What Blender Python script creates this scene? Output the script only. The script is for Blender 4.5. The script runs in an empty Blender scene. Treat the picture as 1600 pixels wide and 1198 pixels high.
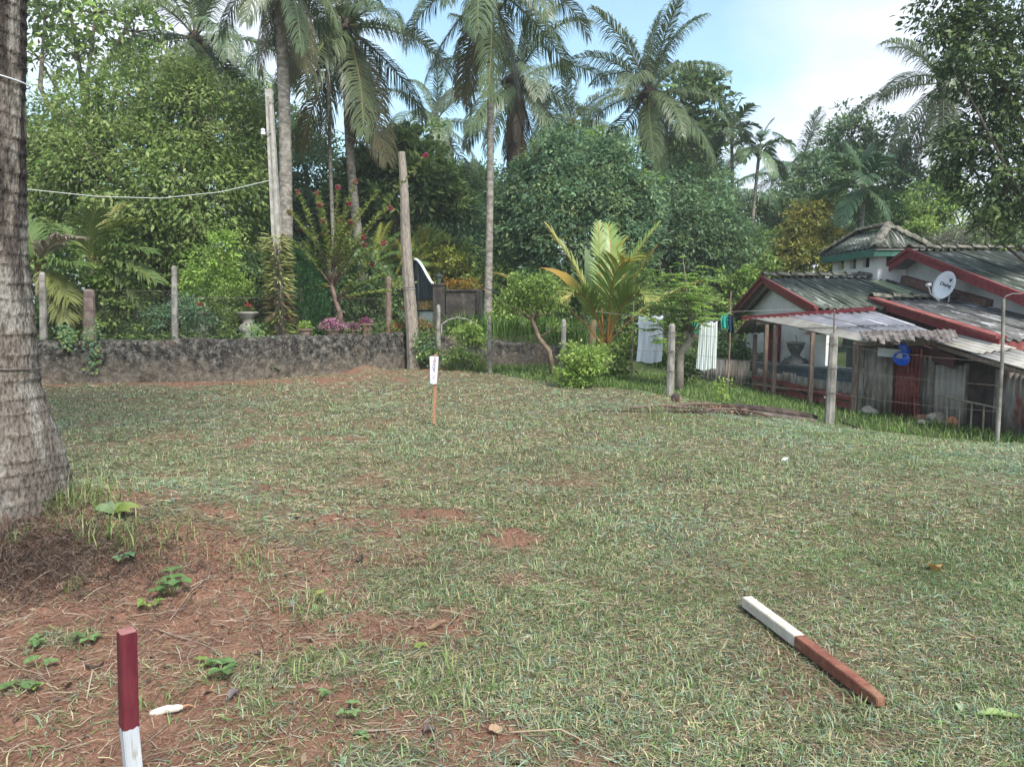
import bpy, math, random
import numpy as np
from mathutils import Vector, Matrix

SC = bpy.context.scene
COL = SC.collection
R = math.radians

# ------------------------------------------------------------------ camera
F_PX, CX, CY, EYE, PITCH = 1200.0, 800.0, 599.0, 1.5, R(5.9)
cam_d = bpy.data.cameras.new("camera")
cam_d.sensor_width = 36.0
cam_d.lens = 36.0 * F_PX / 1600.0
cam_d.clip_end = 3000.0
cam_d.clip_start = 0.05
cam = bpy.data.objects.new("camera", cam_d)
COL.objects.link(cam)
cam.location = (0, 0, EYE)
cam.rotation_euler = (R(90) - PITCH, 0, 0)
SC.camera = cam

# ------------------------------------------------------------------ sky
SUN_EL, SUN_AZ = R(50), R(152)          # azimuth measured clockwise from +Y (view direction)
w = bpy.data.worlds.new("World")
SC.world = w
w.use_nodes = True
nt = w.node_tree
nt.nodes.clear()
out = nt.nodes.new("ShaderNodeOutputWorld")
bg = nt.nodes.new("ShaderNodeBackground")
sky = nt.nodes.new("ShaderNodeTexSky")
sky.sky_type = 'NISHITA'
sky.sun_disc = False
sky.sun_elevation = SUN_EL
sky.sun_rotation = SUN_AZ
sky.air_density = 1.0
sky.dust_density = 2.0
sky.ozone_density = 1.0
tc = nt.nodes.new("ShaderNodeTexCoord")
mp = nt.nodes.new("ShaderNodeMapping")
mp.inputs["Scale"].default_value = (1.0, 1.0, 1.9)
mp.inputs["Location"].default_value = (3.3, 8.8, 1.1)
nz = nt.nodes.new("ShaderNodeTexNoise")
nz.inputs["Scale"].default_value = 2.1
nz.inputs["Detail"].default_value = 6.0
nz.inputs["Roughness"].default_value = 0.48
rp = nt.nodes.new("ShaderNodeValToRGB")
rp.color_ramp.elements[0].position = 0.44
rp.color_ramp.elements[0].color = (0.10, 0.10, 0.10, 1)
rp.color_ramp.elements[1].position = 0.60
rp.color_ramp.elements[1].color = (0.96, 0.96, 0.96, 1)
mx = nt.nodes.new("ShaderNodeMix")
mx.data_type = 'RGBA'
mx.inputs[7].default_value = (4.0, 4.25, 4.7, 1)
nt.links.new(tc.outputs["Generated"], mp.inputs[0])
nt.links.new(mp.outputs[0], nz.inputs["Vector"])
nt.links.new(nz.outputs["Fac"], rp.inputs[0])
nt.links.new(rp.outputs[0], mx.inputs[0])
tn = nt.nodes.new("ShaderNodeMix")
tn.data_type = 'RGBA'; tn.blend_type = 'MULTIPLY'
tn.inputs[0].default_value = 1.0
tn.inputs[7].default_value = (1.0, 1.16, 1.06, 1)
nt.links.new(sky.outputs[0], tn.inputs[6])
nt.links.new(tn.outputs[2], mx.inputs[6])
nt.links.new(mx.outputs[2], bg.inputs[0])
bg.inputs[1].default_value = 0.14
nt.links.new(bg.outputs[0], out.inputs[0])

# ------------------------------------------------------------------ sun (veiled by thin cloud)
sl = bpy.data.lights.new("sun", 'SUN')
sl.energy = 2.9
sl.angle = R(14)
sl.color = (1.0, 0.95, 0.88)
sun = bpy.data.objects.new("sun", sl)
COL.objects.link(sun)
sd = Vector((math.sin(SUN_AZ) * math.cos(SUN_EL), math.cos(SUN_AZ) * math.cos(SUN_EL), math.sin(SUN_EL)))
sun.rotation_euler = sd.to_track_quat('Z', 'Y').to_euler()
sun.location = (0, -5, 30)

SC.render.engine = 'CYCLES'
SC.cycles.use_denoising = True
SC.cycles.max_bounces = 6
SC.cycles.diffuse_bounces = 3
SC.cycles.transmission_bounces = 3
SC.view_settings.view_transform = 'Standard'
SC.view_settings.look = 'None'
SC.view_settings.gamma = 1.0
SC.view_settings.use_curve_mapping = False
SC.view_settings.exposure = 1.0

# ------------------------------------------------------------------ helpers
cP, sP = math.cos(PITCH), math.sin(PITCH)

def P(px, py, d):
    """world point seen at photo pixel (px,py) at distance d along +Y"""
    u = (px - CX) / F_PX
    v = (CY - py) / F_PX
    k = d / (cP + v * sP)
    return Vector((u * k, d, EYE + (v * cP - sP) * k))

def mpp(d):
    return d / F_PX

def sstep(a, b, x):
    t = np.clip((np.asarray(x, dtype=float) - a) / (b - a), 0, 1)
    return t * t * (3 - 2 * t)

def _hash(ix, iy, seed):
    h = (ix.astype(np.int64) * 374761393 + iy.astype(np.int64) * 668265263 + seed * 1442695041) & 0xFFFFFFFF
    h = ((h ^ (h >> 13)) * 1274126177) & 0xFFFFFFFF
    h = h ^ (h >> 16)
    return (h & 0xFFFFFF) / float(0xFFFFFF)

def vnoise(x, y, seed=0):
    x = np.asarray(x, dtype=float); y = np.asarray(y, dtype=float)
    ix = np.floor(x); iy = np.floor(y)
    fx = x - ix; fy = y - iy
    fx = fx * fx * (3 - 2 * fx); fy = fy * fy * (3 - 2 * fy)
    a = _hash(ix, iy, seed); b = _hash(ix + 1, iy, seed)
    c = _hash(ix, iy + 1, seed); d = _hash(ix + 1, iy + 1, seed)
    return (a * (1 - fx) + b * fx) * (1 - fy) + (c * (1 - fx) + d * fx) * fy

def fbm(x, y, seed=0, oct=4):
    s = 0; a = 0.5; f = 1.0; t = 0
    for i in range(oct):
        s = s + a * vnoise(np.asarray(x) * f, np.asarray(y) * f, seed + i * 17)
        t += a; a *= 0.5; f *= 2.03
    return s / t

WX = [-60, -30, -10.3, -6.0, -4.4, -2.9, 1.5, 4, 60]
WY = [15.0, 15.6, 16.4, 17.0, 18.6, 20.4, 21.5, 23, 23]

def hgt(x, y):
    x = np.asarray(x, dtype=float); y = np.asarray(y, dtype=float)
    z = -0.2 * sstep(5, 16, y) - 0.55 * sstep(1.5, 7.5, x) * sstep(6, 13, y)
    wy = np.interp(x, WX, WY)
    z = z + 0.85 * sstep(0.08, 0.34, y - wy) * (1 - sstep(0.5, 5.0, x))
    # hump of soil round the palm at the left, cut away towards the camera
    m = 0.36 * np.exp(-0.5 * (((x + 2.95) / 1.05) ** 2 + (np.where(y < 4.7, (y - 4.7) / 0.52, (y - 4.7) / 0.8)) ** 2))
    rough = 1 - sstep(-1.4, 0.4, x) * 0.75
    near = 1 - sstep(5, 9, y)
    lump = (fbm(x * 2.2, y * 2.2, 3) - 0.5) * 0.07 * (0.35 + 0.65 * near * rough)
    fine = (fbm(x * 9, y * 9, 9, 3) - 0.5) * 0.05 * near * rough
    heap = 0.17 * np.exp(-0.5 * (((x + 3.65) / 0.33) ** 2 + ((y - 19.15) / 0.26) ** 2))
    far = 1.2 * (fbm(x * 0.03, y * 0.03, 5, 2) - 0.5) * sstep(40, 90, y)
    return z + m + lump + fine + heap + far

def gh(x, y):
    return float(hgt(np.array([x]), np.array([y]))[0])

def G(px, py, lo=1.0, hi=40.0):
    """ground point seen at a photo pixel"""
    ds = np.linspace(lo, hi, 1500)
    u = (px - CX) / F_PX; v = (CY - py) / F_PX
    k = ds / (cP + v * sP)
    X = u * k; Z = EYE + (v * cP - sP) * k
    below = np.nonzero(Z <= hgt(X, ds))[0]
    i = below[0] if len(below) else -1
    return Vector((X[i], ds[i], gh(X[i], ds[i])))

# ---- materials -----------------------------------------------------------
MATS = {}

def mat(name, c1, c2=None, scale=8.0, rough=0.8, bump=0.0, detail=6.0, ramp=(0.4, 0.62), c3=None, scale3=3.0,
        ramp3=(0.5, 0.62), spec=0.3, metal=0.0, stretch=(1, 1, 1), coord='Object', bscale=None, bdist=0.02):
    if name in MATS:
        return MATS[name]
    m = bpy.data.materials.new(name)
    m.use_nodes = True
    n = m.node_tree.nodes; L = m.node_tree.links
    b = n["Principled BSDF"]
    b.inputs["Roughness"].default_value = rough
    b.inputs["Specular IOR Level"].default_value = spec
    b.inputs["Metallic"].default_value = metal
    b.inputs["Base Color"].default_value = (*c1, 1)
    t = n.new("ShaderNodeTexCoord")
    mp = n.new("ShaderNodeMapping"); mp.inputs["Scale"].default_value = stretch
    L.new(t.outputs[coord], mp.inputs[0])
    if c2:
        no = n.new("ShaderNodeTexNoise"); no.inputs["Scale"].default_value = scale; no.inputs["Detail"].default_value = detail
        L.new(mp.outputs[0], no.inputs["Vector"])
        r = n.new("ShaderNodeValToRGB")
        r.color_ramp.elements[0].position = ramp[0]; r.color_ramp.elements[0].color = (*c1, 1)
        r.color_ramp.elements[1].position = ramp[1]; r.color_ramp.elements[1].color = (*c2, 1)
        L.new(no.outputs["Fac"], r.inputs[0])
        col = r.outputs[0]
        if c3:
            no3 = n.new("ShaderNodeTexNoise"); no3.inputs["Scale"].default_value = scale3; no3.inputs["Detail"].default_value = 7
            no3.inputs["Roughness"].default_value = 0.65
            L.new(mp.outputs[0], no3.inputs["Vector"])
            r3 = n.new("ShaderNodeValToRGB")
            r3.color_ramp.elements[0].position = ramp3[0]; r3.color_ramp.elements[0].color = (0, 0, 0, 1)
            r3.color_ramp.elements[1].position = ramp3[1]; r3.color_ramp.elements[1].color = (1, 1, 1, 1)
            L.new(no3.outputs["Fac"], r3.inputs[0])
            x = n.new("ShaderNodeMix"); x.data_type = 'RGBA'
            L.new(r3.outputs[0], x.inputs[0]); L.new(col, x.inputs[6]); x.inputs[7].default_value = (*c3, 1)
            col = x.outputs[2]
        L.new(col, b.inputs["Base Color"])
    if bump > 0:
        nb = n.new("ShaderNodeTexNoise"); nb.inputs["Scale"].default_value = bscale or scale * 3; nb.inputs["Detail"].default_value = 6
        L.new(mp.outputs[0], nb.inputs["Vector"])
        bp = n.new("ShaderNodeBump"); bp.inputs["Strength"].default_value = bump; bp.inputs["Distance"].default_value = bdist
        L.new(nb.outputs["Fac"], bp.inputs["Height"]); L.new(bp.outputs[0], b.inputs["Normal"])
    MATS[name] = m
    return m

def leafmat(name, trans=0.22, rough=0.5, spec=0.35):
    if name in MATS:
        return MATS[name]
    m = bpy.data.materials.new(name); m.use_nodes = True
    n = m.node_tree.nodes; L = m.node_tree.links
    b = n["Principled BSDF"]
    a = n.new("ShaderNodeAttribute"); a.attribute_name = "Col"
    oi = n.new("ShaderNodeObjectInfo")
    x = n.new("ShaderNodeMix"); x.data_type = 'RGBA'; x.blend_type = 'MULTIPLY'; x.inputs[0].default_value = 1.0
    L.new(a.outputs["Color"], x.inputs[6]); L.new(oi.outputs["Color"], x.inputs[7])
    L.new(x.outputs[2], b.inputs["Base Color"])
    b.inputs["Roughness"].default_value = rough
    b.inputs["Specular IOR Level"].default_value = spec
    tr = n.new("ShaderNodeBsdfTranslucent"); L.new(x.outputs[2], tr.inputs[0])
    ms = n.new("ShaderNodeMixShader"); ms.inputs[0].default_value = trans
    L.new(b.outputs[0], ms.inputs[1]); L.new(tr.outputs[0], ms.inputs[2])
    L.new(ms.outputs[0], n["Material Output"].inputs[0])
    MATS[name] = m
    return m

# ---- mesh building -------------------------------------------------------
def np_mesh(name, V, Fs, cols=None, smooth=False):
    """V (N,3); Fs list of (M,k) index arrays; cols (N,3) per vertex"""
    me = bpy.data.meshes.new(name)
    V = np.asarray(V, dtype=np.float32)
    me.vertices.add(len(V)); me.vertices.foreach_set("co", V.ravel())
    Fs = [np.asarray(f, dtype=np.int32) for f in Fs if len(f)]
    nl = sum(f.size for f in Fs); npoly = sum(len(f) for f in Fs)
    me.loops.add(nl); me.loops.foreach_set("vertex_index", np.concatenate([f.ravel() for f in Fs]))
    starts = []; s = 0
    for f in Fs:
        starts.append(s + np.arange(len(f)) * f.shape[1]); s += f.size
    me.polygons.add(npoly); me.polygons.foreach_set("loop_start", np.concatenate(starts).astype(np.int32))
    if smooth:
        me.polygons.foreach_set("use_smooth", np.ones(npoly, dtype=bool))
    me.update(calc_edges=True)
    if cols is not None:
        at = me.color_attributes.new("Col", 'FLOAT_COLOR', 'POINT')
        c = np.ones((len(V), 4), dtype=np.float32); c[:, :3] = cols
        at.data.foreach_set("color", c.ravel())
    return me

class MB:
    def __init__(s):
        s.v = []; s.f = []; s.c = []; s.cur = (1, 1, 1)
    def add(s, vs, fs):
        o = len(s.v)
        s.v += [tuple(v) for v in vs]; s.c += [s.cur] * len(vs)
        s.f += [tuple(i + o for i in f) for f in fs]
        return s
    def box(s, a, b):
        x0, y0, z0 = a; x1, y1, z1 = b
        return s.add([(x0, y0, z0), (x1, y0, z0), (x1, y1, z0), (x0, y1, z0), (x0, y0, z1), (x1, y0, z1), (x1, y1, z1), (x0, y1, z1)],
                     [(0, 3, 2, 1), (4, 5, 6, 7), (0, 1, 5, 4), (1, 2, 6, 5), (2, 3, 7, 6), (3, 0, 4, 7)])
    def beam(s, p, q, wd, ht, up=(0, 0, 1), w2=None, h2=None):
        """box running from p to q, wd across, ht along up"""
        p = Vector(p); q = Vector(q); t = (q - p).normalized(); u = Vector(up)
        sd = t.cross(u)
        if sd.length < 1e-4:
            sd = t.cross(Vector((1, 0, 0)))
        sd.normalize(); u = sd.cross(t).normalized()
        vs = []
        for c, W, H in ((p, wd, ht), (q, w2 or wd, h2 or ht)):
            for a, b in ((-1, -1), (1, -1), (1, 1), (-1, 1)):
                vs.append(c + sd * a * W / 2 + u * b * H / 2)
        return s.add(vs, [(3, 2, 1, 0), (4, 5, 6, 7), (0, 1, 5, 4), (1, 2, 6, 5), (2, 3, 7, 6), (3, 0, 4, 7)])
    def tube(s, pts, rad, n=6, cap=True):
        pts = [Vector(p) for p in pts]
        if not hasattr(rad, '__len__'):
            rad = [rad] * len(pts)
        vs = []; prev = None
        for i, p in enumerate(pts):
            t = (pts[min(i + 1, len(pts) - 1)] - pts[max(i - 1, 0)]).normalized()
            if prev is None:
                a = t.orthogonal().normalized()
            else:
                a = prev - t * prev.dot(t)
                a = a.normalized() if a.length > 1e-6 else t.orthogonal().normalized()
            prev = a; b = t.cross(a)
            for k in range(n):
                an = 2 * math.pi * k / n
                vs.append(p + (a * math.cos(an) + b * math.sin(an)) * rad[i])
        fs = []
        for i in range(len(pts) - 1):
            for k in range(n):
                fs.append((i * n + k, i * n + (k + 1) % n, (i + 1) * n + (k + 1) % n, (i + 1) * n + k))
        if cap:
            fs.append(tuple(range(n - 1, -1, -1))); o = (len(pts) - 1) * n
            fs.append(tuple(o + k for k in range(n)))
        return s.add(vs, fs)
    def lathe(s, prof, c=(0, 0, 0), n=16):
        vs = []; fs = []
        for r, z in prof:
            for k in range(n):
                an = 2 * math.pi * k / n
                vs.append((c[0] + r * math.cos(an), c[1] + r * math.sin(an), c[2] + z))
        for i in range(len(prof) - 1):
            for k in range(n):
                fs.append((i * n + k, i * n + (k + 1) % n, (i + 1) * n + (k + 1) % n, (i + 1) * n + k))
        fs.append(tuple(range(n - 1, -1, -1))); o = (len(prof) - 1) * n
        fs.append(tuple(o + k for k in range(n)))
        return s.add(vs, fs)
    def mesh(s, name, smooth=False, cols=False):
        me = bpy.data.meshes.new(name)
        me.from_pydata(s.v, [], s.f)
        if smooth:
            me.polygons.foreach_set("use_smooth", [True] * len(me.polygons))
        if cols:
            at = me.color_attributes.new("Col", 'FLOAT_COLOR', 'POINT')
            at.data.foreach_set("color", np.array([(*c, 1) for c in s.c], dtype=np.float32).ravel())
        me.update()
        return me

def tag(o, label=None, cat=None, group=None, kind=None):
    if label: o["label"] = label
    if cat: o["category"] = cat
    if group: o["group"] = group
    if kind: o["kind"] = kind
    return o

def root(name, loc, label, cat, group=None):
    o = bpy.data.objects.new(name, None)
    o.empty_display_size = 0.1
    COL.objects.link(o); o.location = loc
    return tag(o, label, cat, group)

def obj(name, me, m=None, parent=None, local=False, color=None):
    """mesh in world coordinates; as a child it is shifted back by its ancestors' places unless local"""
    o = bpy.data.objects.new(name, me)
    COL.objects.link(o)
    if m is not None and not me.materials:
        me.materials.append(m)
    elif m is not None and me.materials[0] is not m:
        o.material_slots[0].link = 'OBJECT'; o.material_slots[0].material = m
    if parent is not None:
        o.parent = parent
        if not local:
            t = Vector((0, 0, 0)); q = parent
            while q is not None:
                t += q.location; q = q.parent
            o.location = -t
    if color is not None:
        o.color = (*color, 1)
    return o

def unit(a):
    return a / np.maximum(np.linalg.norm(a, axis=-1, keepdims=True), 1e-9)

def leaf_arrays(c, d, nrm, L, W, col, fold=0.18):
    d = unit(d); s = unit(np.cross(d, nrm)); nn = np.cross(s, d)
    N = len(c); L = np.broadcast_to(np.asarray(L, dtype=float).reshape(-1, 1), (N, 1)); W = np.broadcast_to(np.asarray(W, dtype=float).reshape(-1, 1), (N, 1))
    v = np.empty((N, 4, 3))
    v[:, 0] = c; v[:, 2] = c + d * L - nn * L * 0.08
    mid = c + d * L * 0.42 + nn * W * fold
    v[:, 1] = mid + s * W / 2; v[:, 3] = mid - s * W / 2
    f = np.arange(N * 4).reshape(N, 4)
    return v.reshape(-1, 3), f, np.repeat(col, 4, axis=0)

def ribbon_arrays(p0, p1, p2, wv, W, col):
    """blade of two quads: p0 root, p1 middle, p2 tip"""
    N = len(p0); W = np.asarray(W).reshape(-1, 1)
    v = np.empty((N, 5, 3))
    v[:, 0] = p0 - wv * W / 2; v[:, 1] = p0 + wv * W / 2
    v[:, 2] = p1 + wv * W * 0.42; v[:, 3] = p1 - wv * W * 0.42
    v[:, 4] = p2
    i = np.arange(N)[:, None] * 5
    return v.reshape(-1, 3), i + np.array([[0, 1, 2, 3]]), i + np.array([[3, 2, 4]]), np.repeat(col, 5, axis=0)

def rdirs(rng, n):
    return unit(rng.normal(size=(n, 3)))

# ================================================================== GROUND
SOIL = [  # photo pixel centre, half-widths in pixels, how bare
    (90, 1080, 330, 200, .86), (200, 930, 230, 90, .88), (20, 960, 120, 120, .95), (380, 1150, 200, 120, .7),
    (600, 990, 170, 34, .85), (720, 965, 60, 26, .8), (560, 1080, 90, 30, .75), (690, 1150, 130, 40, .6),
    (380, 1000, 90, 40, .7), (380, 790, 110, 28, .45), (660, 803, 50, 9, .9), (800, 845, 60, 18, .6), (820, 900, 50, 18, .7),
    (650, 730, 110, 20, .5), (520, 850, 170, 42, .5), (480, 760, 160, 20, .45), (760, 860, 120, 26, .4), (300, 810, 90, 26, .5), (250, 588, 260, 7, .8), (700, 572, 60, 9, .85),
    (560, 585, 120, 12, .4), (880, 765, 80, 20, .35), (1380, 1165, 40, 18, .6), (1160, 1150, 40, 20, .35), (460, 920, 120, 40, .55),
    (1140, 640, 70, 8, .8), (1310, 655, 45, 6, .8), (1460, 697, 30, 4, .6), (960, 1010, 90, 20, .3), (1000, 650, 60, 8, .4)]
_sp = []
for px, py, rx, ry, st in SOIL:
    g = G(px, py)
    _sp.append((g.x, g.y, rx * mpp(g.y), max(ry * g.y ** 2 / (1.5 * F_PX), 0.12), st))
FENCE = [(-2.0, 20.3), (-0.55, 18.9), (1.05, 15.9), (3.08, 14.95), (5.54, 13.3), (7.4, 11.6), (9.6, 9.4)]
FXs = [p[0] for p in FENCE]; FYs = [p[1] for p in FENCE]

def grass_density(x, y):
    d = np.ones_like(x)
    wob = (fbm(x * 3, y * 3, 41, 3) - 0.5) * 1.5
    for cx, cy, sx, sy, st in _sp:
        q = np.sqrt(((x - cx) / sx) ** 2 + ((y - cy) / sy) ** 2) + wob
        d = d * (1 - st * (1 - sstep(0.55, 1.25, q)))
    n = fbm(x * 1.7, y * 1.7, 77, 4)
    thin = 1 - sstep(-0.6, 2.4, x + 0.25 * (y - 5))          # thinner turf on the left half
    return np.clip(d * (sstep(0.28, 0.52, n) * (0.35 + 0.3 * thin) + 0.65 - 0.3 * thin), 0.03, 1)

def lines(segs):
    a = []
    for x0, x1, st in segs:
        a += list(np.arange(x0, x1 - 1e-6, st))
    a.append(segs[-1][1])
    return np.array(a)

gx = lines([(-700, -100, 150), (-100, -30, 10), (-30, -12, 1.0), (-12, -4.4, .2), (-4.4, 3.2, .045), (3.2, 12, .2), (12, 30, 1.0), (30, 100, 10), (100, 700, 150)])
gy = lines([(-60, -4, 8), (-4, 1.4, .4), (1.4, 6.0, .04), (6, 25, .17), (25, 40, .6), (40, 100, 6), (100, 1400, 160)])
XX, YY = np.meshgrid(gx, gy)
ZZ = hgt(XX, YY)
nx, ny = len(gx), len(gy)
idx = np.arange(nx * ny).reshape(ny, nx)
quads = np.stack([idx[:-1, :-1], idx[:-1, 1:], idx[1:, 1:], idx[1:, :-1]], -1).reshape(-1, 4)
gd = grass_density(XX.ravel(), YY.ravel())
fy = np.interp(XX.ravel(), FXs, FYs)
beyond = sstep(-0.1, 0.5, (YY.ravel() - fy)) * (XX.ravel() > -2.2) + (YY.ravel() > np.interp(XX.ravel(), WX, WY))
gcols = np.stack([gd, np.clip(beyond, 0, 1), np.zeros_like(gd)], -1)
gme = np_mesh("ground", np.stack([XX.ravel(), YY.ravel(), ZZ.ravel()], -1), [quads], gcols, smooth=True)

def ground_material():
    m = bpy.data.materials.new("red_soil_and_turf"); m.use_nodes = True
    n = m.node_tree.nodes; L = m.node_tree.links; b = n["Principled BSDF"]
    b.inputs["Roughness"].default_value = 0.95; b.inputs["Specular IOR Level"].default_value = 0.1
    at = n.new("ShaderNodeAttribute"); at.attribute_name = "Col"
    sep = n.new("ShaderNodeSeparateColor"); L.new(at.outputs["Color"], sep.inputs[0])
    tc = n.new("ShaderNodeTexCoord")
    def noise(sc, det=8, ro=.6):
        q = n.new("ShaderNodeTexNoise"); q.inputs["Scale"].default_value = sc; q.inputs["Detail"].default_value = det
        q.inputs["Roughness"].default_value = ro; L.new(tc.outputs["Object"], q.inputs["Vector"]); return q.outputs["Fac"]
    def ramp(f, stops):
        r = n.new("ShaderNodeValToRGB"); e = r.color_ramp.elements
        while len(e) < len(stops): e.new(0.5)
        for i, (p, c) in enumerate(stops):
            e[i].position = p; e[i].color = (*c, 1)
        L.new(f, r.inputs[0]); return r.outputs[0]
    def mix(f, a, c):
        x = n.new("ShaderNodeMix"); x.data_type = 'RGBA'; L.new(f, x.inputs[0]); L.new(a, x.inputs[6]); L.new(c, x.inputs[7]); return x.outputs[2]
    soil = ramp(noise(5.5), [(.3, (.105, .056, .040)), (.5, (.205, .100, .064)), (.72, (.29, .155, .10))])
    grit = ramp(noise(70, 4), [(.35, (.05, .030, .024)), (.5, (.185, .108, .080)), (.68, (.36, .25, .20))])
    s2 = n.new("ShaderNodeMix"); s2.data_type = 'RGBA'; s2.inputs[0].default_value = .45; L.new(soil, s2.inputs[6]); L.new(grit, s2.inputs[7])
    thatch = ramp(noise(38, 6), [(.3, (.055, .055, .032)), (.5, (.15, .135, .085)), (.7, (.25, .225, .15))])
    f1 = n.new("ShaderNodeMath"); f1.operation = 'MULTIPLY_ADD'; L.new(noise(3.2), f1.inputs[0]); f1.inputs[1].default_value = .9
    L.new(sep.outputs[0], f1.inputs[2])
    k = ramp(f1.outputs[0], [(.72, (0, 0, 0)), (1.0, (.72, .72, .72))])
    c = mix(k, s2.outputs[2], thatch)
    green = ramp(noise(14), [(.3, (.022, .032, .014)), (.7, (.07, .095, .035))])
    c = mix(sep.outputs[1], c, green)
    L.new(c, b.inputs["Base Color"])
    bp = n.new("ShaderNodeBump"); bp.inputs["Strength"].default_value = .8; bp.inputs["Distance"].default_value = .02
    L.new(noise(42, 8, .7), bp.inputs["Height"]); L.new(bp.outputs[0], b.inputs["Normal"])
    return m
ground = obj("ground", gme, ground_material())
tag(ground, "red soil lot with mown turf and a soil hump round the palm", "ground", kind="structure")

# ---- mown grass lying on the lot ----------------------------------------
LEAF = leafmat("leaf_blades", 0.40, 0.5, 0.35)
GRASSM = leafmat("cut_grass", 0.12, 0.7, 0.2)

def in_lot(x, y):
    return (y < np.interp(x, WX, WY) - 0.05) & ((y < np.interp(x, FXs, FYs) + 0.15) | (x < -2.0))

def frustum_pts(rng, n, y0, y1, pad=1.06):
    """points spread evenly over the ground between two distances, over the width in view"""
    y = np.sqrt(rng.uniform(y0 ** 2, y1 ** 2, n))
    x = rng.uniform(-1, 1, n) * (0.667 * y * pad + 0.35)
    return x, y

def grass_palette(rng, x, y, n):
    blue = np.array([.215, .335, .235]); green = np.array([.155, .240, .085]); straw = np.array([.42, .36, .23]); brown = np.array([.165, .115, .075]); pale = np.array([.36, .45, .36])
    nb = fbm(x * .9, y * .9, 5, 3); ng = fbm(x * .7, y * .7, 23, 3)
    wall = sstep(3.5, 0.6, np.interp(x, WX, WY) - y) * (x < 1)
    right = sstep(-1.0, 3.0, x)
    wb = .16 + 1.25 * sstep(.46, .64, nb) * (1 - .75 * wall) * (0.55 + .45 * right)
    wg = .50 + .75 * sstep(.42, .60, ng) * (.5 + .8 * right)
    ws = .95 + .6 * wall - .50 * right
    wn = .20 + .20 * (1 - right)
    W = np.stack([wb, wg, ws, wn, np.full(n, .07)], -1); W = np.clip(W, 0.01, None); W /= W.sum(1, keepdims=True)
    k = (rng.uniform(size=(n, 1)) > np.cumsum(W, 1)).sum(1).clip(0, 4)
    c = np.stack([blue, green, straw, brown, pale])[k]
    tone = .62 + .62 * fbm(x * 2.6, y * 2.6, 91, 3)
    return c * rng.uniform(.40, 1.28, (n, 1)) * tone[:, None] * rng.uniform(.93, 1.07, (n, 3))

def lying_grass(seed, n, y0, y1, Lr, Wr, lift):
    rng = np.random.default_rng(seed)
    x, y = frustum_pts(rng, n, y0, y1)
    keep = in_lot(x, y) & (rng.uniform(size=n) < grass_density(x, y) ** 1.15)
    x = x[keep]; y = y[keep]; n = len(x)
    z = hgt(x, y)
    a = rng.uniform(0, 2 * np.pi, n)
    L = rng.uniform(*Lr, n); W = rng.uniform(*Wr, n)
    up = np.abs(rng.normal(0, lift, n))
    stand = rng.uniform(size=n) < 0.16
    up = np.where(stand, rng.uniform(.5, 1.3, n), up); L = np.where(stand, L * .55, L)
    d = np.stack([np.cos(a) * np.cos(up), np.sin(a) * np.cos(up), np.sin(up)], -1)
    bend = rng.normal(0, .45, n)
    d2 = np.stack([np.cos(a + bend), np.sin(a + bend), -.25 * rng.uniform(0, 1, n) + .4 * np.sin(up) * stand], -1)
    p0 = np.stack([x, y, z + rng.uniform(0.002, .012, n)], -1)
    p1 = p0 + d * (L * .55)[:, None]; p2 = p1 + d2 * (L * .45)[:, None]
    for p in (p1, p2):
        p[:, 2] = np.maximum(p[:, 2], hgt(p[:, 0], p[:, 1]) + .004)
    wv = np.stack([-np.sin(a), np.cos(a), rng.normal(0, .35, n)], -1)
    return ribbon_arrays(p0, p1, p2, unit(wv), W, grass_palette(rng, x, y, n))

def merge_ribbons(lst):
    V = []; Q = []; T = []; C = []; o = 0
    for v, q, t, c in lst:
        V.append(v); Q.append(q + o); T.append(t + o); C.append(c); o += len(v)
    return np.concatenate(V), [np.concatenate(Q), np.concatenate(T)], np.concatenate(C)

def tall_grass(seed, pts, Hr, Wr, cols, spread=.5):
    rng = np.random.default_rng(seed)
    x, y = pts; n = len(x); z = hgt(x, y)
    a = rng.uniform(0, 2 * np.pi, n); H = rng.uniform(*Hr, n)
    lean = np.abs(rng.normal(0, spread, n))
    d = np.stack([np.cos(a) * np.sin(lean), np.sin(a) * np.sin(lean), np.cos(lean)], -1)
    d2 = unit(d + np.stack([np.cos(a), np.sin(a), -.5 * np.ones(n)], -1) * rng.uniform(.3, 1.1, (n, 1)))
    p0 = np.stack([x, y, z - .01], -1); p1 = p0 + d * (H * .55)[:, None]; p2 = p1 + d2 * (H * .55)[:, None]
    for p in (p1, p2):
        p[:, 2] = np.maximum(p[:, 2], z + .01)
    wv = unit(np.stack([-np.sin(a), np.cos(a), rng.normal(0, .2, n)], -1))
    k = rng.integers(0, len(cols), n)
    c = np.array(cols)[k] * rng.uniform(.7, 1.25, (n, 1))
    return ribbon_arrays(p0, p1, p2, wv, rng.uniform(*Wr, n), c)

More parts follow.
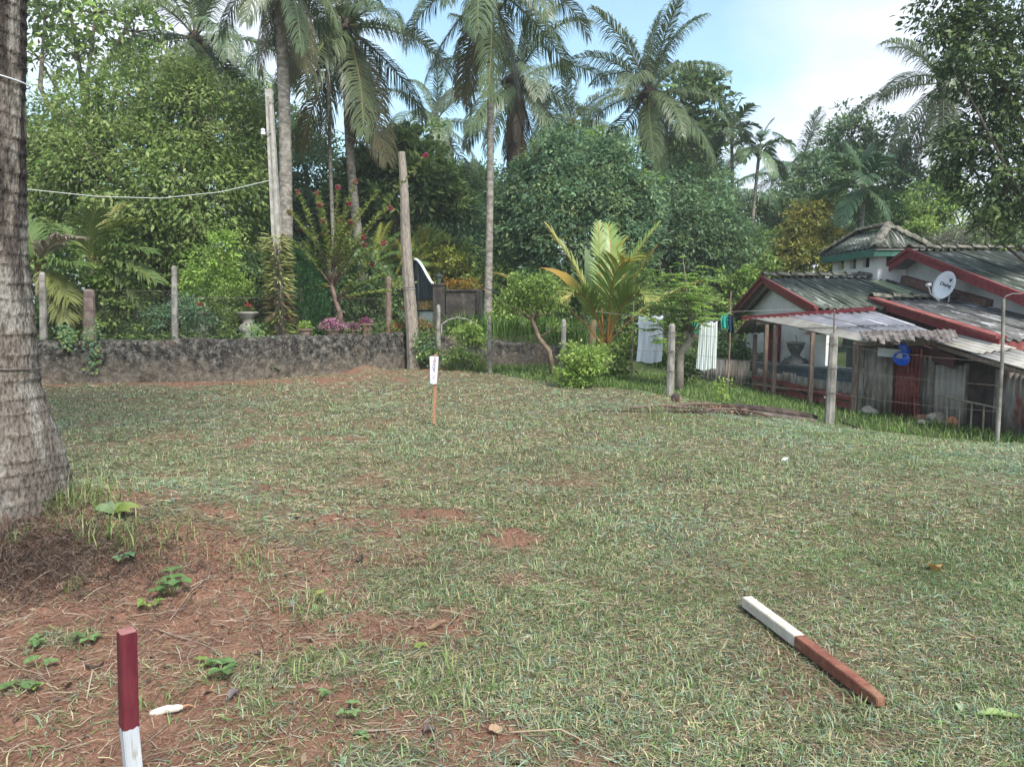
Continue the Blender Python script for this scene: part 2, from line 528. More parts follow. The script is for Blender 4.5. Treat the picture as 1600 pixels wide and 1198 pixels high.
def lawn_tufts(seed, nt, per, y0, y1, Hr, Wr, sp):
    rg = np.random.default_rng(seed); x, y = frustum_pts(rg, nt, y0, y1)
    k = in_lot(x, y) & (rg.uniform(size=nt) < grass_density(x, y) * (.25 + 1.1 * sstep(.42, .62, fbm(x * 1.1, y * 1.1, 63, 3)))); x, y = x[k], y[k]
    j = np.repeat(np.arange(len(x)), per); s_ = rg.uniform(.4, 1.3, len(x))[j] * sp
    x2 = x[j] + rg.normal(size=len(j)) * s_; y2 = y[j] + rg.normal(size=len(j)) * s_
    return tall_grass(seed + 1, (x2, y2), Hr, Wr, [(.14, .20, .075), (.20, .27, .11), (.19, .27, .17), (.24, .31, .21), (.11, .16, .065), (.34, .31, .19), (.28, .26, .15)], 1.1)
V, Fc, C = merge_ribbons([
    lawn_tufts(801, 2600, 16, 1.8, 5.0, (.03, .085), (.0032, .0062), .030), lawn_tufts(811, 3200, 12, 5.0, 9.5, (.04, .09), (.0055, .009), .045), lawn_tufts(821, 3000, 9, 9.5, 17, (.05, .10), (.009, .014), .07),
    lying_grass(11, 190000, 1.75, 4.6, (.025, .085), (.0018, .0040), .14),
    lying_grass(12, 150000, 4.6, 8.2, (.03, .095), (.0030, .0060), .14),
    lying_grass(13, 115000, 8.2, 13.0, (.04, .11), (.005, .010), .14),
    lying_grass(14, 62000, 13.0, 20.5, (.06, .15), (.009, .017), .17)])
lawn = obj("mown_grass", np_mesh("mown_grass", V, Fc, C), GRASSM)
tag(lawn, "short mown grass and dry clippings strewn over the open lot", "grass", kind="stuff")

# ---- tall green grass along the fence and in front of the sheds ----------
rng = np.random.default_rng(31)
n = 60000
x = rng.uniform(-2.4, 9.2, n); y = rng.uniform(9.5, 21.4, n)
fyy = np.interp(x, FXs, FYs)
houseline = np.interp(x, [-3, 1.5, 4.0, 6.1, 7.2, 7.9, 8.4, 9.5], [21.4, 21.4, 21.2, 20.2, 16.4, 15.1, 13.0, 9.0])
off = y - fyy + (fbm(x * 1.3, y * 1.3, 8, 3) - .5) * 1.1
keep = (off > -.25) & (y < houseline) & (rng.uniform(size=n) < sstep(-.3, .25, off) * (.45 + .55 * vnoise(x * 2, y * 2, 4)))
bare = np.ones(n)
for cx, cy, sx, sy, st in _sp[-5:]:
    bare *= 1 - st * np.exp(-.5 * (((x - cx) / sx) ** 2 + ((y - cy) / max(sy, .25)) ** 2))
keep &= rng.uniform(size=n) < bare
V, Fc, C = merge_ribbons([tall_grass(32, (x[keep], y[keep]), (.06, .20), (.008, .015),
    [(.13, .24, .055), (.19, .31, .075), (.09, .17, .045), (.25, .29, .12)], .6)])
verge = obj("verge_grass", np_mesh("verge_grass", V, Fc, C), LEAF)
tag(verge, "long bright green grass growing along the fence and before the sheds", "grass", kind="stuff")

# tall grass on the raised bank beyond the low wall
n = 16000
x = rng.uniform(-1.8, 6.5, n); y = rng.uniform(21.3, 29, n)
keep = y > np.interp(x, WX, WY) + .25
V, Fc, C = merge_ribbons([tall_grass(33, (x[keep], y[keep]), (.3, .8), (.02, .035),
    [(.10, .19, .035), (.15, .25, .055), (.07, .14, .03)], .35)])
bank = obj("bank_grass", np_mesh("bank_grass", V, Fc, C), LEAF)
tag(bank, "tall fresh green grass on the bank behind the low dark wall", "grass", kind="stuff")

# ---- dry straw, rootlets and leaf litter over the soil at the left --------
def straw(seed, n, y0, y1, xr, Lr, Wr, pal, curl=.7):
    rng = np.random.default_rng(seed)
    y = np.sqrt(rng.uniform(y0 ** 2, y1 ** 2, n)); x = rng.uniform(xr[0], xr[1], n)
    g = grass_density(x, y)
    keep = (rng.uniform(size=n) < np.clip(1.15 - g, .1, 1)) & in_lot(x, y)
    x = x[keep]; y = y[keep]; n = len(x); a = rng.uniform(0, 2 * np.pi, n)
    L = rng.uniform(*Lr, n) * rng.uniform(.5, 1, n)
    b = rng.normal(0, curl, n)
    p0 = np.stack([x, y, hgt(x, y) + .004], -1)
    d = np.stack([np.cos(a), np.sin(a), rng.uniform(-.05, .3, n)], -1); d2 = np.stack([np.cos(a + b), np.sin(a + b), rng.uniform(-.4, .15, n)], -1)
    p1 = p0 + d * (L * .5)[:, None]; p2 = p1 + d2 * (L * .5)[:, None]
    for p in (p1, p2):
        p[:, 2] = np.maximum(p[:, 2], hgt(p[:, 0], p[:, 1]) + .004)
    wv = unit(np.stack([-np.sin(a), np.cos(a), rng.normal(0, .3, n)], -1))
    c = np.array(pal)[rng.integers(0, len(pal), n)] * rng.uniform(.6, 1.2, (n, 1))
    return ribbon_arrays(p0, p1, p2, wv, rng.uniform(*Wr, n), c)

tan = [(.36, .27, .19), (.24, .155, .105), (.42, .34, .26), (.17, .10, .07), (.28, .22, .17)]
V, Fc, C = merge_ribbons([straw(51, 15000, 1.8, 4.6, (-3.2, 1.6), (.05, .20), (.002, .0042), tan),
                          straw(52, 2500, 4.6, 9, (-5.5, 2.5), (.07, .2), (.004, .008), tan),
                          straw(53, 420, 1.8, 4.6, (-3.2, .4), (.22, .5), (.004, .007), tan, .35)])
st = obj("dry_straw", np_mesh("dry_straw", V, Fc, C), GRASSM)
tag(st, "dry straw and rootlets strewn over the bare red soil", "litter", kind="stuff")

# root mat hanging out of the eroded front of the palm hump
rng = np.random.default_rng(61)
n = 10500
x = rng.normal(-2.65, .45, n); y = rng.normal(3.98, .19, n) + .10 * (x + 2.6)
keep = (x > -3.6) & (x < -1.5); x = x[keep]; y = y[keep]; n = len(x)
a = rng.uniform(0, 2 * np.pi, n); L = rng.uniform(.04, .17, n)
p0 = np.stack([x, y, hgt(x, y) + rng.uniform(.0, .02, n)], -1)
p1 = p0 + np.stack([np.cos(a) * .5, np.sin(a) * .5 - .15, rng.uniform(0, .55, n)], -1) * L[:, None] * .6
p2 = p1 + np.stack([np.cos(a + .8) * .5, np.sin(a + .8) * .4 - .4, rng.uniform(-.7, .1, n)], -1) * L[:, None] * .6
for p in (p1, p2):
    p[:, 2] = np.maximum(p[:, 2], hgt(p[:, 0], p[:, 1]) + .003)
c = np.array([(.075, .05, .04), (.13, .092, .075), (.045, .03, .026), (.20, .155, .13)])[rng.integers(0, 4, n)] * rng.uniform(.6, 1.2, (n, 1))
V, Fc, C = merge_ribbons([ribbon_arrays(p0, p1, p2, unit(rng.normal(size=(n, 3))), rng.uniform(.002, .0045, n), c)])
rm = obj("root_mat", np_mesh("root_mat", V, Fc, C), GRASSM)
tag(rm, "dark fibrous root mat hanging from the soil hump under the palm", "roots", kind="stuff")

# dry leaf litter and small green shoots scattered over the soil
rng = np.random.default_rng(66); n = 2600
y = np.sqrt(rng.uniform(1.8 ** 2, 6.5 ** 2, n)); x = rng.uniform(-4.2, 1.8, n)
keep = (rng.uniform(size=n) < 1.1 - grass_density(x, y)); x, y = x[keep], y[keep]; n = len(x)
pos = np.stack([x, y, hgt(x, y) + .006], -1)
col = np.array([(.12, .075, .055), (.20, .13, .095), (.30, .22, .16), (.08, .055, .048), (.17, .13, .12)])[rng.integers(0, 5, n)] * rng.uniform(.7, 1.2, (n, 1))
Ls = rng.uniform(.012, .045, n)
v, f, c = leaf_arrays(pos, rng.normal(size=(n, 3)) * [1, 1, .25], np.tile((0, 0, 1.), (n, 1)) + rng.normal(size=(n, 3)) * .35, Ls, Ls * .55, col, .3)
ll = obj("leaf_litter", np_mesh("leaf_litter", v, [f], c), GRASSM)
tag(ll, "scraps of dry brown leaf scattered over the bare soil", "litter", kind="stuff")
n = 5200
y = np.sqrt(rng.uniform(1.8 ** 2, 7 ** 2, n)); x = rng.uniform(-4.4, 2.0, n)
keep = (rng.uniform(size=n) < 1.05 - .8 * grass_density(x, y)) & (vnoise(x * 4, y * 4, 15) > .50); x, y = x[keep], y[keep]
V, Fc, C = merge_ribbons([tall_grass(67, (x, y), (.025, .085), (.003, .0065), [(.13, .21, .075), (.19, .27, .11), (.16, .24, .14), (.10, .16, .06)], .7)])
sh = obj("grass_shoots", np_mesh("grass_shoots", V, Fc, C), LEAF)
tag(sh, "small green grass shoots scattered over the bare soil", "grass", kind="stuff")

# crumbs of red soil
rng = np.random.default_rng(71)
ico = np.array([(0, 0, 1), (1, 0, 0), (0, 1, 0), (-1, 0, 0), (0, -1, 0), (0, 0, -1)], dtype=float)
icf = np.array([(0, 1, 2), (0, 2, 3), (0, 3, 4), (0, 4, 1), (5, 2, 1), (5, 3, 2), (5, 4, 3), (5, 1, 4)])
n = 7500
y = np.sqrt(rng.uniform(1.8 ** 2, 6 ** 2, n)); x = rng.uniform(-3.6, 1.4, n)
keep = rng.uniform(size=n) < 1.05 - grass_density(x, y); x = x[keep]; y = y[keep]; n = len(x)
s = rng.uniform(.003, .011, n) * np.where(rng.uniform(size=n) < .05, 2.0, 1)
v = ico[None] * (s[:, None, None] * rng.uniform(.5, 1.3, (n, 6, 1))) * np.array([1, 1, .6])
v += np.stack([x, y, hgt(x, y) + s * .25], -1)[:, None]
f = (np.arange(n)[:, None, None] * 6 + icf[None]).reshape(-1, 3)
c = np.array([(.21, .10, .065), (.15, .07, .045), (.27, .15, .10)])[rng.integers(0, 3, n)]
cr = obj("soil_crumbs", np_mesh("soil_crumbs", v.reshape(-1, 3), [f], np.repeat(c, 6, axis=0)), GRASSM)
tag(cr, "loose crumbs of red soil on the bare patches", "soil", kind="stuff")

# ================================================================== HOUSE
def prism(pts, ext):
    m = MB(); n = len(pts); e = Vector(ext)
    a = [Vector(p) for p in pts]; b = [p + e for p in a]
    fs = [tuple(range(n)), tuple(range(2 * n - 1, n - 1, -1))] + [(i, n + i, n + (i + 1) % n, (i + 1) % n) for i in range(n)]
    return m.add(a + b, fs)

def corr_mesh(name, TL, TR, BR, BL, ncorr, amp=.022, thick=.008, seg=5, ragged=0, rnd=None, nlen=1):
    TL, TR, BR, BL = map(Vector, (TL, TR, BR, BL))
    nrm = (TR - TL).cross(BL - TL).normalized()
    if nrm.z < 0: nrm = -nrm
    ns = ncorr * seg; vs = []
    jag = [0] * (ns + 1)
    if ragged:
        k = 0
        for i in range(ns + 1):
            if i % seg == 0: k = rnd.uniform(-ragged, ragged * .2)
            jag[i] = k + rnd.uniform(-ragged, ragged) * .15
    for lay in (0, 1):
        for j in range(nlen + 1):
            t = j / nlen
            for i in range(ns + 1):
                s = i / ns
                a = TL.lerp(TR, s); b = BL.lerp(BR, s)
                tt = t if j < nlen else 1 + jag[i]
                p = a.lerp(b, tt) + nrm * (amp * math.sin(2 * math.pi * s * ncorr) - lay * thick)
                vs.append(p)
    w_ = ns + 1; fs = []; o = w_ * (nlen + 1)
    for j in range(nlen):
        for i in range(ns):
            q = j * w_ + i
            fs.append((q, q + 1, q + 1 + w_, q + w_)); fs.append((o + q + w_, o + q + w_ + 1, o + q + 1, o + q))
    e = nlen * w_
    for i in range(ns):
        fs.append((e + i, e + i + 1, o + e + i + 1, o + e + i)); fs.append((i + 1, i, o + i, o + i + 1))
    for j in range(nlen):
        q = j * w_; fs.append((q, q + w_, o + q + w_, o + q)); q += ns; fs.append((q + w_, q, o + q, o + q + w_))
    m = MB().add(vs, fs)
    me = m.mesh(name, smooth=True)
    me.polygons.foreach_set("use_smooth", [True] * len(me.polygons))
    return me

def sheets(parent, name, TL, TR, BR, BL, ns, nt, ncorr, m, amp=.030, lap=.04, seed=1, ragged=0, jitter=.018, label=None):
    rnd = random.Random(seed); TL, TR, BR, BL = map(Vector, (TL, TR, BR, BL))
    nrm = (TR - TL).cross(BL - TL).normalized()
    if nrm.z < 0: nrm = -nrm
    res = []
    def q(s, t):
        return TL.lerp(TR, s).lerp(BL.lerp(BR, s), t)
    for j in range(nt):
        for i in range(ns):
            s0, s1 = i / ns, min((i + 1) / ns + lap / ns, 1.0)
            t0, t1 = j / nt, (j + 1) / nt + (lap if j < nt - 1 else rnd.uniform(-.01, .02))
            up = nrm * (.012 * (i % 2) - .016 * j + rnd.uniform(0, jitter)); dn = nrm * (.012 * (i % 2) - .016 * j + .014 * (j < nt - 1) + rnd.uniform(0, jitter))
            me = corr_mesh(name, q(s0, t0) + up, q(s1, t0) + up, q(s1, t1) + dn, q(s0, t1) + dn, ncorr, amp, ragged=ragged if j == nt - 1 else 0, rnd=rnd)
            o = obj(name, me, m, parent)
            if label: o["label"] = label
            res.append(o)
    return res

def ridge_tiles(parent, a, b, n, m, r=.13, seed=0):
    """half-round ridge caps, each lapping over the next"""
    a = Vector(a); b = Vector(b); rnd = random.Random(seed); d = (b - a) / n
    side = d.normalized().cross(Vector((0, 0, 1))).normalized()
    for i in range(n):
        p = a + d * i; q = p + d * 1.08; vs = []; K = 6
        for c, rr, dz in ((p, r * 1.12, .03 + rnd.uniform(0, .012)), (q, r * .92, .008)):
            for lay in (0, .022):
                for k in range(K + 1):
                    an = math.pi * (k / K) * .8 + math.pi * .1
                    vs.append(c + side * math.cos(an) * (rr - lay) * 1.15 + Vector((0, 0, math.sin(an) * (rr - lay) - r * .45 + dz)))
        w_ = K + 1; fs = []
        for k in range(K):
            fs += [(k, k + 1, 2 * w_ + k + 1, 2 * w_ + k), (w_ + k + 1, w_ + k, 3 * w_ + k, 3 * w_ + k + 1), (k + 1, k, w_ + k, w_ + k + 1), (2 * w_ + k, 2 * w_ + k + 1, 3 * w_ + k + 1, 3 * w_ + k)]
        fs += [(0, 2 * w_, 3 * w_, w_), (K, w_ + K, 3 * w_ + K, 2 * w_ + K)]
        obj("ridge_tile", MB().add(vs, fs).mesh("ridge_tile"), m, parent)

ASB = mat("mossy_asbestos", (.038, .050, .038), (.105, .118, .098), 2.6, .92, .5, ramp=(.42, .58), c3=(.34, .35, .34), scale3=2.3, ramp3=(.57, .64), stretch=(7, .30, 1), bscale=60, bdist=.01)
ASB2 = mat("grey_weathered_asbestos", (.060, .060, .058), (.15, .147, .142), 3.0, .92, .5, ramp=(.42, .58), c3=(.40, .39, .40), scale3=2.6, ramp3=(.55, .62), stretch=(6, .5, 1), bscale=60, bdist=.01)
RIDGE = mat("lichened_ridge_cap", (.075, .075, .062), (.20, .19, .16), 7, .95, .5)
MAROON = mat("maroon_painted_board", (.20, .036, .044), (.25, .058, .062), 9, .55, .15, c3=(.30, .12, .12), scale3=22, ramp3=(.6, .7))
MAROON2 = mat("faded_maroon_tin", (.17, .040, .038), (.24, .075, .065), 5, .7, .2, c3=(.33, .19, .16), scale3=9, ramp3=(.56, .7))
WHITEW = mat("white_limewash", (.80, .80, .80), (.72, .72, .72), 3, .85, .1)
GREYW = mat("grey_white_plaster", (.50, .50, .50), (.58, .58, .58), 3, .9, .2)
GREENP = mat("green_fascia_paint", (.045, .145, .115), (.08, .19, .15), 8, .6, .2)
SOFFIT = mat("grey_soffit_boards", (.30, .29, .28), (.22, .20, .19), 6, .9, .2, stretch=(6, 1, 1))
TIMBER = mat("weathered_timber", (.15, .105, .085), (.25, .19, .155), 9, .9, .4, stretch=(4, 4, .6))
DARK = mat("dark_brown_wall", (.035, .026, .024), (.07, .05, .045), 5, .95, .3)  # plain dark brown for wall planes and the tower's inner panel
SILVER = mat("galvanised_sheet", (.36, .36, .40), (.46, .45, .50), 4, .55, .1, c3=(.50, .44, .44), scale3=5, ramp3=(.6, .75), spec=.5, metal=.15)
CREAM = mat("cream_fibre_sheet", (.34, .32, .29), (.43, .41, .38), 4, .8, .15, c3=(.36, .31, .26), scale3=7, ramp3=(.6, .75))
OLDSHEET = mat("old_grey_fibre_sheet", (.17, .150, .125), (.29, .265, .23), 4, .95, .4, c3=(.10, .085, .07), scale3=6, ramp3=(.52, .7), stretch=(1.5, 1.5, .5))
OLDDARK = mat("dark_grey_fibre_sheet", (.10, .095, .09), (.20, .19, .18), 4, .95, .4, stretch=(1.5, 1.5, .5))
STAINED = mat("red_splashed_fibre_sheet", (.20, .185, .17), (.33, .31, .28), 4, .95, .4, c3=(.20, .065, .05), scale3=2.2, ramp3=(.50, .62), stretch=(1.6, 1.6, .7))
BLUEGREY = mat("blue_grey_plank", (.085, .12, .145), (.13, .165, .19), 6, .6, .2)
RIDGEM = mat("mint_valley_sheet", (.22, .29, .17), (.30, .37, .22), 5, .8, .2)
GZ = -0.78

house = root("house", (10.0, 19.0, GZ), "low white house with mossy corrugated roofs and maroon barge boards", "house")
# --- left wing ---
XA, XB, YR, ZR = 7.0, 10.35, 21.5, 2.22
NE, ZNE, FE, ZFE = 17.6, 1.39, 24.4, 1.20
wall = prism([(7.32, 17.9, GZ), (7.32, 24.0, GZ), (7.32, 24.0, 1.16), (7.32, YR, 2.10), (7.32, 17.9, 1.33)], (.16, 0, 0))
wl = obj("wall", wall.mesh("wall"), WHITEW, house)
wl["label"] = "white limewashed gable wall behind the porch"
obj("pillar", MB().box((7.05, 20.9, GZ), (7.30, 21.15, 1.2)).mesh("pillar"), MAROON, house)
rf = obj("roof", MB().beam((7.05, YR, ZR - .12), (XB, YR, ZR - .12), .06, .12).beam((7.05, 19.5, 1.62), (XB, 19.5, 1.62), .06, .10)
         .beam((7.05, 23, 1.60), (XB, 23, 1.60), .06, .10).mesh("roof"), TIMBER, house)
rf["label"] = "mossy corrugated roof of the left wing"
sheets(rf, "roof_sheet", (XA, YR, ZR), (8.6, YR, ZR), (8.6, NE, ZNE), (XA, NE, ZNE), 2, 1, 5, ASB, seed=3)
s185 = ZR + (ZNE - ZR) * (YR - 18.45) / (YR - NE)
sheets(rf, "roof_sheet", (8.6, YR, ZR), (XB, YR, ZR), (XB, 18.45, s185), (8.6, 18.45, s185), 2, 1, 5, ASB, seed=4)
sheets(rf, "roof_sheet", (XA, YR, ZR), (XB, YR, ZR), (XB, FE, ZFE), (XA, FE, ZFE), 3, 2, 5, ASB, seed=5)
ridge_tiles(rf, (XA - .05, YR, ZR + .06), (10.0, YR, ZR + .06), 8, RIDGE, .13, 1)
for (y0, z0, y1, z1) in ((YR, ZR, NE, ZNE), (YR, ZR, FE, ZFE)):
    for nm, dx, dz, t_, h_ in (("barge_board", -.04, -.06, .035, .17), ("barge_board", -.075, .03, .05, .07)):
        obj(nm, MB().beam((XA + dx, y0, z0 + dz), (XA + dx, y1, z1 + dz), t_, h_).mesh(nm), MAROON, house)
    obj("soffit", MB().beam((7.15, y0, z0 - .10), (7.15, y1, z1 - .10), .30, .02).mesh("soffit"), SOFFIT, house)
    mid = .5
    obj("rafter", MB().beam((7.10, y0, z0 - .22), (7.10, y1, z1 - .22), .06, .10).mesh("rafter"), TIMBER, house)
obj("valley_sheet", MB().beam((9.85, 20.9, 2.12), (9.85, 18.7, 1.66), .42, .012).mesh("valley_sheet"), RIDGEM, house)

# --- main block behind on the right ---
MX, MY, MZ = 10.3, 20.1, 2.87
mw = prism([(10.72, 15.4, GZ), (10.72, 24.6, GZ), (10.72, 24.6, 1.45), (10.72, MY, 2.74), (10.72, 15.4, 1.5)], (.16, 0, 0))
g = obj("gable_wall", mw.mesh("gable_wall"), GREYW, house)
rf2 = obj("roof", MB().beam((10.5, MY, MZ - .13), (19, MY, MZ - .13), .06, .12).beam((10.5, 17.4, 2.0), (19, 17.4, 2.0), .06, .1).mesh("roof"), TIMBER, house)
rf2["label"] = "corrugated roof of the main block"
sheets(rf2, "roof_sheet", (MX, MY, MZ), (19, MY, MZ), (19, 15.0, 1.52), (MX, 15.0, 1.52), 8, 1, 6, ASB, seed=7)
sheets(rf2, "roof_sheet", (MX, MY, MZ), (19, MY, MZ), (19, 25.0, 1.40), (MX, 25.0, 1.40), 8, 1, 6, ASB, seed=8)
ridge_tiles(rf2, (MX - .05, MY, MZ + .06), (19, MY, MZ + .06), 22, RIDGE, .12, 2)
for (y0, z0, y1, z1) in ((MY, MZ, 15.0, 1.52), (MY, MZ, 25.0, 1.40)):
    obj("barge_board", MB().beam((MX - .04, y0, z0 - .08), (MX - .04, y1, z1 - .08), .035, .20).mesh("barge_board"), MAROON, house)
    obj("barge_board", MB().beam((MX - .08, y0, z0 + .03), (MX - .08, y1, z1 + .03), .055, .08).mesh("barge_board"), MAROON, house)
    obj("soffit", MB().beam((10.5, y0, z0 - .12), (10.5, y1, z1 - .12), .42, .02).mesh("soffit"), SOFFIT, house)
obj("flashing", MB().beam((10.62, 21.0, 2.16), (10.62, 17.2, 1.50), .16, .20).mesh("flashing"), mat("brown_flashing", (.14, .075, .06), (.2, .12, .10), 8, .8), house)

# --- front block ---
FX, FYR, FZR, FYE, FZE = 8.6, 18.4, 1.60, 13.5, 0.87
rf3 = obj("roof", MB().beam((8.7, FYR, FZR - .12), (17, FYR, FZR - .12), .06, .12).beam((8.7, 16, 1.13), (17, 16, 1.13), .06, .1).mesh("roof"), TIMBER, house)
rf3["label"] = "grey lichen-spotted corrugated roof of the front block"
sheets(rf3, "roof_sheet", (FX, FYR, FZR), (16.6, FYR, FZR), (16.6, FYE, FZE), (FX, FYE, FZE), 8, 1, 6, ASB2, seed=9)
sheets(rf3, "roof_sheet", (FX, FYR, FZR), (16.6, FYR, FZR), (16.6, 19.6, 1.46), (FX, 19.6, 1.46), 8, 1, 6, ASB2, seed=10)
ridge_tiles(rf3, (FX - .05, FYR, FZR + .06), (16.6, FYR, FZR + .06), 17, RIDGE, .13, 3)
obj("barge_board", MB().beam((FX - .05, FYR, FZR - .06), (FX - .05, FYE - .05, FZE - .06), .035, .16).mesh("barge_board"), MAROON, house)
obj("barge_board", MB().beam((FX - .03, FYR, FZR + .05), (FX - .03, FYE - .05, FZE + .05), .20, .05).mesh("barge_board"), MAROON2, house)
obj("fascia_board", MB().beam((FX, FYE + .02, FZE - .10), (16.6, FYE + .02, FZE - .10), .03, .16).mesh("fascia_board"), MAROON2, house)
w3 = prism([(8.86, 13.9, GZ), (8.86, 18.2, GZ), (8.86, 18.2, 1.46), (8.86, 13.9, .82)], (.14, 0, 0))
o = obj("wall", w3.mesh("wall"), DARK, house); o["label"] = "dark brown side wall of the front block"
obj("wall", prism([(9.0, 13.9, GZ), (16, 13.9, GZ), (16, 13.9, .80), (9.0, 13.9, .80)], (0, .14, 0)).mesh("wall"), GREYW, house)

# --- roof lantern tower ---
TX, TY, OX, OY = 10.45, 22.6, .77, 1.8          # eaves: centre and half-widths
wx, wy_ = OX - .27, OY - .30
ez = 3.00; tz1 = ez + .02; tz0 = 1.2
t_ = .10
tw = obj("tower_wall", MB().box((TX - wx, TY - wy_, tz0), (TX + wx, TY - wy_ + t_, tz1 - .50)).box((TX - wx, TY - wy_ + t_, tz0), (TX - wx + t_, TY + wy_, tz1 - .50))
         .box((TX + wx - t_, TY - wy_ + t_, tz0), (TX + wx, TY + wy_, tz1 - .50)).box((TX - wx, TY - wy_, tz1 - .22), (TX + wx, TY - wy_ + t_, tz1))
         .box((TX - wx, TY - wy_ + t_, tz1 - .22), (TX - wx + t_, TY + wy_, tz1)).box((TX + wx - t_, TY - wy_ + t_, tz1 - .22), (TX + wx, TY + wy_, tz1)).mesh("tower_wall"), WHITEW, house)
for x in (TX - wx + .002, TX + wx - .222):
    obj("window_pier", MB().box((x, TY - wy_ + .003, tz1 - .50), (x + .22, TY - wy_ + t_ - .003, tz1 - .22)).mesh("window_pier"), WHITEW, tw)
for k in range(4):
    y = TY - wy_ + t_ + .002 + k * (2 * wy_ - t_ - .42) / 3
    obj("window_pier", MB().box((TX - wx + .003, y, tz1 - .50), (TX - wx + t_ - .003, y + .42, tz1 - .22)).mesh("window_pier"), WHITEW, tw)
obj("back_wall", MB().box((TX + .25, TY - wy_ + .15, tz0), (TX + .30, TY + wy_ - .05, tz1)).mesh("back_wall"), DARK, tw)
ap1, ap2 = Vector((TX, TY - .95, 3.62)), Vector((TX, TY + .95, 3.62))
cs = [Vector((TX - OX, TY - OY, ez)), Vector((TX + OX, TY - OY, ez)), Vector((TX + OX, TY + OY, ez)), Vector((TX - OX, TY + OY, ez))]
dn = Vector((0, 0, .06))
tr = obj("tower_roof", MB().add([ap1 - dn, ap2 - dn] + [c - dn for c in cs], [(0, 2, 3), (1, 4, 5), (0, 3, 4, 1), (1, 5, 2, 0), (5, 4, 3, 2)]).mesh("tower_roof"), SOFFIT, house)
for a, b, pa, pb_ , ns_, nc in ((cs[0], cs[1], ap1, ap1, 2, 4), (cs[1], cs[2], ap1, ap2, 3, 6), (cs[2], cs[3], ap2, ap2, 2, 4), (cs[3], cs[0], ap2, ap1, 3, 6)):
    for j_ in range(ns_):
        s0, s1 = j_ / ns_, (j_ + 1) / ns_
        A0 = pa.lerp(a, .05); B0 = pb_.lerp(b, .05)
        obj("roof_sheet", corr_mesh("roof_sheet", A0.lerp(B0, s0), A0.lerp(B0, s1), a.lerp(b, s1), a.lerp(b, s0), nc // 2 + 1, .026), ASB, tr)
for k, (a, pk) in enumerate(zip(cs, (ap1, ap1, ap2, ap2))):
    ridge_tiles(tr, pk.lerp(a, .02) + Vector((0, 0, .05)), a + Vector((0, 0, .04)), 5, RIDGE, .12, 20 + k)
ridge_tiles(tr, ap1 + Vector((0, 0, .05)), ap2 + Vector((0, 0, .05)), 5, RIDGE, .12, 29)
for k in range(4):
    a, b = cs[k], cs[(k + 1) % 4]; q = Vector((TX, TY, ez))
    obj("fascia_board", MB().beam(a.lerp(q, .03) - Vector((0, 0, .13)), b.lerp(q, .03) - Vector((0, 0, .13)), .03, .20).mesh("fascia_board"), GREENP, tr)

# ================================================================== PORCH AND SHEDS
porch = root("porch", (6.7, 17.6, GZ), "open porch with silver corrugated roof on thin posts beside the house", "porch")
pTL, pTR, pBR, pBL = P(1168, 497, 19.2), P(1362, 485, 16.6), P(1498, 532, 14.3), P(1345, 533, 15.6)
pr = obj("porch_roof", MB().beam(pTL.lerp(pBL, .1) - Vector((0, 0, .08)), pTR.lerp(pBR, .1) - Vector((0, 0, .08)), .05, .08)
         .beam(pTL.lerp(pBL, .55) - Vector((0, 0, .08)), pTR.lerp(pBR, .55) - Vector((0, 0, .08)), .05, .08)
         .beam(pTL.lerp(pBL, .95) - Vector((0, 0, .08)), pTR.lerp(pBR, .95) - Vector((0, 0, .08)), .05, .08).mesh("porch_roof"), TIMBER, porch)
mid1, mid2 = pTL.lerp(pTR, .33), pBL.lerp(pBR, .33)
sheets(pr, "roof_sheet", pTL, mid1, mid2, pBL, 1, 2, 6, CREAM, seed=21, amp=.024)
sheets(pr, "roof_sheet", mid1, pTR, pBR, mid2, 3, 2, 4, SILVER, seed=22, amp=.026)
obj("fascia_board", MB().beam(P(1160, 497, 19.3), P(1366, 482, 16.5), .05, .09).mesh("fascia_board"), MAROON, porch)
obj("edge_batten", MB().beam(P(1168, 499, 19.25), P(1150, 521, 21.2), .04, .05).mesh("edge_batten"), mat("pinkish_batten", (.38, .20, .17), None, rough=.8), porch)
me = corr_mesh("roof_sheet", P(1170, 498, 19.4), P(1215, 497, 19.3), P(1206, 519, 21.0), P(1152, 521, 21.0), 6, .018)
obj("roof_sheet", me, SOFFIT, pr)
for px, py0, py1, d in ((1180, 522, 612, 20.2), (1198, 504, 607, 19.0), (1212, 508, 617, 18.2), (1270, 520, 630, 16.9), (1338, 536, 645, 15.75)):
    a = P(px, py0, d); b = Vector((a.x, a.y, gh(a.x, a.y) - .05))
    obj("post", MB().beam(b, a, .085, .085, (0, 1, 0)).mesh("post"), TIMBER, porch)
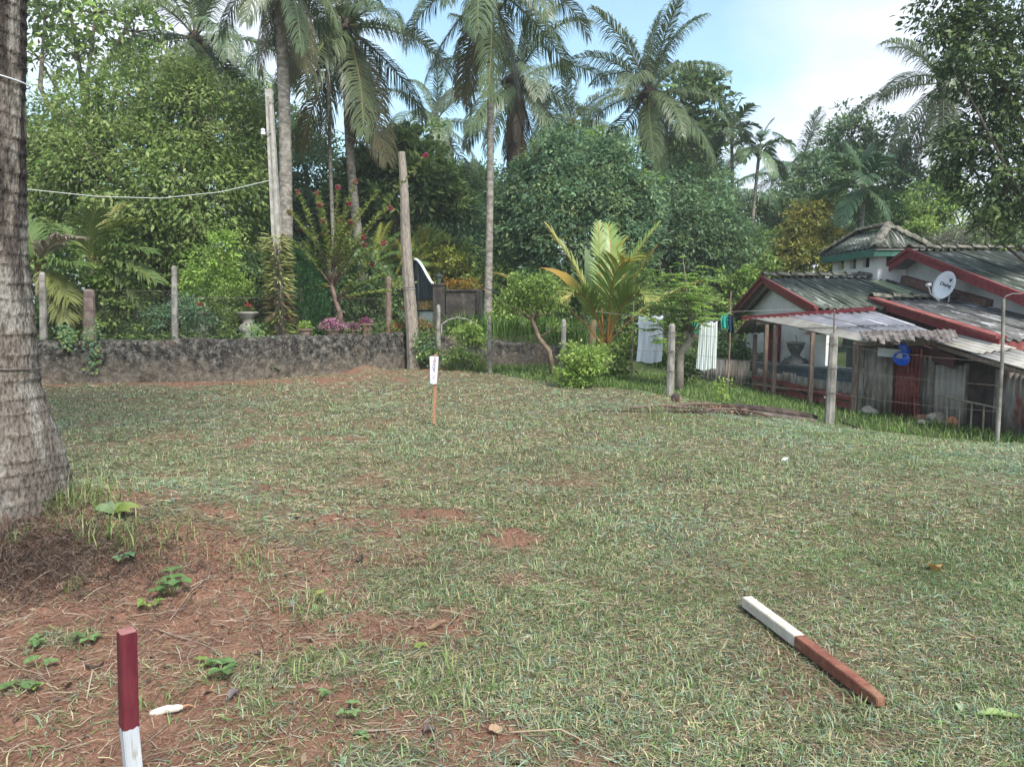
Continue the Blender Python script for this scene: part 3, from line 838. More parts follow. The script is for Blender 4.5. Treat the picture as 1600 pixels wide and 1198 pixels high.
# low front made of upright sheet offcuts above red tin strips
h0, h1 = P(1183, 600, 19.6), P(1342, 625, 15.95)
n_ = 7
for k in range(n_):
    a = h0.lerp(h1, k / n_); b = h0.lerp(h1, (k + .97) / n_)
    zt = P(1180, 577, 19.6).z * (1 - k / n_) + P(1342, 601, 15.95).z * k / n_ + random.Random(k).uniform(-.03, .03)
    za, zb = gh(a.x, a.y) + .18, gh(b.x, b.y) + .18
    me = corr_mesh("front_sheet", (a.x, a.y, zt), (b.x, b.y, zt), (b.x, b.y, zb), (a.x, a.y, za), 4, .02)
    obj("front_sheet", me, OLDSHEET, porch)
offv = Vector((-.09, -.05, 0))
for k, (za, zb, c) in enumerate(((.0, .10, MAROON2), (.13, .22, TIMBER), (.25, .35, MAROON2), (.02, .15, MAROON2), (.20, .33, MAROON2))):
    s0, s1 = ((0, .45), (0, .5), (0, .42), (.40, 1), (.38, 1))[k]
    a = h0.lerp(h1, s0) + offv * (1 + .25 * k); b = h0.lerp(h1, s1) + offv * (1 + .25 * k)
    ga, gb = gh(a.x, a.y), gh(b.x, b.y)
    obj("tin_strip", MB().beam((a.x, a.y, ga + (za + zb) / 2 + .03), (b.x, b.y, gb + (za + zb) / 2 + .03), .03, (zb - za)).mesh("tin_strip"), c, porch)
# ledge inside the porch
a, b = P(1186, 566, 19.9), P(1344, 580, 16.35)
inn = Vector((.14, .10, 0))
ledge = root("ledge", ((a + b) / 2 * 1).copy(), "long blue grey ledge behind the sheet front of the porch", "ledge")
ledge.location.z = GZ
obj("ledge_top", MB().beam(a + inn, b + inn, .34, .06).mesh("ledge_top"), BLUEGREY, ledge)
obj("ledge_front", MB().beam(a + inn - Vector((.07, .06, .30)), b + inn - Vector((.07, .06, .30)), .05, .52).mesh("ledge_front"), BLUEGREY, ledge)
obj("rail", MB().beam(a + inn - Vector((.12, .09, .06)), b + inn - Vector((.12, .09, .06)), .03, .05).mesh("rail"), BLUEGREY, ledge)
# urn planter
u = P(1234, 566, 18.85) ; u = Vector((u.x + .13, u.y, a.lerp(b, .30).z + .032))
STONE = mat("dark_cement_cast", (.115, .12, .12), (.18, .185, .18), 12, .9, .3)
urn = root("garden_urn", u, "dark cement urn on a stepped pedestal on the porch ledge", "urn")
obj("pedestal", MB().lathe([(.30, 0), (.30, .07), (.26, .08), (.26, .12), (.17, .13), (.15, .17)], u, 20).mesh("pedestal"), STONE, urn)
obj("bowl", MB().lathe([(.11, .172), (.10, .22), (.14, .30), (.19, .38), (.20, .46), (.225, .47), (.225, .52), (.18, .525), (.17, .45)], u, 20).mesh("bowl"), STONE, urn)
obj("sprig", MB().tube([u + Vector((0, 0, .45)), u + Vector((.02, 0, .6)), u + Vector((-.02, 0, .68))], .01, 5).mesh("sprig"), TIMBER, urn)

# --- shed front: each panel hangs by itself ---
def wall_sheet(name, label, px0, d0, px1, d1, y0, y1, m, ncorr, parent=None, cat="sheet", group=None, ragged=0, lean=0, seed=0):
    a = P(px0, y0, d0); b = P(px1, y1, d1)
    ga, gb = gh(a.x, a.y) - .04, gh(b.x, b.y) - .04
    me = corr_mesh(name, (a.x + lean, a.y + lean, a.z), (b.x + lean, b.y + lean, b.z), (b.x, b.y, gb), (a.x, a.y, ga), ncorr, .024, ragged=0, rnd=random.Random(seed))
    o = obj(name, me, m, parent)
    if parent is None:
        tag(o, label, cat, group)
    elif label:
        o["label"] = label
    return o

shed = root("lean_to_shed", (8.1, 14.2, GZ), "patchwork lean-to shed of corrugated sheets and a red tin door", "shed")
wall_sheet("panel", "grey brown corrugated panel beside the red door", 1352, 15.75, 1398, 15.35, 541, 545, OLDSHEET, 5, shed)
wall_sheet("panel", "red tin door", 1399, 15.45, 1441, 15.05, 541, 545, MAROON2, 7, shed)
wall_sheet("panel", None, 1441, 15.15, 1456, 15.0, 553, 556, OLDSHEET, 2, shed)
wall_sheet("panel", None, 1459, 14.95, 1511, 14.3, 570, 571, mat("pale_fibre_sheet", (.30, .28, .25), (.38, .36, .33), 5, .95, .3, stretch=(1, 1, .4)), 6, shed)
wall_sheet("panel", None, 1517, 14.3, 1562, 13.6, 570, 574, OLDDARK, 5, shed)
wall_sheet("panel", None, 1556, 13.55, 1580, 13.2, 576, 580, OLDSHEET, 3, shed)
wall_sheet("panel", "corrugated panel splashed red at the foot", 1574, 13.1, 1640, 12.3, 581, 588, STAINED, 7, shed)
wall_sheet("panel", None, 1638, 12.2, 1720, 11.3, 590, 600, STAINED, 7, shed)
a = P(1418, 618, 15.0); obj("loose_tin", MB().beam((a.x + .13, a.y - .16, gh(a.x, a.y) - .02), (a.x + .16, a.y - .06, gh(a.x, a.y) + .45), .26, .02, (1, -1.2, 0)).mesh("loose_tin"), MAROON2, shed)
for px, d, y in ((1346, 15.8, 538), (1456, 14.95, 556), (1512, 14.33, 568)):
    a = P(px, y, d); obj("post", MB().beam((a.x, a.y, gh(a.x, a.y) - .05), a, .08, .08, (0, 1, 0)).mesh("post"), OLDSHEET, shed)
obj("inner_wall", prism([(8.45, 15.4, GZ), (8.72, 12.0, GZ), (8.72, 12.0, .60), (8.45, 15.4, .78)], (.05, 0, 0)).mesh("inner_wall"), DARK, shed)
a, b = P(1442, 549, 15.2), P(1492, 566, 14.3)
obj("eave_board", MB().beam(a, b, .04, .24).mesh("eave_board"), mat("dark_maroon_board", (.085, .035, .04), (.12, .05, .05), 6, .8), shed)
rTL, rTR = P(1448, 532, 14.9), P(1503, 522, 14.6)
rBL, rBR = Vector((7.98, 10.4, .33)), Vector((8.62, 10.4, .40))
sr = obj("shed_roof", MB().beam(rTL - Vector((-.05, .1, .07)), rBL - Vector((-.05, -.1, .07)), .05, .07).beam(rTR - Vector((.05, .1, .07)), rBR - Vector((.05, -.1, .07)), .05, .07).mesh("shed_roof"), TIMBER, shed)
sheets(sr, "roof_sheet", rTL, rTR, rBR, rBL, 1, 3, 5, CREAM, seed=25, amp=.018)
# broken sheets on the corner of the two roofs
rnd = random.Random(4)
for k in range(6):
    s = k / 6
    tl = P(1342 + 24 * k, 521 - .2 * k, 15.95 - .27 * k); tr2 = P(1372 + 24 * k, 520, 15.6 - .27 * k)
    bl = P(1350 + 24 * k, 538 + rnd.uniform(-2, 3), 15.1 - .27 * k); br = P(1384 + 23 * k, 537 + rnd.uniform(-2, 3), 14.8 - .27 * k)
    up = Vector((0, 0, .05 + .012 * (k % 2)))
    me = corr_mesh("broken_sheet", tl + up, tr2 + up, br + up * .6, bl + up * .6, 3, .014, ragged=.42, rnd=rnd)
    obj("broken_sheet", me, mat("crumbling_sheet", (.10, .085, .08), (.20, .175, .165), 6, .95, .4), sr)
# things at the shed front
a = P(1386, 551, 15.3)
br_ = obj("gutter_box", MB().beam(a + Vector((-.20, -.03, .02)), a + Vector((.20, -.19, -.02)), .16, .15).beam(a + Vector((-.21, -.03, .10)), a + Vector((.21, -.19, .06)), .20, .02).mesh("gutter_box"), mat("dull_zinc", (.33, .36, .37), (.42, .45, .45), 6, .5, metal=.3))
tag(br_, "grey zinc box fixed under the broken eave beside the blue basin", "box")
c = P(1407, 563, 15.05)
BLUE = mat("blue_plastic", (.012, .10, .55), None, rough=.3, spec=.5)
bas = root("basin", c, "bright blue plastic basin hanging on the shed front", "basin")
m = MB(); m.lathe([(.02, .02), (.13, .02), (.165, .13), (.185, .135), (.185, .12), (.17, .12), (.135, -.005), (.02, -.005)], (0, 0, 0), 24)
o = obj("bowl", m.mesh("bowl", smooth=True), BLUE, bas, local=True); o.rotation_euler = (R(62), R(18), R(-25)); o.scale = (.82, .82, .82)
o = obj("bowl_flap", MB().tube([(-.05, 0, .30), (.03, -.02, .28), (.10, -.03, .18), (.12, -.03, .08)], [.05, .08, .09, .05], 8).mesh("bowl_flap", smooth=True), BLUE, bas, local=True)
o.scale = (1, .55, 1)
# bamboo rail
rl = root("bamboo_rail", G(1510, 660), "thin pale bamboo rail on short stakes before the shed panels", "rail")
BAM = mat("dry_bamboo", (.20, .17, .13), (.29, .25, .19), 8, .8, .2)
a, b = P(1461, 615, 14.2), P(1562, 638, 12.75)
obj("pole", MB().tube([a, a.lerp(b, .5) - Vector((0, 0, .012)), b], .019, 8).mesh("pole"), BAM, rl)
for s in (.05, .22, .42, .6, .78, .97):
    q = a.lerp(b, s); obj("stake", MB().tube([(q.x, q.y, gh(q.x, q.y) - .05), (q.x, q.y, q.z - .01)], .016, 6).mesh("stake"), BAM, rl)
# corrugated yard fence at the far end of the porch
yf = root("sheet_fence", P(1135, 600, 20.0), "short grey corrugated fence standing left of the porch", "fence")
for k in range(4):
    wall_sheet("panel", None, 1095 + 19.5 * k, 20.3, 1094 + 19.5 * (k + 1), 20.3, 559 + 1.5 * k, 560 + 1.5 * k, OLDDARK if k < 2 else OLDSHEET, 3, yf)
# stones at the shed foot
def rock(name, label, loc, s, m, seed, group=None, sq=(1, 1, .7)):
    import bmesh
    bm = bmesh.new(); bmesh.ops.create_icosphere(bm, subdivisions=2, radius=1)
    r_ = random.Random(seed)
    ph = [r_.uniform(0, 6) for _ in range(6)]
    for v in bm.verts:
        k = 1 + .22 * math.sin(2.3 * v.co.x + ph[0]) + .18 * math.sin(3.1 * v.co.y + ph[1]) + .15 * math.sin(3.7 * v.co.z + ph[2]) + r_.uniform(-.06, .06)
        v.co = Vector((v.co.x * k * s * sq[0], v.co.y * k * s * sq[1], v.co.z * k * s * sq[2]))
    me = bpy.data.meshes.new(name); bm.to_mesh(me); bm.free()
    o = obj(name, me, m); o.location = (loc[0], loc[1], gh(loc[0], loc[1]) + s * sq[2] * .45)
    o.rotation_euler.z = r_.uniform(0, 6)
    return tag(o, label, "stone", group)
LATER = mat("laterite_lump", (.30, .12, .075), (.40, .21, .14), 12, .95, .5)
GREYST = mat("grey_field_stone", (.22, .21, .18), (.34, .32, .28), 10, .95, .5)
for k, (px, py, s, m_, lb) in enumerate(((1443, 638, .15, LATER, "rounded orange laterite lump at the foot of the red tin door"),
        (1460, 640, .17, GREYST, "pale grey stone right of the laterite lump by the shed"), (1443, 653, .10, GREYST, "small mossy stone in the grass below the laterite lump"),
        (1360, 634, .16, GREYST, "flat pale stone at the left foot of the grey shed panel"), (1490, 634, .13, LATER, "upright orange brick lump behind the bamboo rail"))):
    q = P(px, py, (14.75, 14.55, 14.2, 15.6, 14.2)[k]); rock("stone", lb, (q.x, q.y), s, m_, k)
# satellite dish
dc = P(1478, 447, 17.9)
dish = root("satellite_dish", dc, "white oval satellite dish with dark lettering above the front roof", "satellite dish")
DW = mat("white_dish_paint", (.68, .71, .76), (.62, .65, .71), 6, .4, spec=.4)
INK = mat("black_print", (.03, .035, .045), None, rough=.6)
vs = []; fs = []; rings, seg = 7, 36
for lay in (0, 1):
    for i in range(rings):
        rr = (i / (rings - 1))
        for k in range(seg):
            an = 2 * math.pi * k / seg
            vs.append((rr * .36 * math.cos(an), rr * .40 * math.sin(an), .09 * rr * rr - lay * .012))
o_ = rings * seg
for i in range(rings - 1):
    for k in range(seg):
        q = (i * seg + k, i * seg + (k + 1) % seg, (i + 1) * seg + (k + 1) % seg, (i + 1) * seg + k)
        fs.append(q); fs.append(tuple(o_ + z for z in q[::-1]))
e = (rings - 1) * seg
for k in range(seg):
    fs.append((e + k, e + (k + 1) % seg, o_ + e + (k + 1) % seg, o_ + e + k))
DROT = Matrix(((0, 0, 0), (0, 0, 0), (0, 0, 0)))
nz_ = Vector((-.90, -.30, .24)).normalized(); xz = Vector((0, 0, 1)).cross(nz_).normalized(); yz = nz_.cross(xz)
DROT = Matrix((xz, yz, nz_)).transposed() @ Matrix.Rotation(R(-14), 3, 'Z')
refl = obj("reflector", MB().add(vs, fs).mesh("reflector", smooth=True), DW, dish, local=True)
refl.rotation_euler = DROT.to_euler(); refl.scale = (.84, .84, .84)
def text_mesh(body, size, ext=.002):
    cu = bpy.data.curves.new("t", 'FONT'); cu.body = body; cu.size = size; cu.align_x = 'CENTER'; cu.align_y = 'CENTER'; cu.extrude = ext; cu.resolution_u = 3
    t = bpy.data.objects.new("t", cu); COL.objects.link(t)
    dg = bpy.context.evaluated_depsgraph_get(); me = bpy.data.meshes.new_from_object(t.evaluated_get(dg))
    bpy.data.objects.remove(t); bpy.data.curves.remove(cu)
    return me
tm = text_mesh("Dialog", .15, .004)
for v in tm.vertices:
    v.co.z += .09 * ((v.co.x / .36) ** 2 + ((v.co.y + .03) / .40) ** 2) + .004
lt = obj("lettering", tm, INK, refl, local=True); lt.location = (0, .03, .004)
lg = MB()
for cx_, cy_, rr in ((.10, .16, .030), (.135, .205, .026), (.06, .20, .018)):
    lg.lathe([(rr, 0), (rr, .004)], (cx_, cy_, .09 * ((cx_ / .36) ** 2 + (cy_ / .40) ** 2) + .012), 12)
lg.tube([(.075, .15, .022), (.12, .175, .026), (.15, .235, .040)], .010, 6)
obj("logo", lg.mesh("logo"), INK, refl, local=True)
ARM = mat("grey_arm_metal", (.62, .63, .65), None, rough=.5, metal=.3)
b0 = nz_ * .08 - yz * .38
obj("feed_arm", MB().tube([b0, b0 + nz_ * .30 + yz * .10, nz_ * .52 - yz * .12], .014, 6).mesh("feed_arm"), ARM, dish, local=True)
obj("receiver", MB().tube([nz_ * .56 - yz * .12, nz_ * .46 - yz * .09], [.035, .045], 10).mesh("receiver"), ARM, dish, local=True)
obj("mast", MB().tube([-nz_ * .03, -nz_ * .12 - Vector((0, 0, .08)), Vector((.10, .05, -.62))], .022, 8).mesh("mast"), ARM, dish, local=True)

# ================================================================== WALLS, FENCES, GATE
def path_wall(name, label, path, ztop, thick, m, seed, step=.10, rows=12, lean=.0):
    """rubble wall along a plan path: front face to the camera, uneven plastered stone"""
    pts = []; L = [0]
    for a, b in zip(path[:-1], path[1:]):
        L.append(L[-1] + math.hypot(b[0] - a[0], b[1] - a[1]))
    n = int(L[-1] / step)
    s = np.linspace(0, L[-1], n + 1)
    X = np.interp(s, L, [p[0] for p in path]); Y = np.interp(s, L, [p[1] for p in path])
    dx = np.gradient(X); dy = np.gradient(Y); l = np.hypot(dx, dy); nxv = dy / l; nyv = -dx / l      # towards the camera
    zt = np.interp(s, L, ztop) + (fbm(s * 1.3, s * 0 + seed, seed, 3) - .5) * .10
    zb = hgt(X + nxv * .1, Y + nyv * .1) - .12
    V = []; prof = [(0, 1, 1)] * 0
    cols = []
    for r in range(rows + 1):
        t = r / rows
        z = zb + (zt - zb) * t
        d = .05 * (fbm(s * 3.1, z * 4.3 + 7, seed, 4) - .5) + .05 * (vnoise(s * 6.5, z * 7.5, seed + 3) - .5) + .06 * (1 - t) - .03 * (t > .97)
        V.append(np.stack([X + nxv * d, Y + nyv * d, z], -1))
    for k, (off, dz) in enumerate(((thick * .5, .01), (thick, -.02))):
        V.append(np.stack([X - nxv * off, Y - nyv * off, zt + dz], -1))
    V.append(np.stack([X - nxv * thick, Y - nyv * thick, zb], -1))
    R_ = len(V); V = np.concatenate(V)
    idx = np.arange(R_ * (n + 1)).reshape(R_, n + 1)
    q = np.stack([idx[:-1, :-1], idx[:-1, 1:], idx[1:, 1:], idx[1:, :-1]], -1).reshape(-1, 4)
    for e in (0, n):
        pass
    me = np_mesh(name, V, [q], smooth=True)
    o = obj(name, me, m)
    return tag(o, label, "wall")

def wall_material():
    m = bpy.data.materials.new("mouldy_rubble"); m.use_nodes = True
    n = m.node_tree.nodes; L = m.node_tree.links; b = n["Principled BSDF"]
    b.inputs["Roughness"].default_value = .95; b.inputs["Specular IOR Level"].default_value = .1
    tc = n.new("ShaderNodeTexCoord")
    def noise(sc, det=8, ro=.62):
        q = n.new("ShaderNodeTexNoise"); q.inputs["Scale"].default_value = sc; q.inputs["Detail"].default_value = det
        q.inputs["Roughness"].default_value = ro; L.new(tc.outputs["Object"], q.inputs["Vector"]); return q.outputs["Fac"]
    def ramp(f, stops):
        r = n.new("ShaderNodeValToRGB"); e = r.color_ramp.elements
        while len(e) < len(stops): e.new(0.5)
        for i, (p, c) in enumerate(stops):
            e[i].position = p; e[i].color = (*c, 1)
        L.new(f, r.inputs[0]); return r.outputs[0]
    base = ramp(noise(8, 12, .68), [(.38, (.012, .012, .012)), (.50, (.050, .047, .043)), (.60, (.12, .112, .10)), (.74, (.26, .24, .21))])
    spots = ramp(noise(24), [(.58, (0, 0, 0)), (.68, (1, 1, 1))])
    x = n.new("ShaderNodeMix"); x.data_type = 'RGBA'; L.new(spots, x.inputs[0]); L.new(base, x.inputs[6]); x.inputs[7].default_value = (.26, .25, .235, 1)
    moss = ramp(noise(2.1), [(.56, (0, 0, 0)), (.70, (.7, .7, .7))])
    y = n.new("ShaderNodeMix"); y.data_type = 'RGBA'; L.new(moss, y.inputs[0]); L.new(x.outputs[2], y.inputs[6]); y.inputs[7].default_value = (.12, .085, .062, 1)
    sx = n.new("ShaderNodeSeparateXYZ"); L.new(tc.outputs["Object"], sx.inputs[0])
    hz = n.new("ShaderNodeMath"); hz.operation = 'MULTIPLY_ADD'; L.new(noise(3.3), hz.inputs[0]); hz.inputs[1].default_value = -1.5; L.new(sx.outputs[2], hz.inputs[2])
    foot = ramp(hz.outputs[0], [(0, (1, 1, 1)), (.001, (0, 0, 0))]) if False else None
    mr = n.new("ShaderNodeMapRange"); mr.inputs[1].default_value = -.95; mr.inputs[2].default_value = -.35; mr.inputs[3].default_value = .6; mr.inputs[4].default_value = 0.0
    L.new(hz.outputs[0], mr.inputs[0])
    foot = ramp(noise(9), [(.35, (.10, .082, .064)), (.65, (.26, .215, .17))])
    z2 = n.new("ShaderNodeMix"); z2.data_type = 'RGBA'; L.new(mr.outputs[0], z2.inputs[0]); L.new(y.outputs[2], z2.inputs[6]); L.new(foot, z2.inputs[7])
    L.new(z2.outputs[2], b.inputs["Base Color"])
    bp = n.new("ShaderNodeBump"); bp.inputs["Strength"].default_value = 1; bp.inputs["Distance"].default_value = .05
    L.new(noise(11), bp.inputs["Height"]); L.new(bp.outputs[0], b.inputs["Normal"])
    return m
MOULD = wall_material()
path_wall("rubble_wall", "long low mouldy rubble wall along the left back of the lot", [(-30, 15.6), (-10.3, 16.4), (-6, 17.0), (-4.4, 18.6), (-2.75, 20.45)],
          [.74, .72, .74, .75, .74], .36, MOULD, 3)
path_wall("rubble_wall", "low dark rubble wall behind the citrus tree, sinking to the right", [(-2.6, 20.55), (-.7, 21.0), (1.5, 21.5), (2.4, 21.9)], [.64, .58, .30, .08], .34, MOULD, 8)

CONC = mat("weathered_concrete", (.17, .165, .15), (.30, .285, .26), 9, .95, .4, c3=(.10, .095, .085), scale3=4, ramp3=(.52, .7), stretch=(1, 1, .5))
CONCP = mat("pale_concrete", (.30, .29, .27), (.42, .40, .37), 9, .95, .3, c3=(.20, .19, .17), scale3=4, ramp3=(.54, .7))

def conc_post(px, ytop, base, label, wdt=.11, dep=.11, m=CONC, group="concrete fence posts", tip=True, leanpx=0, name="fence_post", rot=0.0):
    """upright cast post: a tapering shaft with a weathered pointed head and wire ties"""
    b = Vector(base)
    top = P(px + leanpx, ytop, b.y)
    r = root(name, b, label, "post", group)
    vs = []; w0, w1 = wdt / 2, wdt * .42
    t = top - b
    for s, hw_ in ((-.06, w0), (.5, (w0 + w1) / 2 * 1.02), (.965, w1), (1.0, w1 * .55)):
        c = b + t * s
        for k in range(8):
            an = 2 * math.pi * (k + .5) / 8 + rot
            q = 1 / max(abs(math.cos(an - rot)), abs(math.sin(an - rot))) * .97
            vs.append(c + Vector((math.cos(an) * hw_ * q, math.sin(an) * hw_ * dep / wdt * q, 0)))
    fs = [(i * 8 + k, i * 8 + (k + 1) % 8, (i + 1) * 8 + (k + 1) % 8, (i + 1) * 8 + k) for i in range(3) for k in range(8)]
    fs += [tuple(range(24, 32))]
    obj("shaft", MB().add(vs, fs).mesh("shaft"), m, r)
    for s in (.35, .62, .88):
        c = b + t * s; hw_ = w0 + (w1 - w0) * s + .008
        pts = [c + Vector((math.cos(a_) * hw_ * 1.2, math.sin(a_) * hw_ * 1.2, .012 * math.sin(3 * a_))) for a_ in np.linspace(0, 2 * math.pi, 9)]
        obj("wire_tie", MB().tube(pts, .004, 4).mesh("wire_tie"), WIRE, r)
    return b, top
WIRE = mat("rusty_wire", (.12, .10, .09), (.2, .17, .15), 20, .7, metal=.3)
GALV = mat("galvanised_wire", (.30, .30, .30), None, rough=.5, metal=.4)

posts = []
for (px, yt, fx, lb, wd, lean) in (
        (685, 476, 0, "round-headed fence post beside the old pole, left of the gate wall", .12, 0),
        (765, 494, 1, "thin concrete fence post in front of the gate wall's right end", .10, 0),
        (880, 498, 2, "concrete fence post between the citrus tree and the round bush", .115, 1),
        (1048, 505, 3, "leaning concrete fence post before the feathery shrub and laundry", .15, 2),
        (1300, 521, 4, "stout concrete fence post with a rod on top before the porch", .16, 3)):
    X, Y = FENCE[fx]
    X = P(px, 560, Y).x
    posts.append(conc_post(px, yt, (X, Y, gh(X, Y)), lb, wd, wd, leanpx=lean))
a = posts[4][1]
rod = obj("steel_rod", MB().tube([a - Vector((0, 0, .06)), a + Vector((-.01, 0, .42))], .012, 6).mesh("steel_rod"), WIRE)
tag(rod, "thin rusty rod rising from the stout post before the porch", "rod")
# pipe pole at the right edge
X, Y = P(1567, 560, 11.6).x, 11.6
b = Vector((X, Y, gh(X, Y)))
r = root("pipe_pole", b, "tall thin grey pole at the right in front of the sheds", "pole")
obj("shaft", MB().tube([b - Vector((0, 0, .05)), P(1566, 560, Y), P(1568, 468, Y)], [.028, .026, .025], 10).mesh("shaft"), CONC, r)
top = P(1568, 468, Y)
obj("hook", MB().tube([top, top + Vector((.03, 0, .05)), top + Vector((.14, .02, .09)), top + Vector((.30, .05, .085))], .0045, 5).mesh("hook"), GALV, r)
# fence wires: strands strung from post to post
tops = posts + [(b, top)]
for k, f in enumerate((.35, .62, .88)):
    m = MB()
    pts = []
    for i, (bb, tt) in enumerate(tops):
        q = bb + (tt - bb) * f if i < 5 else Vector((bb.x, bb.y, bb.z + (.5, .9, 1.25)[k]))
        q = q + Vector((-.02, -.075, 0))
        if pts:
            for s in (.33, .66):
                e = pts[-1] if s == .33 else pts0
                c = pts0.lerp(q, s) if s == .66 else pts[-1].lerp(q, s); c = c - Vector((0, 0, .03)); pts.append(c)
        pts.append(q); pts0 = q
    m.tube(pts, .0035, 4)
    o = obj("fence_wire", m.mesh("fence_wire"), WIRE)
    tag(o, ("lowest", "middle", "topmost")[k] + " wire strand strung along the concrete fence posts", "wire", "strands of the lot fence")

# posts on the left wall with a chain-link net
lp = []
for px, yt, d, lb, wd, m_ in ((66, 425, 17.0, "slim grey post behind the wall nearest the big palm trunk", .15, CONC),
        (272, 415, 17.35, "slim concrete post behind the wall left of the garden urns", .14, CONC),
        (607, 432, 20.9, "weathered post standing between the pink flowers and the old pole", .17, TIMBER)):
    a = P(px, 500, d); lp.append(conc_post(px, yt, (a.x, d, gh(a.x, d)), lb, wd, wd, m_, "posts behind the rubble wall"))
a = P(138, 500, 17.6)
lp.append(conc_post(139, 452, (a.x, 17.6, gh(a.x, 17.6)), "thick short brown stump post under the vines behind the wall", .26, .26, mat("brown_stump", (.13, .095, .085), (.21, .165, .15), 7, .95, .4), "posts behind the rubble wall"))

def chain_link(name, label, a, b, h, gap=.085, rad=.0013):
    a = Vector(a); b = Vector(b); L = (Vector((b.x, b.y, 0)) - Vector((a.x, a.y, 0))).length; m = MB()
    n = int(L / gap)
    def pt(s, z):
        q = a.lerp(b, s / L); return Vector((q.x, q.y, q.z + z))
    for i in range(-int(h / gap), n):
        for sgn in (1, -1):
            s0 = i * gap; s1 = s0 + h; z0, z1 = 0, h
            if s0 < 0: z0 = -s0; s0 = 0
            if s1 > L: z1 = h - (s1 - L); s1 = L
            if s1 <= s0: continue
            p = pt(s0, z0 if sgn > 0 else h - z0); q = pt(s1, z1 if sgn > 0 else h - z1)
            m.tube([p, q], rad, 3, cap=False)
    for z in (0.0, h):
        m.tube([pt(0, z), pt(L, z)], .005, 4)
    o = obj(name, m.mesh(name), WIRE)
    o["kind"] = "thing"
    return tag(o, label, "fence net")
def off(p, dy): return Vector((p.x, p.y + dy, p.z))
chain_link("chain_link_net", "sagging chain-link net between the two slim posts behind the left wall", off(lp[0][0], -.10), off(lp[1][0], -.10), 1.15)
chain_link("chain_link_net", "chain-link net from the slim post past the urns to the weathered post", off(lp[1][0], -.10), off(lp[2][0], -.12), 1.0)

# tall old poles
b = P(441, 520, 18.7); b.z = gh(b.x, b.y)
up = root("utility_pole", b, "tall square concrete pole behind the wall wrapped by striped foliage", "pole")
t = P(420, 140, 18.7)
obj("shaft", MB().beam(b - Vector((0, 0, .1)), t, .24, .20, (0, 1, 0), .15, .13).mesh("shaft"), CONCP, up)
obj("groove", MB().beam(b.lerp(t, .02) + Vector((.0, -.112, 0)), b.lerp(t, .97) + Vector((.0, -.078, 0)), .03, .012, (0, 1, 0)).mesh("groove"), CONC, up)
q = P(411, 207, 18.5)
obj("insulator", MB().lathe([(.03, -.06), (.055, -.05), (.055, 0), (.03, .02), (.05, .03), (.05, .07), (.02, .09)], q, 10).mesh("insulator"), DW, up)
obj("bracket", MB().tube([q, P(424, 208, 18.62)], .015, 6).mesh("bracket"), GALV, up)
c1 = P(-60, 285, 17.0); c2 = P(150, 307, 17.8); c3 = P(250, 310, 18.1); c4 = P(345, 300, 18.3); c5 = P(421, 282, 18.55)
cb = obj("overhead_cable", MB().tube([c1, c2, c3, c4, c5], .0075, 6).mesh("overhead_cable"), mat("pale_cable", (.55, .57, .57), None, rough=.5))
tag(cb, "pale cable sagging from the left to the tall concrete pole", "cable")
cb2 = obj("overhead_cable", MB().tube([P(421, 160, 18.6), P(530, 205, 20), P(628, 260, 21.3)], .008, 5).mesh("overhead_cable"), mat("dark_cable", (.06, .06, .06), None, rough=.6))
tag(cb2, "thin dark cable running from the concrete pole down to the old timber pole", "cable")
b = G(645, 566); b = Vector((P(646, 560, 20.1).x, 20.1, gh(P(646, 560, 20.1).x, 20.1)))
op = root("old_pole", b, "old split timber pole leaning in front of the gate", "pole")
t = P(627, 238, 20.6); OLDW = mat("silvered_timber", (.17, .145, .12), (.31, .275, .24), 10, .95, .5, stretch=(5, 5, .5))
pts = [b - Vector((0, 0, .1))] + [b.lerp(t, s) + Vector((.02 * math.sin(9 * s), 0, 0)) for s in (.15, .3, .45, .6, .75, .9, 1)]
obj("shaft", MB().tube(pts, [.17, .165, .16, .15, .135, .12, .105, .09], 9).mesh("shaft"), OLDW, op)
obj("wire_tie", MB().tube([b.lerp(t, .36) + Vector((math.cos(a_) * .165, math.sin(a_) * .165, .01 * a_)) for a_ in np.linspace(0, 12, 26)], .008, 4).mesh("wire_tie"), GALV, op)
obj("split_strip", MB().beam(b.lerp(t, .30) + Vector((.04, -.165, 0)), b.lerp(t, .55) + Vector((.02, -.145, 0)), .035, .02, (0, 1, 0)).mesh("split_strip"), CONC, op)

# gate
gL, gR = P(624, 518, 25.3), P(689, 518, 22.9)
gL.z = gR.z = .70
gate = root("gate", (gL + gR) / 2, "black metal gate with a swept white-edged top and gold lattice band", "gate")
BLK = mat("black_gate_paint", (.025, .032, .042), (.045, .055, .068), 8, .5)
GOLD = mat("dull_gold_lattice", (.26, .16, .065), (.36, .24, .11), 20, .55, metal=.2)
GW = mat("white_gate_sheet", (.72, .74, .78), (.62, .65, .70), 5, .6)
def gp(s, z): q = gL.lerp(gR, s); return Vector((q.x, q.y, q.z + z))
gwid = (gR - gL).length
def topz(s):
    s = max(0.0, min(1.0, s))
    pk = .42
    if s < pk: return .95 + 1.22 * (s / pk) ** 1.6
    u_ = (s - pk) / (1 - pk); return 1.34 + .85 * (1 - float(sstep(0.0, .85, u_)))
obj("frame", MB().beam(gp(0, 0), gp(0, topz(0)), .06, .06, (0, 1, 0)).beam(gp(1, 0), gp(1, topz(1)), .06, .06, (0, 1, 0)).beam(gp(.5, 0), gp(.5, topz(.5)), .05, .05, (0, 1, 0)).beam(gp(0, .03), gp(1, .03), .05, .05).beam(gp(0, .60), gp(1, .60), .05, .06)
    .beam(gp(0, .95), gp(1, .95), .05, .05).mesh("frame"), BLK, gate)
obj("top_rail", MB().tube([gp(s, topz(s)) for s in np.linspace(0, .42, 9)], .035, 6).mesh("top_rail"), BLK, gate)
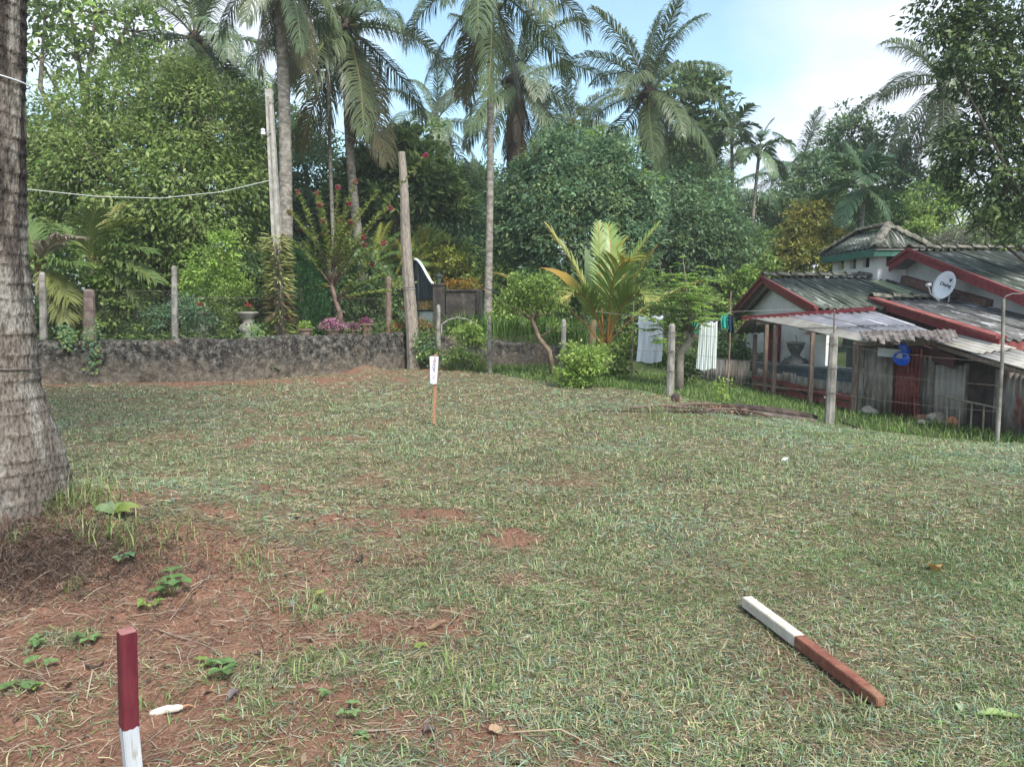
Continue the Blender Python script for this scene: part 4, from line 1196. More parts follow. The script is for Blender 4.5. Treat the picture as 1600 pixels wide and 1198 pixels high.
obj("top_rail", MB().tube([gp(s, topz(s)) for s in np.linspace(.42, 1, 14)], .042, 6).mesh("top_rail"), GW, gate)
bk = Vector((0, .05, 0))
vs = [gp(s, .95) + bk for s in np.linspace(0, 1, 25)] + [gp(s, topz(s)) + bk for s in np.linspace(0, 1, 25)]
obj("backing_sheet", MB().add(vs, [(k, k + 1, 26 + k, 25 + k) for k in range(24)]).mesh("backing_sheet"), mat("slate_gate_sheet", (.055, .075, .095), (.075, .095, .115), 4, .5), gate)
for k in range(1, 18):
    s = k / 18
    obj("bar", MB().tube([gp(s, .95), gp(s, topz(s))], .013, 5).mesh("bar"), BLK, gate)
lat = MB()
for k in range(26):
    s = k / 26; lat.beam(gp(s, .63), gp(min(s + .05, 1), .92), .018, .02, (0, 1, 0)); lat.beam(gp(s, .92), gp(min(s + .05, 1), .63), .018, .02, (0, 1, 0))
lo = obj("lattice", lat.mesh("lattice"), GOLD, gate); lo["kind"] = "stuff"
obj("lower_sheet", MB().add([gp(.01, .05) , gp(.99, .05), gp(.99, .57), gp(.01, .57)] + [gp(.01, .05) + bk * .3, gp(.99, .05) + bk * .3, gp(.99, .57) + bk * .3, gp(.01, .57) + bk * .3], [(0, 1, 2, 3), (7, 6, 5, 4), (0, 4, 5, 1), (1, 5, 6, 2), (2, 6, 7, 3), (3, 7, 4, 0)]).mesh("lower_sheet"), GW, gate)

GWALL = mat("dark_stained_plaster", (.034, .030, .027), (.065, .057, .052), 4, .95, .3, c3=(.11, .10, .095), scale3=6, ramp3=(.58, .72))
pb = P(687, 518, 22.8); pb.z = gh(pb.x, pb.y) - .02
gpil = root("gate_pillar", pb, "square dark gate pillar carrying a small lantern", "pillar")
ptop = P(687, 443, 22.8).z
obj("shaft", MB().box((pb.x - .17, pb.y - .17, pb.z), (pb.x + .17, pb.y + .17, ptop - .06)).mesh("shaft"), GWALL, gpil)
obj("cap", MB().box((pb.x - .20, pb.y - .20, ptop - .06), (pb.x + .20, pb.y + .20, ptop)).mesh("cap"), GWALL, gpil)
lb_ = Vector((pb.x, pb.y, ptop))
lan = root("lantern", lb_, "small black carriage lantern on the gate pillar", "lantern")
obj("body", MB().lathe([(.05, 0), (.035, .03), (.05, .05), (.085, .20)], lb_, 6).mesh("body"), mat("lantern_glass", (.10, .13, .12), None, rough=.2), lan)
obj("cap", MB().lathe([(.125, .20), (.12, .22), (.05, .28), (.02, .30), (.015, .34)], lb_, 6).mesh("cap"), BLK, lan)
wA, wB = P(699, 518, 22.8), P(752, 518, 22.6)
gw = root("gate_wall", (wA + wB) / 2, "dark stained plaster wall right of the gate pillar", "wall")
gw.location.z = .6
obj("panel", MB().box((wA.x - .02, 22.62, .55), (wB.x, 22.84, P(720, 455, 22.7).z)).mesh("panel"), GWALL, gw)
obj("coping", MB().box((wA.x - .018, 22.58, P(720, 455, 22.7).z), (wB.x + .03, 22.88, P(720, 452, 22.7).z)).mesh("coping"), GWALL, gw)
obj("end_pier", MB().box((wB.x - .14, 22.56, .55), (wB.x + .02, 22.617, P(720, 455.2, 22.7).z)).mesh("end_pier"), GWALL, gw)
hp = [P(690, 507, 21.4), P(700, 500, 21.5), P(715, 496, 21.5), P(730, 499, 21.5), P(745, 507, 21.4)]
hs = obj("hoop_pipe", MB().tube([Vector((hp[0].x, 21.35, .55))] + hp + [Vector((hp[-1].x + .06, 21.35, .5))], .018, 6).mesh("hoop_pipe"), CONCP)
tag(hs, "pale bent pipe arching before the gate wall", "pipe")
gp_ = Vector((P(753, 500, 22.3).x, 22.3, gh(P(753, 500, 22.3).x, 22.3)))
s_ = obj("steel_post", MB().tube([gp_ - Vector((0, 0, .05)), P(753, 448, 22.3), P(790, 462, 21.5)], .02, 6).mesh("steel_post"), mat("dark_green_pipe", (.03, .06, .05), None, rough=.5))
tag(s_, "thin dark green pipe post at the right end of the gate wall", "post")

# ================================================================== CLOTHES LINE AND LAUNDRY
def cloth(name, label, cat, tl, tr, yb, m, d, folds=5, amp=.03, seed=0, flare=0.0, ragged=.02, over=.18):
    a = P(tl[0], tl[1], d); b = P(tr[0], tr[1], d); zb = P(tl[0], yb, d).z
    rng = np.random.default_rng(seed); nu, nv = 30, 24
    U, Vv = np.meshgrid(np.linspace(0, 1, nu + 1), np.linspace(0, 1, nv + 1))
    zt = a.z + (b.z - a.z) * U - .03 * np.sin(U * np.pi * 3) ** 2
    Z = zt + (zb + ragged * np.sin(U * 7 + seed) - zt) * Vv
    Xc = a.x + (b.x - a.x) * U; mid = (a.x + b.x) / 2
    Xc = Xc + (Xc - mid) * flare * Vv + .03 * np.sin(Vv * 3 + seed) * Vv
    Yc = d - .012 + (amp * np.sin(U * folds * 2 * np.pi + seed + 1.2 * Vv) + .5 * amp * np.sin(U * folds * 3.3 * np.pi + 2 * seed + 2 * Vv)) * (.25 + .75 * Vv)
    front = np.stack([Xc, Yc, Z], -1)
    back_len = over
    Zb = zt + (-back_len) * Vv; back = np.stack([Xc * 1, d + .012 + .5 * (Yc - d) + .03, Zb], -1)
    V = np.concatenate([front.reshape(-1, 3), back.reshape(-1, 3)])
    idx = np.arange((nu + 1) * (nv + 1)).reshape(nv + 1, nu + 1)
    q = np.stack([idx[:-1, :-1], idx[:-1, 1:], idx[1:, 1:], idx[1:, :-1]], -1).reshape(-1, 4)
    o2 = (nu + 1) * (nv + 1)
    tops_ = np.stack([idx[0, :-1], o2 + idx[0, :-1], o2 + idx[0, 1:], idx[0, 1:]], -1)
    o = obj(name, np_mesh(name, V, [q, q[:, ::-1] + o2, tops_], smooth=True), m)
    return tag(o, label, cat, "laundry on the clothes line")
SHEET = mat("white_cotton", (.74, .77, .86), (.66, .70, .80), 6, .9)
MINT = mat("mint_cloth", (.10, .62, .42), (.18, .72, .52), 6, .9)
TEAL = mat("teal_cloth", (.02, .26, .22), (.03, .32, .27), 6, .9)
NAVY = mat("navy_cloth", (.015, .03, .06), None, rough=.9)
def stripe_mat():
    m = bpy.data.materials.new("striped_sarong"); m.use_nodes = True; n = m.node_tree.nodes; L = m.node_tree.links; b = n["Principled BSDF"]
    t = n.new("ShaderNodeTexCoord"); wv_ = n.new("ShaderNodeTexWave"); wv_.inputs["Scale"].default_value = 6.5; wv_.inputs["Distortion"].default_value = .6; wv_.bands_direction = 'X'
    r = n.new("ShaderNodeValToRGB"); e = r.color_ramp.elements; e[0].position = .12; e[0].color = (.20, .24, .25, 1); e[1].position = .5; e[1].color = (.56, .62, .62, 1)
    L.new(t.outputs["Object"], wv_.inputs[0]); L.new(wv_.outputs["Fac"], r.inputs[0]); L.new(r.outputs[0], b.inputs["Base Color"]); b.inputs["Roughness"].default_value = .9
    return m
DL = 17.2
cloth("bedsheet", "large white sheet hanging at the left end of the clothes line", "laundry", (998, 494), (1036, 493), 566, SHEET, DL, 4, .035, 1, .06)
cloth("striped_cloth", "long pale grey striped cloth on the clothes line before the corrugated fence", "laundry", (1093, 504), (1121, 502), 577, stripe_mat(), DL, 5, .022, 2, .14)
cloth("mint_cloth", "crumpled mint green cloth left of the striped one", "laundry", (1079, 500), (1091, 502), 522, MINT, DL - .03, 2, .05, 3, .1)
cloth("teal_cloth", "small teal cloth at the right end of the clothes line", "laundry", (1127, 491), (1137, 488), 513, TEAL, DL, 2, .03, 4, .1)
cloth("navy_cloth", "small dark navy cloth beside the teal one on the line", "laundry", (1136, 491), (1146, 490), 519, NAVY, DL + .05, 2, .03, 5, .1)
la, lb2 = P(985, 495, DL), P(1160, 488, DL)
for px, yt, lb in ((987, 470, "thin dark prop pole at the left end of the clothes line"), (1139, 455, "thin crooked prop pole at the right end of the clothes line")):
    q = P(px, 560, DL); t = P(px + 3, yt, DL + .06)
    o = obj("prop_pole", MB().tube([Vector((q.x, DL + .06, gh(q.x, DL) - .05)), (Vector((q.x, DL + .06, gh(q.x, DL))) + t) / 2 + Vector((.02, 0, 0)), t], [.02, .018, .014], 6).mesh("prop_pole"), TIMBER)
    tag(o, lb, "pole", "clothes line props")
ln = obj("clothes_line", MB().tube([P(930, 486, DL + .01), P(990, 494, DL), P(1040, 492, DL), P(1092, 503, DL), P(1122, 501, DL), P(1141, 487, DL), P(1250, 483, DL - .3)], .005, 4).mesh("clothes_line"), GALV)
tag(ln, "thin clothes line strung from the young palm to the porch", "line")

# ================================================================== PALMS
PALM = leafmat("palm_leaflet", 0.25, 0.42, 0.45)

def frond_data(path, nl=54, L=.95, W=.05, droop=.55, vee=.25, base=.14, rng=None, r0=.03, col=((.085, .130, .062), (.125, .175, .085)), tipcol=None, sweep=(15, 62), rachis=(.20, .21, .09), gaps=.07):
    """feather leaf along a path lying in a vertical plane; returns verts, faces, colours"""
    path = np.asarray(path, float); seg = np.linalg.norm(np.diff(path, axis=0), axis=1); cum = np.concatenate([[0], np.cumsum(seg)]); tot = cum[-1]
    def at(s):
        return np.array([np.interp(s * tot, cum, path[:, k]) for k in range(3)]).T
    S = np.linspace(base, .995, nl); S = np.concatenate([S, S]); sg = np.concatenate([np.ones(nl), -np.ones(nl)])
    keep = rng.uniform(size=len(S)) > gaps; S = S[keep] + rng.normal(0, .003, keep.sum()); sg = sg[keep]; n = len(S)
    p = at(S); T = unit(at(np.minimum(S + .02, 1)) - at(S - .02))
    hd = path[-1] - path[0]; hd[2] = 0
    if np.linalg.norm(hd) < 1e-3: hd = np.array([1., 0, 0])
    hd = hd / np.linalg.norm(hd); side = np.array([-hd[1], hd[0], 0])
    N = np.cross(T, side); N = N * np.where((N * 1).sum(1, keepdims=True) > -9, 1, 1)
    al = np.radians(sweep[0] + (sweep[1] - sweep[0]) * S + rng.normal(0, 5, n))
    q = (S - base) / (1 - base)
    prof = np.interp(q, [0, .12, .4, .75, .93, 1], [.55, .85, 1.0, .85, .5, .28])
    ln = L * prof * rng.uniform(.86, 1.1, n)
    d0 = unit(side[None] * (sg * np.cos(al))[:, None] + T * np.sin(al)[:, None] + np.array([0, 0, vee]) + rng.normal(0, .05, (n, 3)))
    d1 = unit(d0 + np.array([0, 0, -droop]) * rng.uniform(.6, 1.3, (n, 1)))
    d2 = unit(d1 + np.array([0, 0, -droop * 1.1]) * rng.uniform(.6, 1.3, (n, 1)))
    p1 = p + d0 * (ln * .38)[:, None]; p2 = p1 + d1 * (ln * .34)[:, None]; p3 = p2 + d2 * (ln * .30)[:, None]
    wv = unit(T - d0 * (T * d0).sum(1, keepdims=True)); w_ = W * (.75 + .25 * prof)[:, None]
    v = np.empty((n, 7, 3))
    v[:, 0] = p - wv * w_ * .35; v[:, 1] = p + wv * w_ * .35; v[:, 2] = p1 + wv * w_ * .5; v[:, 3] = p1 - wv * w_ * .5
    v[:, 4] = p2 + wv * w_ * .4; v[:, 5] = p2 - wv * w_ * .4; v[:, 6] = p3
    i = np.arange(n)[:, None] * 7
    Q = np.concatenate([i + np.array([[0, 1, 2, 3]]), i + np.array([[3, 2, 4, 5]])]); Tt = i + np.array([[5, 4, 6]])
    c0, c1 = np.array(col[0]), np.array(col[1])
    c = c0 + (c1 - c0) * rng.uniform(size=(n, 1))
    if tipcol is not None:
        k = sstep(.45, 1.0, q)[:, None] * rng.uniform(.6, 1, (n, 1)); c = c * (1 - k) + np.array(tipcol) * k
    C = np.repeat(c, 7, axis=0)
    mb = MB(); K = 12
    ss = np.linspace(0, 1, K); pp = at(ss)
    mb.tube([Vector(x) for x in pp], [r0 * (1 - .85 * s) + .003 for s in ss], 4)
    rv = np.array(mb.v); rf_ = np.array([f for f in mb.f if len(f) == 4]) ; o = len(rv)
    return np.concatenate([rv, v.reshape(-1, 3)]), [np.concatenate([rf_, Q + o]), Tt + o], np.concatenate([np.tile(np.array(rachis), (o, 1)), C])

def arc_path(e0, dr, L, n=14, pw=1.5):
    pts = [np.zeros(3)]; ds = L / (n - 1)
    for i in range(n - 1):
        s = (i + .5) / (n - 1)
        e = math.radians(max(e0 - dr * s ** pw, -89))
        pts.append(pts[-1] + ds * np.array([math.cos(e), 0, math.sin(e)]))
    return np.array(pts)

# shared feather leaves, by the angle at which they leave the crown
FR_E = [82, 66, 48, 30, 12, -6, -26, -48, -70]
FR_D = [30, 52, 68, 80, 78, 68, 50, 32, 14]
FROND = {}
for kind, Lf, nl, Ll, Wl, dr, ve, sw in (("coconut", 4.7, 92, 1.25, .043, 1.05, .26, (14, 60)), ("areca", 1.9, 36, .66, .058, .42, .30, (28, 58))):
    for i, (e, d) in enumerate(zip(FR_E, FR_D)):
        for vv in range(3 if kind == "coconut" else 2):
            rg = np.random.default_rng(100 + i * 10 + vv + (500 if kind == "areca" else 0))
            path = arc_path(e, d * rg.uniform(.8, 1.2), Lf * rg.uniform(.92, 1.06), pw=rg.uniform(1.2, 1.9))
            v, f, c = frond_data(path, nl, Ll, Wl, dr * rg.uniform(.8, 1.2), ve if e > -20 else .05, rng=rg, r0=.045 if kind == "coconut" else .022, sweep=sw)
            FROND[kind, i, vv] = np_mesh("frond", v, f, c)

TRUNK = mat("grey_palm_bark", (.16, .145, .125), (.30, .275, .245), 7, .95, .4, c3=(.09, .08, .07), scale3=3, ramp3=(.52, .7), stretch=(1, 1, 1.6))
DTRUNK = mat("dark_shaggy_bark", (.040, .028, .024), (.085, .06, .05), 9, .95, .5, stretch=(4, 4, .5))
NUT = mat("coconut_husk", (.16, .12, .05), (.10, .13, .045), 5, .6)
SHAFT = mat("green_crownshaft", (.10, .13, .055), (.15, .16, .08), 6, .6)
import bmesh
_b = bmesh.new(); bmesh.ops.create_icosphere(_b, subdivisions=2, radius=.13); NUTME = bpy.data.meshes.new("coconut"); _b.to_mesh(NUTME); _b.free(); NUTME.materials.append(NUT)

def palm(name, label, base, crown, r0, r1, n=22, size=1.0, kind="coconut", seed=0, group="coconut palms", trunk_m=None, e_range=(82, -72), color=(1, 1, 1), nuts=0, bow=.25, dead=2, az0=0.0, skirt=0, pw=.95):
    rnd = random.Random(seed)
    base = Vector(base); crown = Vector(crown)
    r = root(name, base, label, "palm tree", group)
    bowv = Vector((rnd.uniform(-1, 1), rnd.uniform(-.5, .5), 0)).normalized() * bow
    pts = []; rad = []; K = max(14, int((crown - base).length / .16))
    for k in range(K + 1):
        s = k / K
        p = base.lerp(crown, s) + bowv * math.sin(math.pi * s)
        if k == 0: p = p - Vector((0, 0, .15))
        ring = 1 + (.045 if k % 2 else -.03)
        pts.append(p); rad.append((r1 + (r0 - r1) * (1 - s) ** 2.2 + .35 * r0 * math.exp(-s * 16)) * ring)
    obj("trunk", MB().tube(pts, rad, 10).mesh("trunk", smooth=True), trunk_m or TRUNK, r)
    if kind == "areca":
        obj("crownshaft", MB().tube([crown - Vector((0, 0, .55 * size)), crown - Vector((0, 0, .3 * size)), crown + Vector((0, 0, .1))], [r1 * 1.1, r1 * 1.7, r1 * .9], 8).mesh("crownshaft", smooth=True), SHAFT, r)
    else:
        obj("crown_base", MB().tube([crown - Vector((0, 0, .35 * size)), crown - Vector((0, 0, .05)), crown + Vector((0, 0, .35 * size))], [r1 * 1.15, r1 * 1.9, r1 * .6], 9).mesh("crown_base"), DTRUNK, r)
    cl = crown - base
    for i in range(n):
        t = i / max(n - 1, 1)
        e = e_range[0] + (e_range[1] - e_range[0]) * t ** pw + rnd.uniform(-7, 7)
        k = min(range(len(FR_E)), key=lambda q: abs(FR_E[q] - e))
        o = obj("frond", FROND[kind, k, rnd.randrange(3 if kind == "coconut" else 2)], PALM, r, local=True)
        o.location = cl + Vector((0, 0, .12 * size * (1 - t)))
        o.rotation_euler = (rnd.uniform(-.3, .3), rnd.uniform(-.12, .12), az0 + i * 2.39996 + rnd.uniform(-.25, .25))
        s = size * rnd.uniform(.86, 1.08) * (.8 if e > 70 else 1)
        o.scale = (s, s, s)
        q = rnd.uniform(.82, 1.15); yel = rnd.uniform(.95, 1.12)
        o.color = (q * yel * color[0], q * color[1], q * color[2] * rnd.uniform(.9, 1.15), 1)
        if i >= n - dead and kind == "coconut":
            o.color = (1.02, .66, .58, 1); o["label"] = "dry brown hanging frond"
    for k in range(nuts):
        an = rnd.uniform(0, 6.28); o = obj("coconut", NUTME, NUT, r, local=True)
        o.location = cl + Vector((math.cos(an) * (r1 + .22), math.sin(an) * (r1 + .22), -.25 - rnd.uniform(0, .35))); s = size * rnd.uniform(.8, 1.15); o.scale = (s, s, s * 1.15)
    for k in range(skirt):
        an = rnd.uniform(0, 6.28); z = cl.z - rnd.uniform(.4, 3.2); s_ = z / cl.z
        c = (cl * s_) + bowv * math.sin(math.pi * s_)
        o = obj("dry_fibre", FROND["areca", 8, rnd.randrange(2)], PALM, r, local=True); o.location = c + Vector((math.cos(an) * r1, math.sin(an) * r1, 0)); o.rotation_euler.z = an
        o.scale = (.5, .5, .8); o.color = (.55, .28, .24, 1)
    return r

def base_at(px, d):
    q = P(px, 450, d); return Vector((q.x, d, gh(q.x, d) - .05))

# the coconut palms and areca palms standing behind the lot
palm("coconut_palm", "full coconut palm rising behind the big leafy tree at the left", base_at(330, 33), P(305, 62, 33), .24, .16, 24, 1.0, seed=1, color=(1.05, 1.05, 1.0), nuts=6, dead=1)
palm("coconut_palm", "tall coconut palm with ringed trunk and long fronds hanging beside the concrete pole", base_at(442, 23.5), P(434, -62, 23.5), .25, .165, 24, .70, seed=22, nuts=8, dead=4, bow=.15, e_range=(80, -80))
palm("coconut_palm", "coconut palm with drooping crown right of the concrete pole", base_at(580, 28), P(540, 45, 28), .21, .14, 25, .96, seed=3, nuts=6, dead=4, e_range=(80, -82), skirt=4)
palm("areca_palm", "very thin pale areca trunk between the two drooping coconut palms", base_at(527, 27.5), P(513, 22, 27.5), .085, .06, 9, 1.0, "areca", seed=4, group="areca palms", bow=.1)
palm("coconut_palm", "distant coconut palm with upright spear leaf left of the tall bare trunk", base_at(700, 44), P(680, 193, 44), .24, .17, 17, .98, seed=5, dead=1, e_range=(85, -60))
palm("coconut_palm", "very tall straight coconut palm with slender trunk in the middle", base_at(761, 25), P(766, -22, 25), .14, .10, 22, .76, seed=6, nuts=5, dead=3, bow=.06, e_range=(78, -76))
palm("coconut_palm", "coconut palm with thick dark trunk left of the round tree", base_at(806, 36), P(806, 128, 36), .44, .40, 22, 1.0, seed=7, trunk_m=DTRUNK, nuts=8, dead=1, bow=.05, skirt=14, pw=1.2)
palm("coconut_palm", "half hidden coconut palm between the two thick-trunked palms", base_at(900, 50), P(893, 195, 50), .24, .17, 15, .95, seed=8, dead=2, e_range=(82, -40))
palm("coconut_palm", "open-crowned coconut palm with thick dark trunk above the round tree", base_at(1012, 36), P(1014, 148, 36), .36, .30, 24, 1.0, seed=9, trunk_m=DTRUNK, nuts=9, dead=0, bow=.05, skirt=10, az0=.4, pw=1.35)
palm("areca_palm", "left of the two slim areca palms against the open sky", base_at(1147, 38), P(1143, 203, 38), .10, .075, 11, .95, "areca", seed=10, group="areca palms", bow=.05, e_range=(75, -45), color=(.75, .85, .8))
palm("areca_palm", "right of the two slim areca palms against the open sky", base_at(1172, 37.5), P(1187, 232, 37.5), .10, .075, 11, .95, "areca", seed=11, group="areca palms", bow=.15, e_range=(78, -45), color=(.85, 1.0, .9))
palm("coconut_palm", "low coconut palm with feathery crown under the areca palms", base_at(1125, 46), P(1118, 312, 46), .22, .16, 18, 1.0, seed=12, dead=0, e_range=(82, -40), color=(.9, 1.05, 1.0))
palm("coconut_palm", "coconut palm behind the overhanging branches at the upper right", base_at(1492, 37), P(1474, 132, 37), .22, .16, 19, 1.02, seed=13, dead=2, nuts=4, e_range=(80, -78), color=(1.12, 1.05, 1.0))
palm("areca_palm", "broad dark young areca palm above the tower roof", base_at(1347, 30), P(1349, 292, 30), .12, .09, 13, 1.15, "areca", seed=14, group="areca palms", bow=.05, e_range=(82, -35), color=(.6, .8, .72))
palm("coconut_palm", "small coconut palm left of the dark trees above the yellow tree", base_at(1258, 52), P(1252, 270, 52), .2, .15, 13, .95, seed=15, dead=0, e_range=(84, -30), color=(.9, 1.1, 1.1))

# ---- hand-set fronds: young coconut, garden palms -------------------------
def bez(a, b, c, n=14):
    a, b, c = map(np.array, (a, b, c)); t = np.linspace(0, 1, n)[:, None]
    return (1 - t) ** 2 * a + 2 * t * (1 - t) * b + t * t * c

def set_frond(parent, a, mid, tip, nl, L, W, droop, vee, col, seed, tipcol=None, rach=(.30, .20, .07), r0=.03, base=.3, sweep=(18, 60)):
    v, f, c = frond_data(bez(a, mid, tip), nl, L, W, droop, vee, base, np.random.default_rng(seed), r0, col, tipcol, sweep, rach)
    return obj("frond", np_mesh("frond", v, f, c), PALM, parent)

yb = P(943, 552, 19.0); yb.z = gh(yb.x, 19.0)
yc = root("young_coconut_palm", yb, "young coconut palm with yellowing fronds fanning up from the ground", "palm tree")
GRN = ((.17, .26, .065), (.24, .33, .09)); YEL = ((.30, .27, .06), (.40, .33, .08)); OLV = ((.24, .29, .075), (.32, .36, .11))
spec_ = [  # middle pixel, tip pixel, depth of tip relative, colours, tip colour, leaflet length
    ((945, 470), (853, 352), .4, OLV, (.42, .36, .12), .55), ((938, 440), (935, 348), .6, GRN, None, .35), ((955, 430), (1032, 348), .5, GRN, None, .42),
    ((975, 450), (1024, 388), -.3, OLV, (.50, .42, .16), .45), ((948, 405), (985, 408), -1.5, GRN, (.46, .36, .05), .85), ((985, 425), (1010, 470), -.9, GRN, (.30, .30, .10), .75),
    ((905, 470), (775, 428), .2, OLV, (.55, .44, .18), .42), ((985, 480), (1096, 440), .3, OLV, (.55, .36, .10), .42), ((915, 425), (885, 470), -.8, GRN, (.46, .40, .14), .7),
    ((960, 395), (950, 352), .9, GRN, None, .5)]
for k, (mp_, tp, dd, c, tc_, LL) in enumerate(spec_):
    o = set_frond(yc, P(941 + (k % 5) * 2.2, 545, 19.0 + .05 * (k % 3 - 1)), P(*mp_, 19 + dd * .4), P(*tp, 19 + dd), 54, LL * 1.15, .042, .22, .28, c, 300 + k, tc_, (.38, .20, .06), .035, .34)
obj("stem", MB().tube([yb - Vector((0, 0, .1)), yb + Vector((0, 0, .18)), yb + Vector((0, 0, .45))], [.20, .17, .10], 10).mesh("stem"), TIMBER, yc)
# banana plant behind it: broad paddle leaves
bb = P(925, 550, 20.6); bb.z = gh(bb.x, 20.6)
ban = root("banana_plant", bb, "banana plant with torn broad leaves behind the young coconut palm", "banana plant")
obj("stem", MB().tube([bb - Vector((0, 0, .1)), bb + Vector((0, 0, .7)), bb + Vector((.02, 0, 1.3))], [.13, .11, .07], 9).mesh("stem", smooth=True), mat("banana_stem", (.20, .13, .08), (.28, .22, .12), 6, .8), ban)
def paddle(parent, a, mid, tip, W, col, seed, name="leaf"):
    pa = bez(a, mid, tip, 15); rg = np.random.default_rng(seed); hd = pa[-1] - pa[0]
    sd_ = np.cross(hd, [0, -.75, .65]); sd_ /= np.linalg.norm(sd_); V = []; C = []
    for i, p in enumerate(pa):
        q = i / 14; w_ = W * math.sin(math.pi * (0.06 + .94 * q) ** .8) * (1 if q < .97 else .4) * rg.uniform(.9, 1.05)
        if q < .12: w_ = .012
        for s in (-1, -.5, 0, .5, 1):
            V.append(p + sd_ * s * w_ + np.array([0, 0, .35]) * abs(s) * w_ - np.array([0, 0, .25]) * (abs(s) > .9) * w_); C.append(np.array(col[0]) * (1 - q) + np.array(col[1]) * q)
    V = np.array(V); idx = np.arange(75).reshape(15, 5)
    f = np.stack([idx[:-1, :-1], idx[:-1, 1:], idx[1:, 1:], idx[1:, :-1]], -1).reshape(-1, 4)
    return obj(name, np_mesh(name, V, [f], np.array(C), smooth=True), LEAF, parent)
for k, (mp_, tp, dd, c) in enumerate((((905, 425), (842, 418), -.4, ((.13, .20, .05), (.48, .27, .04))), ((945, 395), (983, 368), -.2, ((.15, .22, .06), (.34, .32, .06))), ((925, 415), (914, 385), .5, ((.10, .17, .06), (.12, .2, .08))), ((950, 420), (935, 352), .3, ((.12, .19, .05), (.16, .23, .07))))):
    paddle(ban, bb + Vector((0, 0, 1.2)), P(*mp_, 20.6 + dd * .5), P(*tp, 20.6 + dd), .17, c, 40 + k)

# palms with broad leaflets over the left wall
GPD = ((.085, .145, .042), (.13, .195, .058))
for nm, lb, bpx, d, items in (
    ("garden_palm", "arching green palm with long combed leaflets behind the left wall", (150, 505), 18.6,
     [((165, 370), (235, 395), -.3, GPD, None), ((150, 350), (215, 345), .3, ((.17, .21, .05), (.24, .27, .07)), None), ((140, 350), (195, 320), .6, ((.2, .2, .05), (.26, .26, .07)), None), ((180, 390), (245, 440), -.5, ((.09, .14, .045), (.13, .18, .06)), None), ((120, 360), (80, 350), .5, GPD, None), ((190, 420), (225, 480), -.2, ((.10, .14, .06), (.15, .19, .09)), None), ((130, 380), (150, 330), -.6, ((.11, .16, .05), (.15, .2, .06)), None)]),
    ("garden_palm", "ragged palm with a withered brown frond next to the big trunk", (62, 510), 18.0,
     [((70, 370), (118, 372), -.3, ((.24, .19, .16), (.33, .27, .23)), None), ((72, 400), (125, 415), -.4, GPD, None), ((50, 360), (38, 350), .2, GPD, None), ((60, 390), (30, 420), -.2, GPD, None), ((78, 420), (108, 470), -.4, ((.16, .19, .06), (.22, .25, .08)), None), ((60, 380), (25, 330), .3, ((.10, .15, .05), (.13, .18, .06)), None), ((90, 430), (100, 500), -.5, ((.18, .2, .07), (.25, .27, .1)), None)])):
    b = P(*bpx, d); b.z = gh(b.x, d)
    r = root(nm, b, lb, "palm tree", "palms behind the left wall")
    cr_ = P(bpx[0] - 5, 415, d)
    obj("stem", MB().tube([b - Vector((0, 0, .1)), b.lerp(cr_, .5), cr_], [.08, .06, .045], 7).mesh("stem"), TIMBER, r)
    for k, (mp_, tp, dd, c, tc_) in enumerate(items):
        set_frond(r, cr_ + Vector((0, 0, -.05)), P(*mp_, d + dd * .4), P(*tp, d + dd), 36, .70, .050, .35, .2, c, int(bpx[0]) + k, tc_, (.22, .2, .07), .022, .18, (28, 55))
# clump of golden cane palm
for k, (px, py, d, lb) in enumerate(((612, 500, 26.6, "golden cane palm clump left of the old timber pole"), (662, 500, 27.5, "golden cane palm clump right of the old timber pole"))):
    b = P(px, py, d); b.z = gh(b.x, d); rnd = random.Random(k + 5)
    r = root("cane_palm", b, lb, "palm tree", "golden cane palms at the gate")
    for j in range(6):
        an = rnd.uniform(0, 6.28); q = b + Vector((math.cos(an) * .35, math.sin(an) * .3, 0)); h = rnd.uniform(1.3, 2.2)
        t = q + Vector((math.cos(an) * .25, math.sin(an) * .2, h))
        obj("cane", MB().tube([q - Vector((0, 0, .1)), q.lerp(t, .5), t], [.035, .03, .026], 6).mesh("cane"), mat("yellow_cane", (.26, .22, .06), (.2, .2, .07), 5, .6), r)
        for i in range(8):
            o = obj("frond", FROND["coconut", rnd.choice((0, 1, 1, 2, 2, 3)), rnd.randrange(3)], PALM, r, local=True)
            o.location = t - b; o.rotation_euler.z = rnd.uniform(0, 6.28); s = rnd.uniform(.25, .36); o.scale = (s, s, s)
            o.color = (1.9, 1.45, .6, 1) if rnd.random() < .5 else (1.15, 1.35, .8, 1)

# ================================================================== BROADLEAF TREES
BARK = mat("tree_bark", (.085, .07, .055), (.17, .145, .12), 7, .95, .5, stretch=(3, 3, .7))

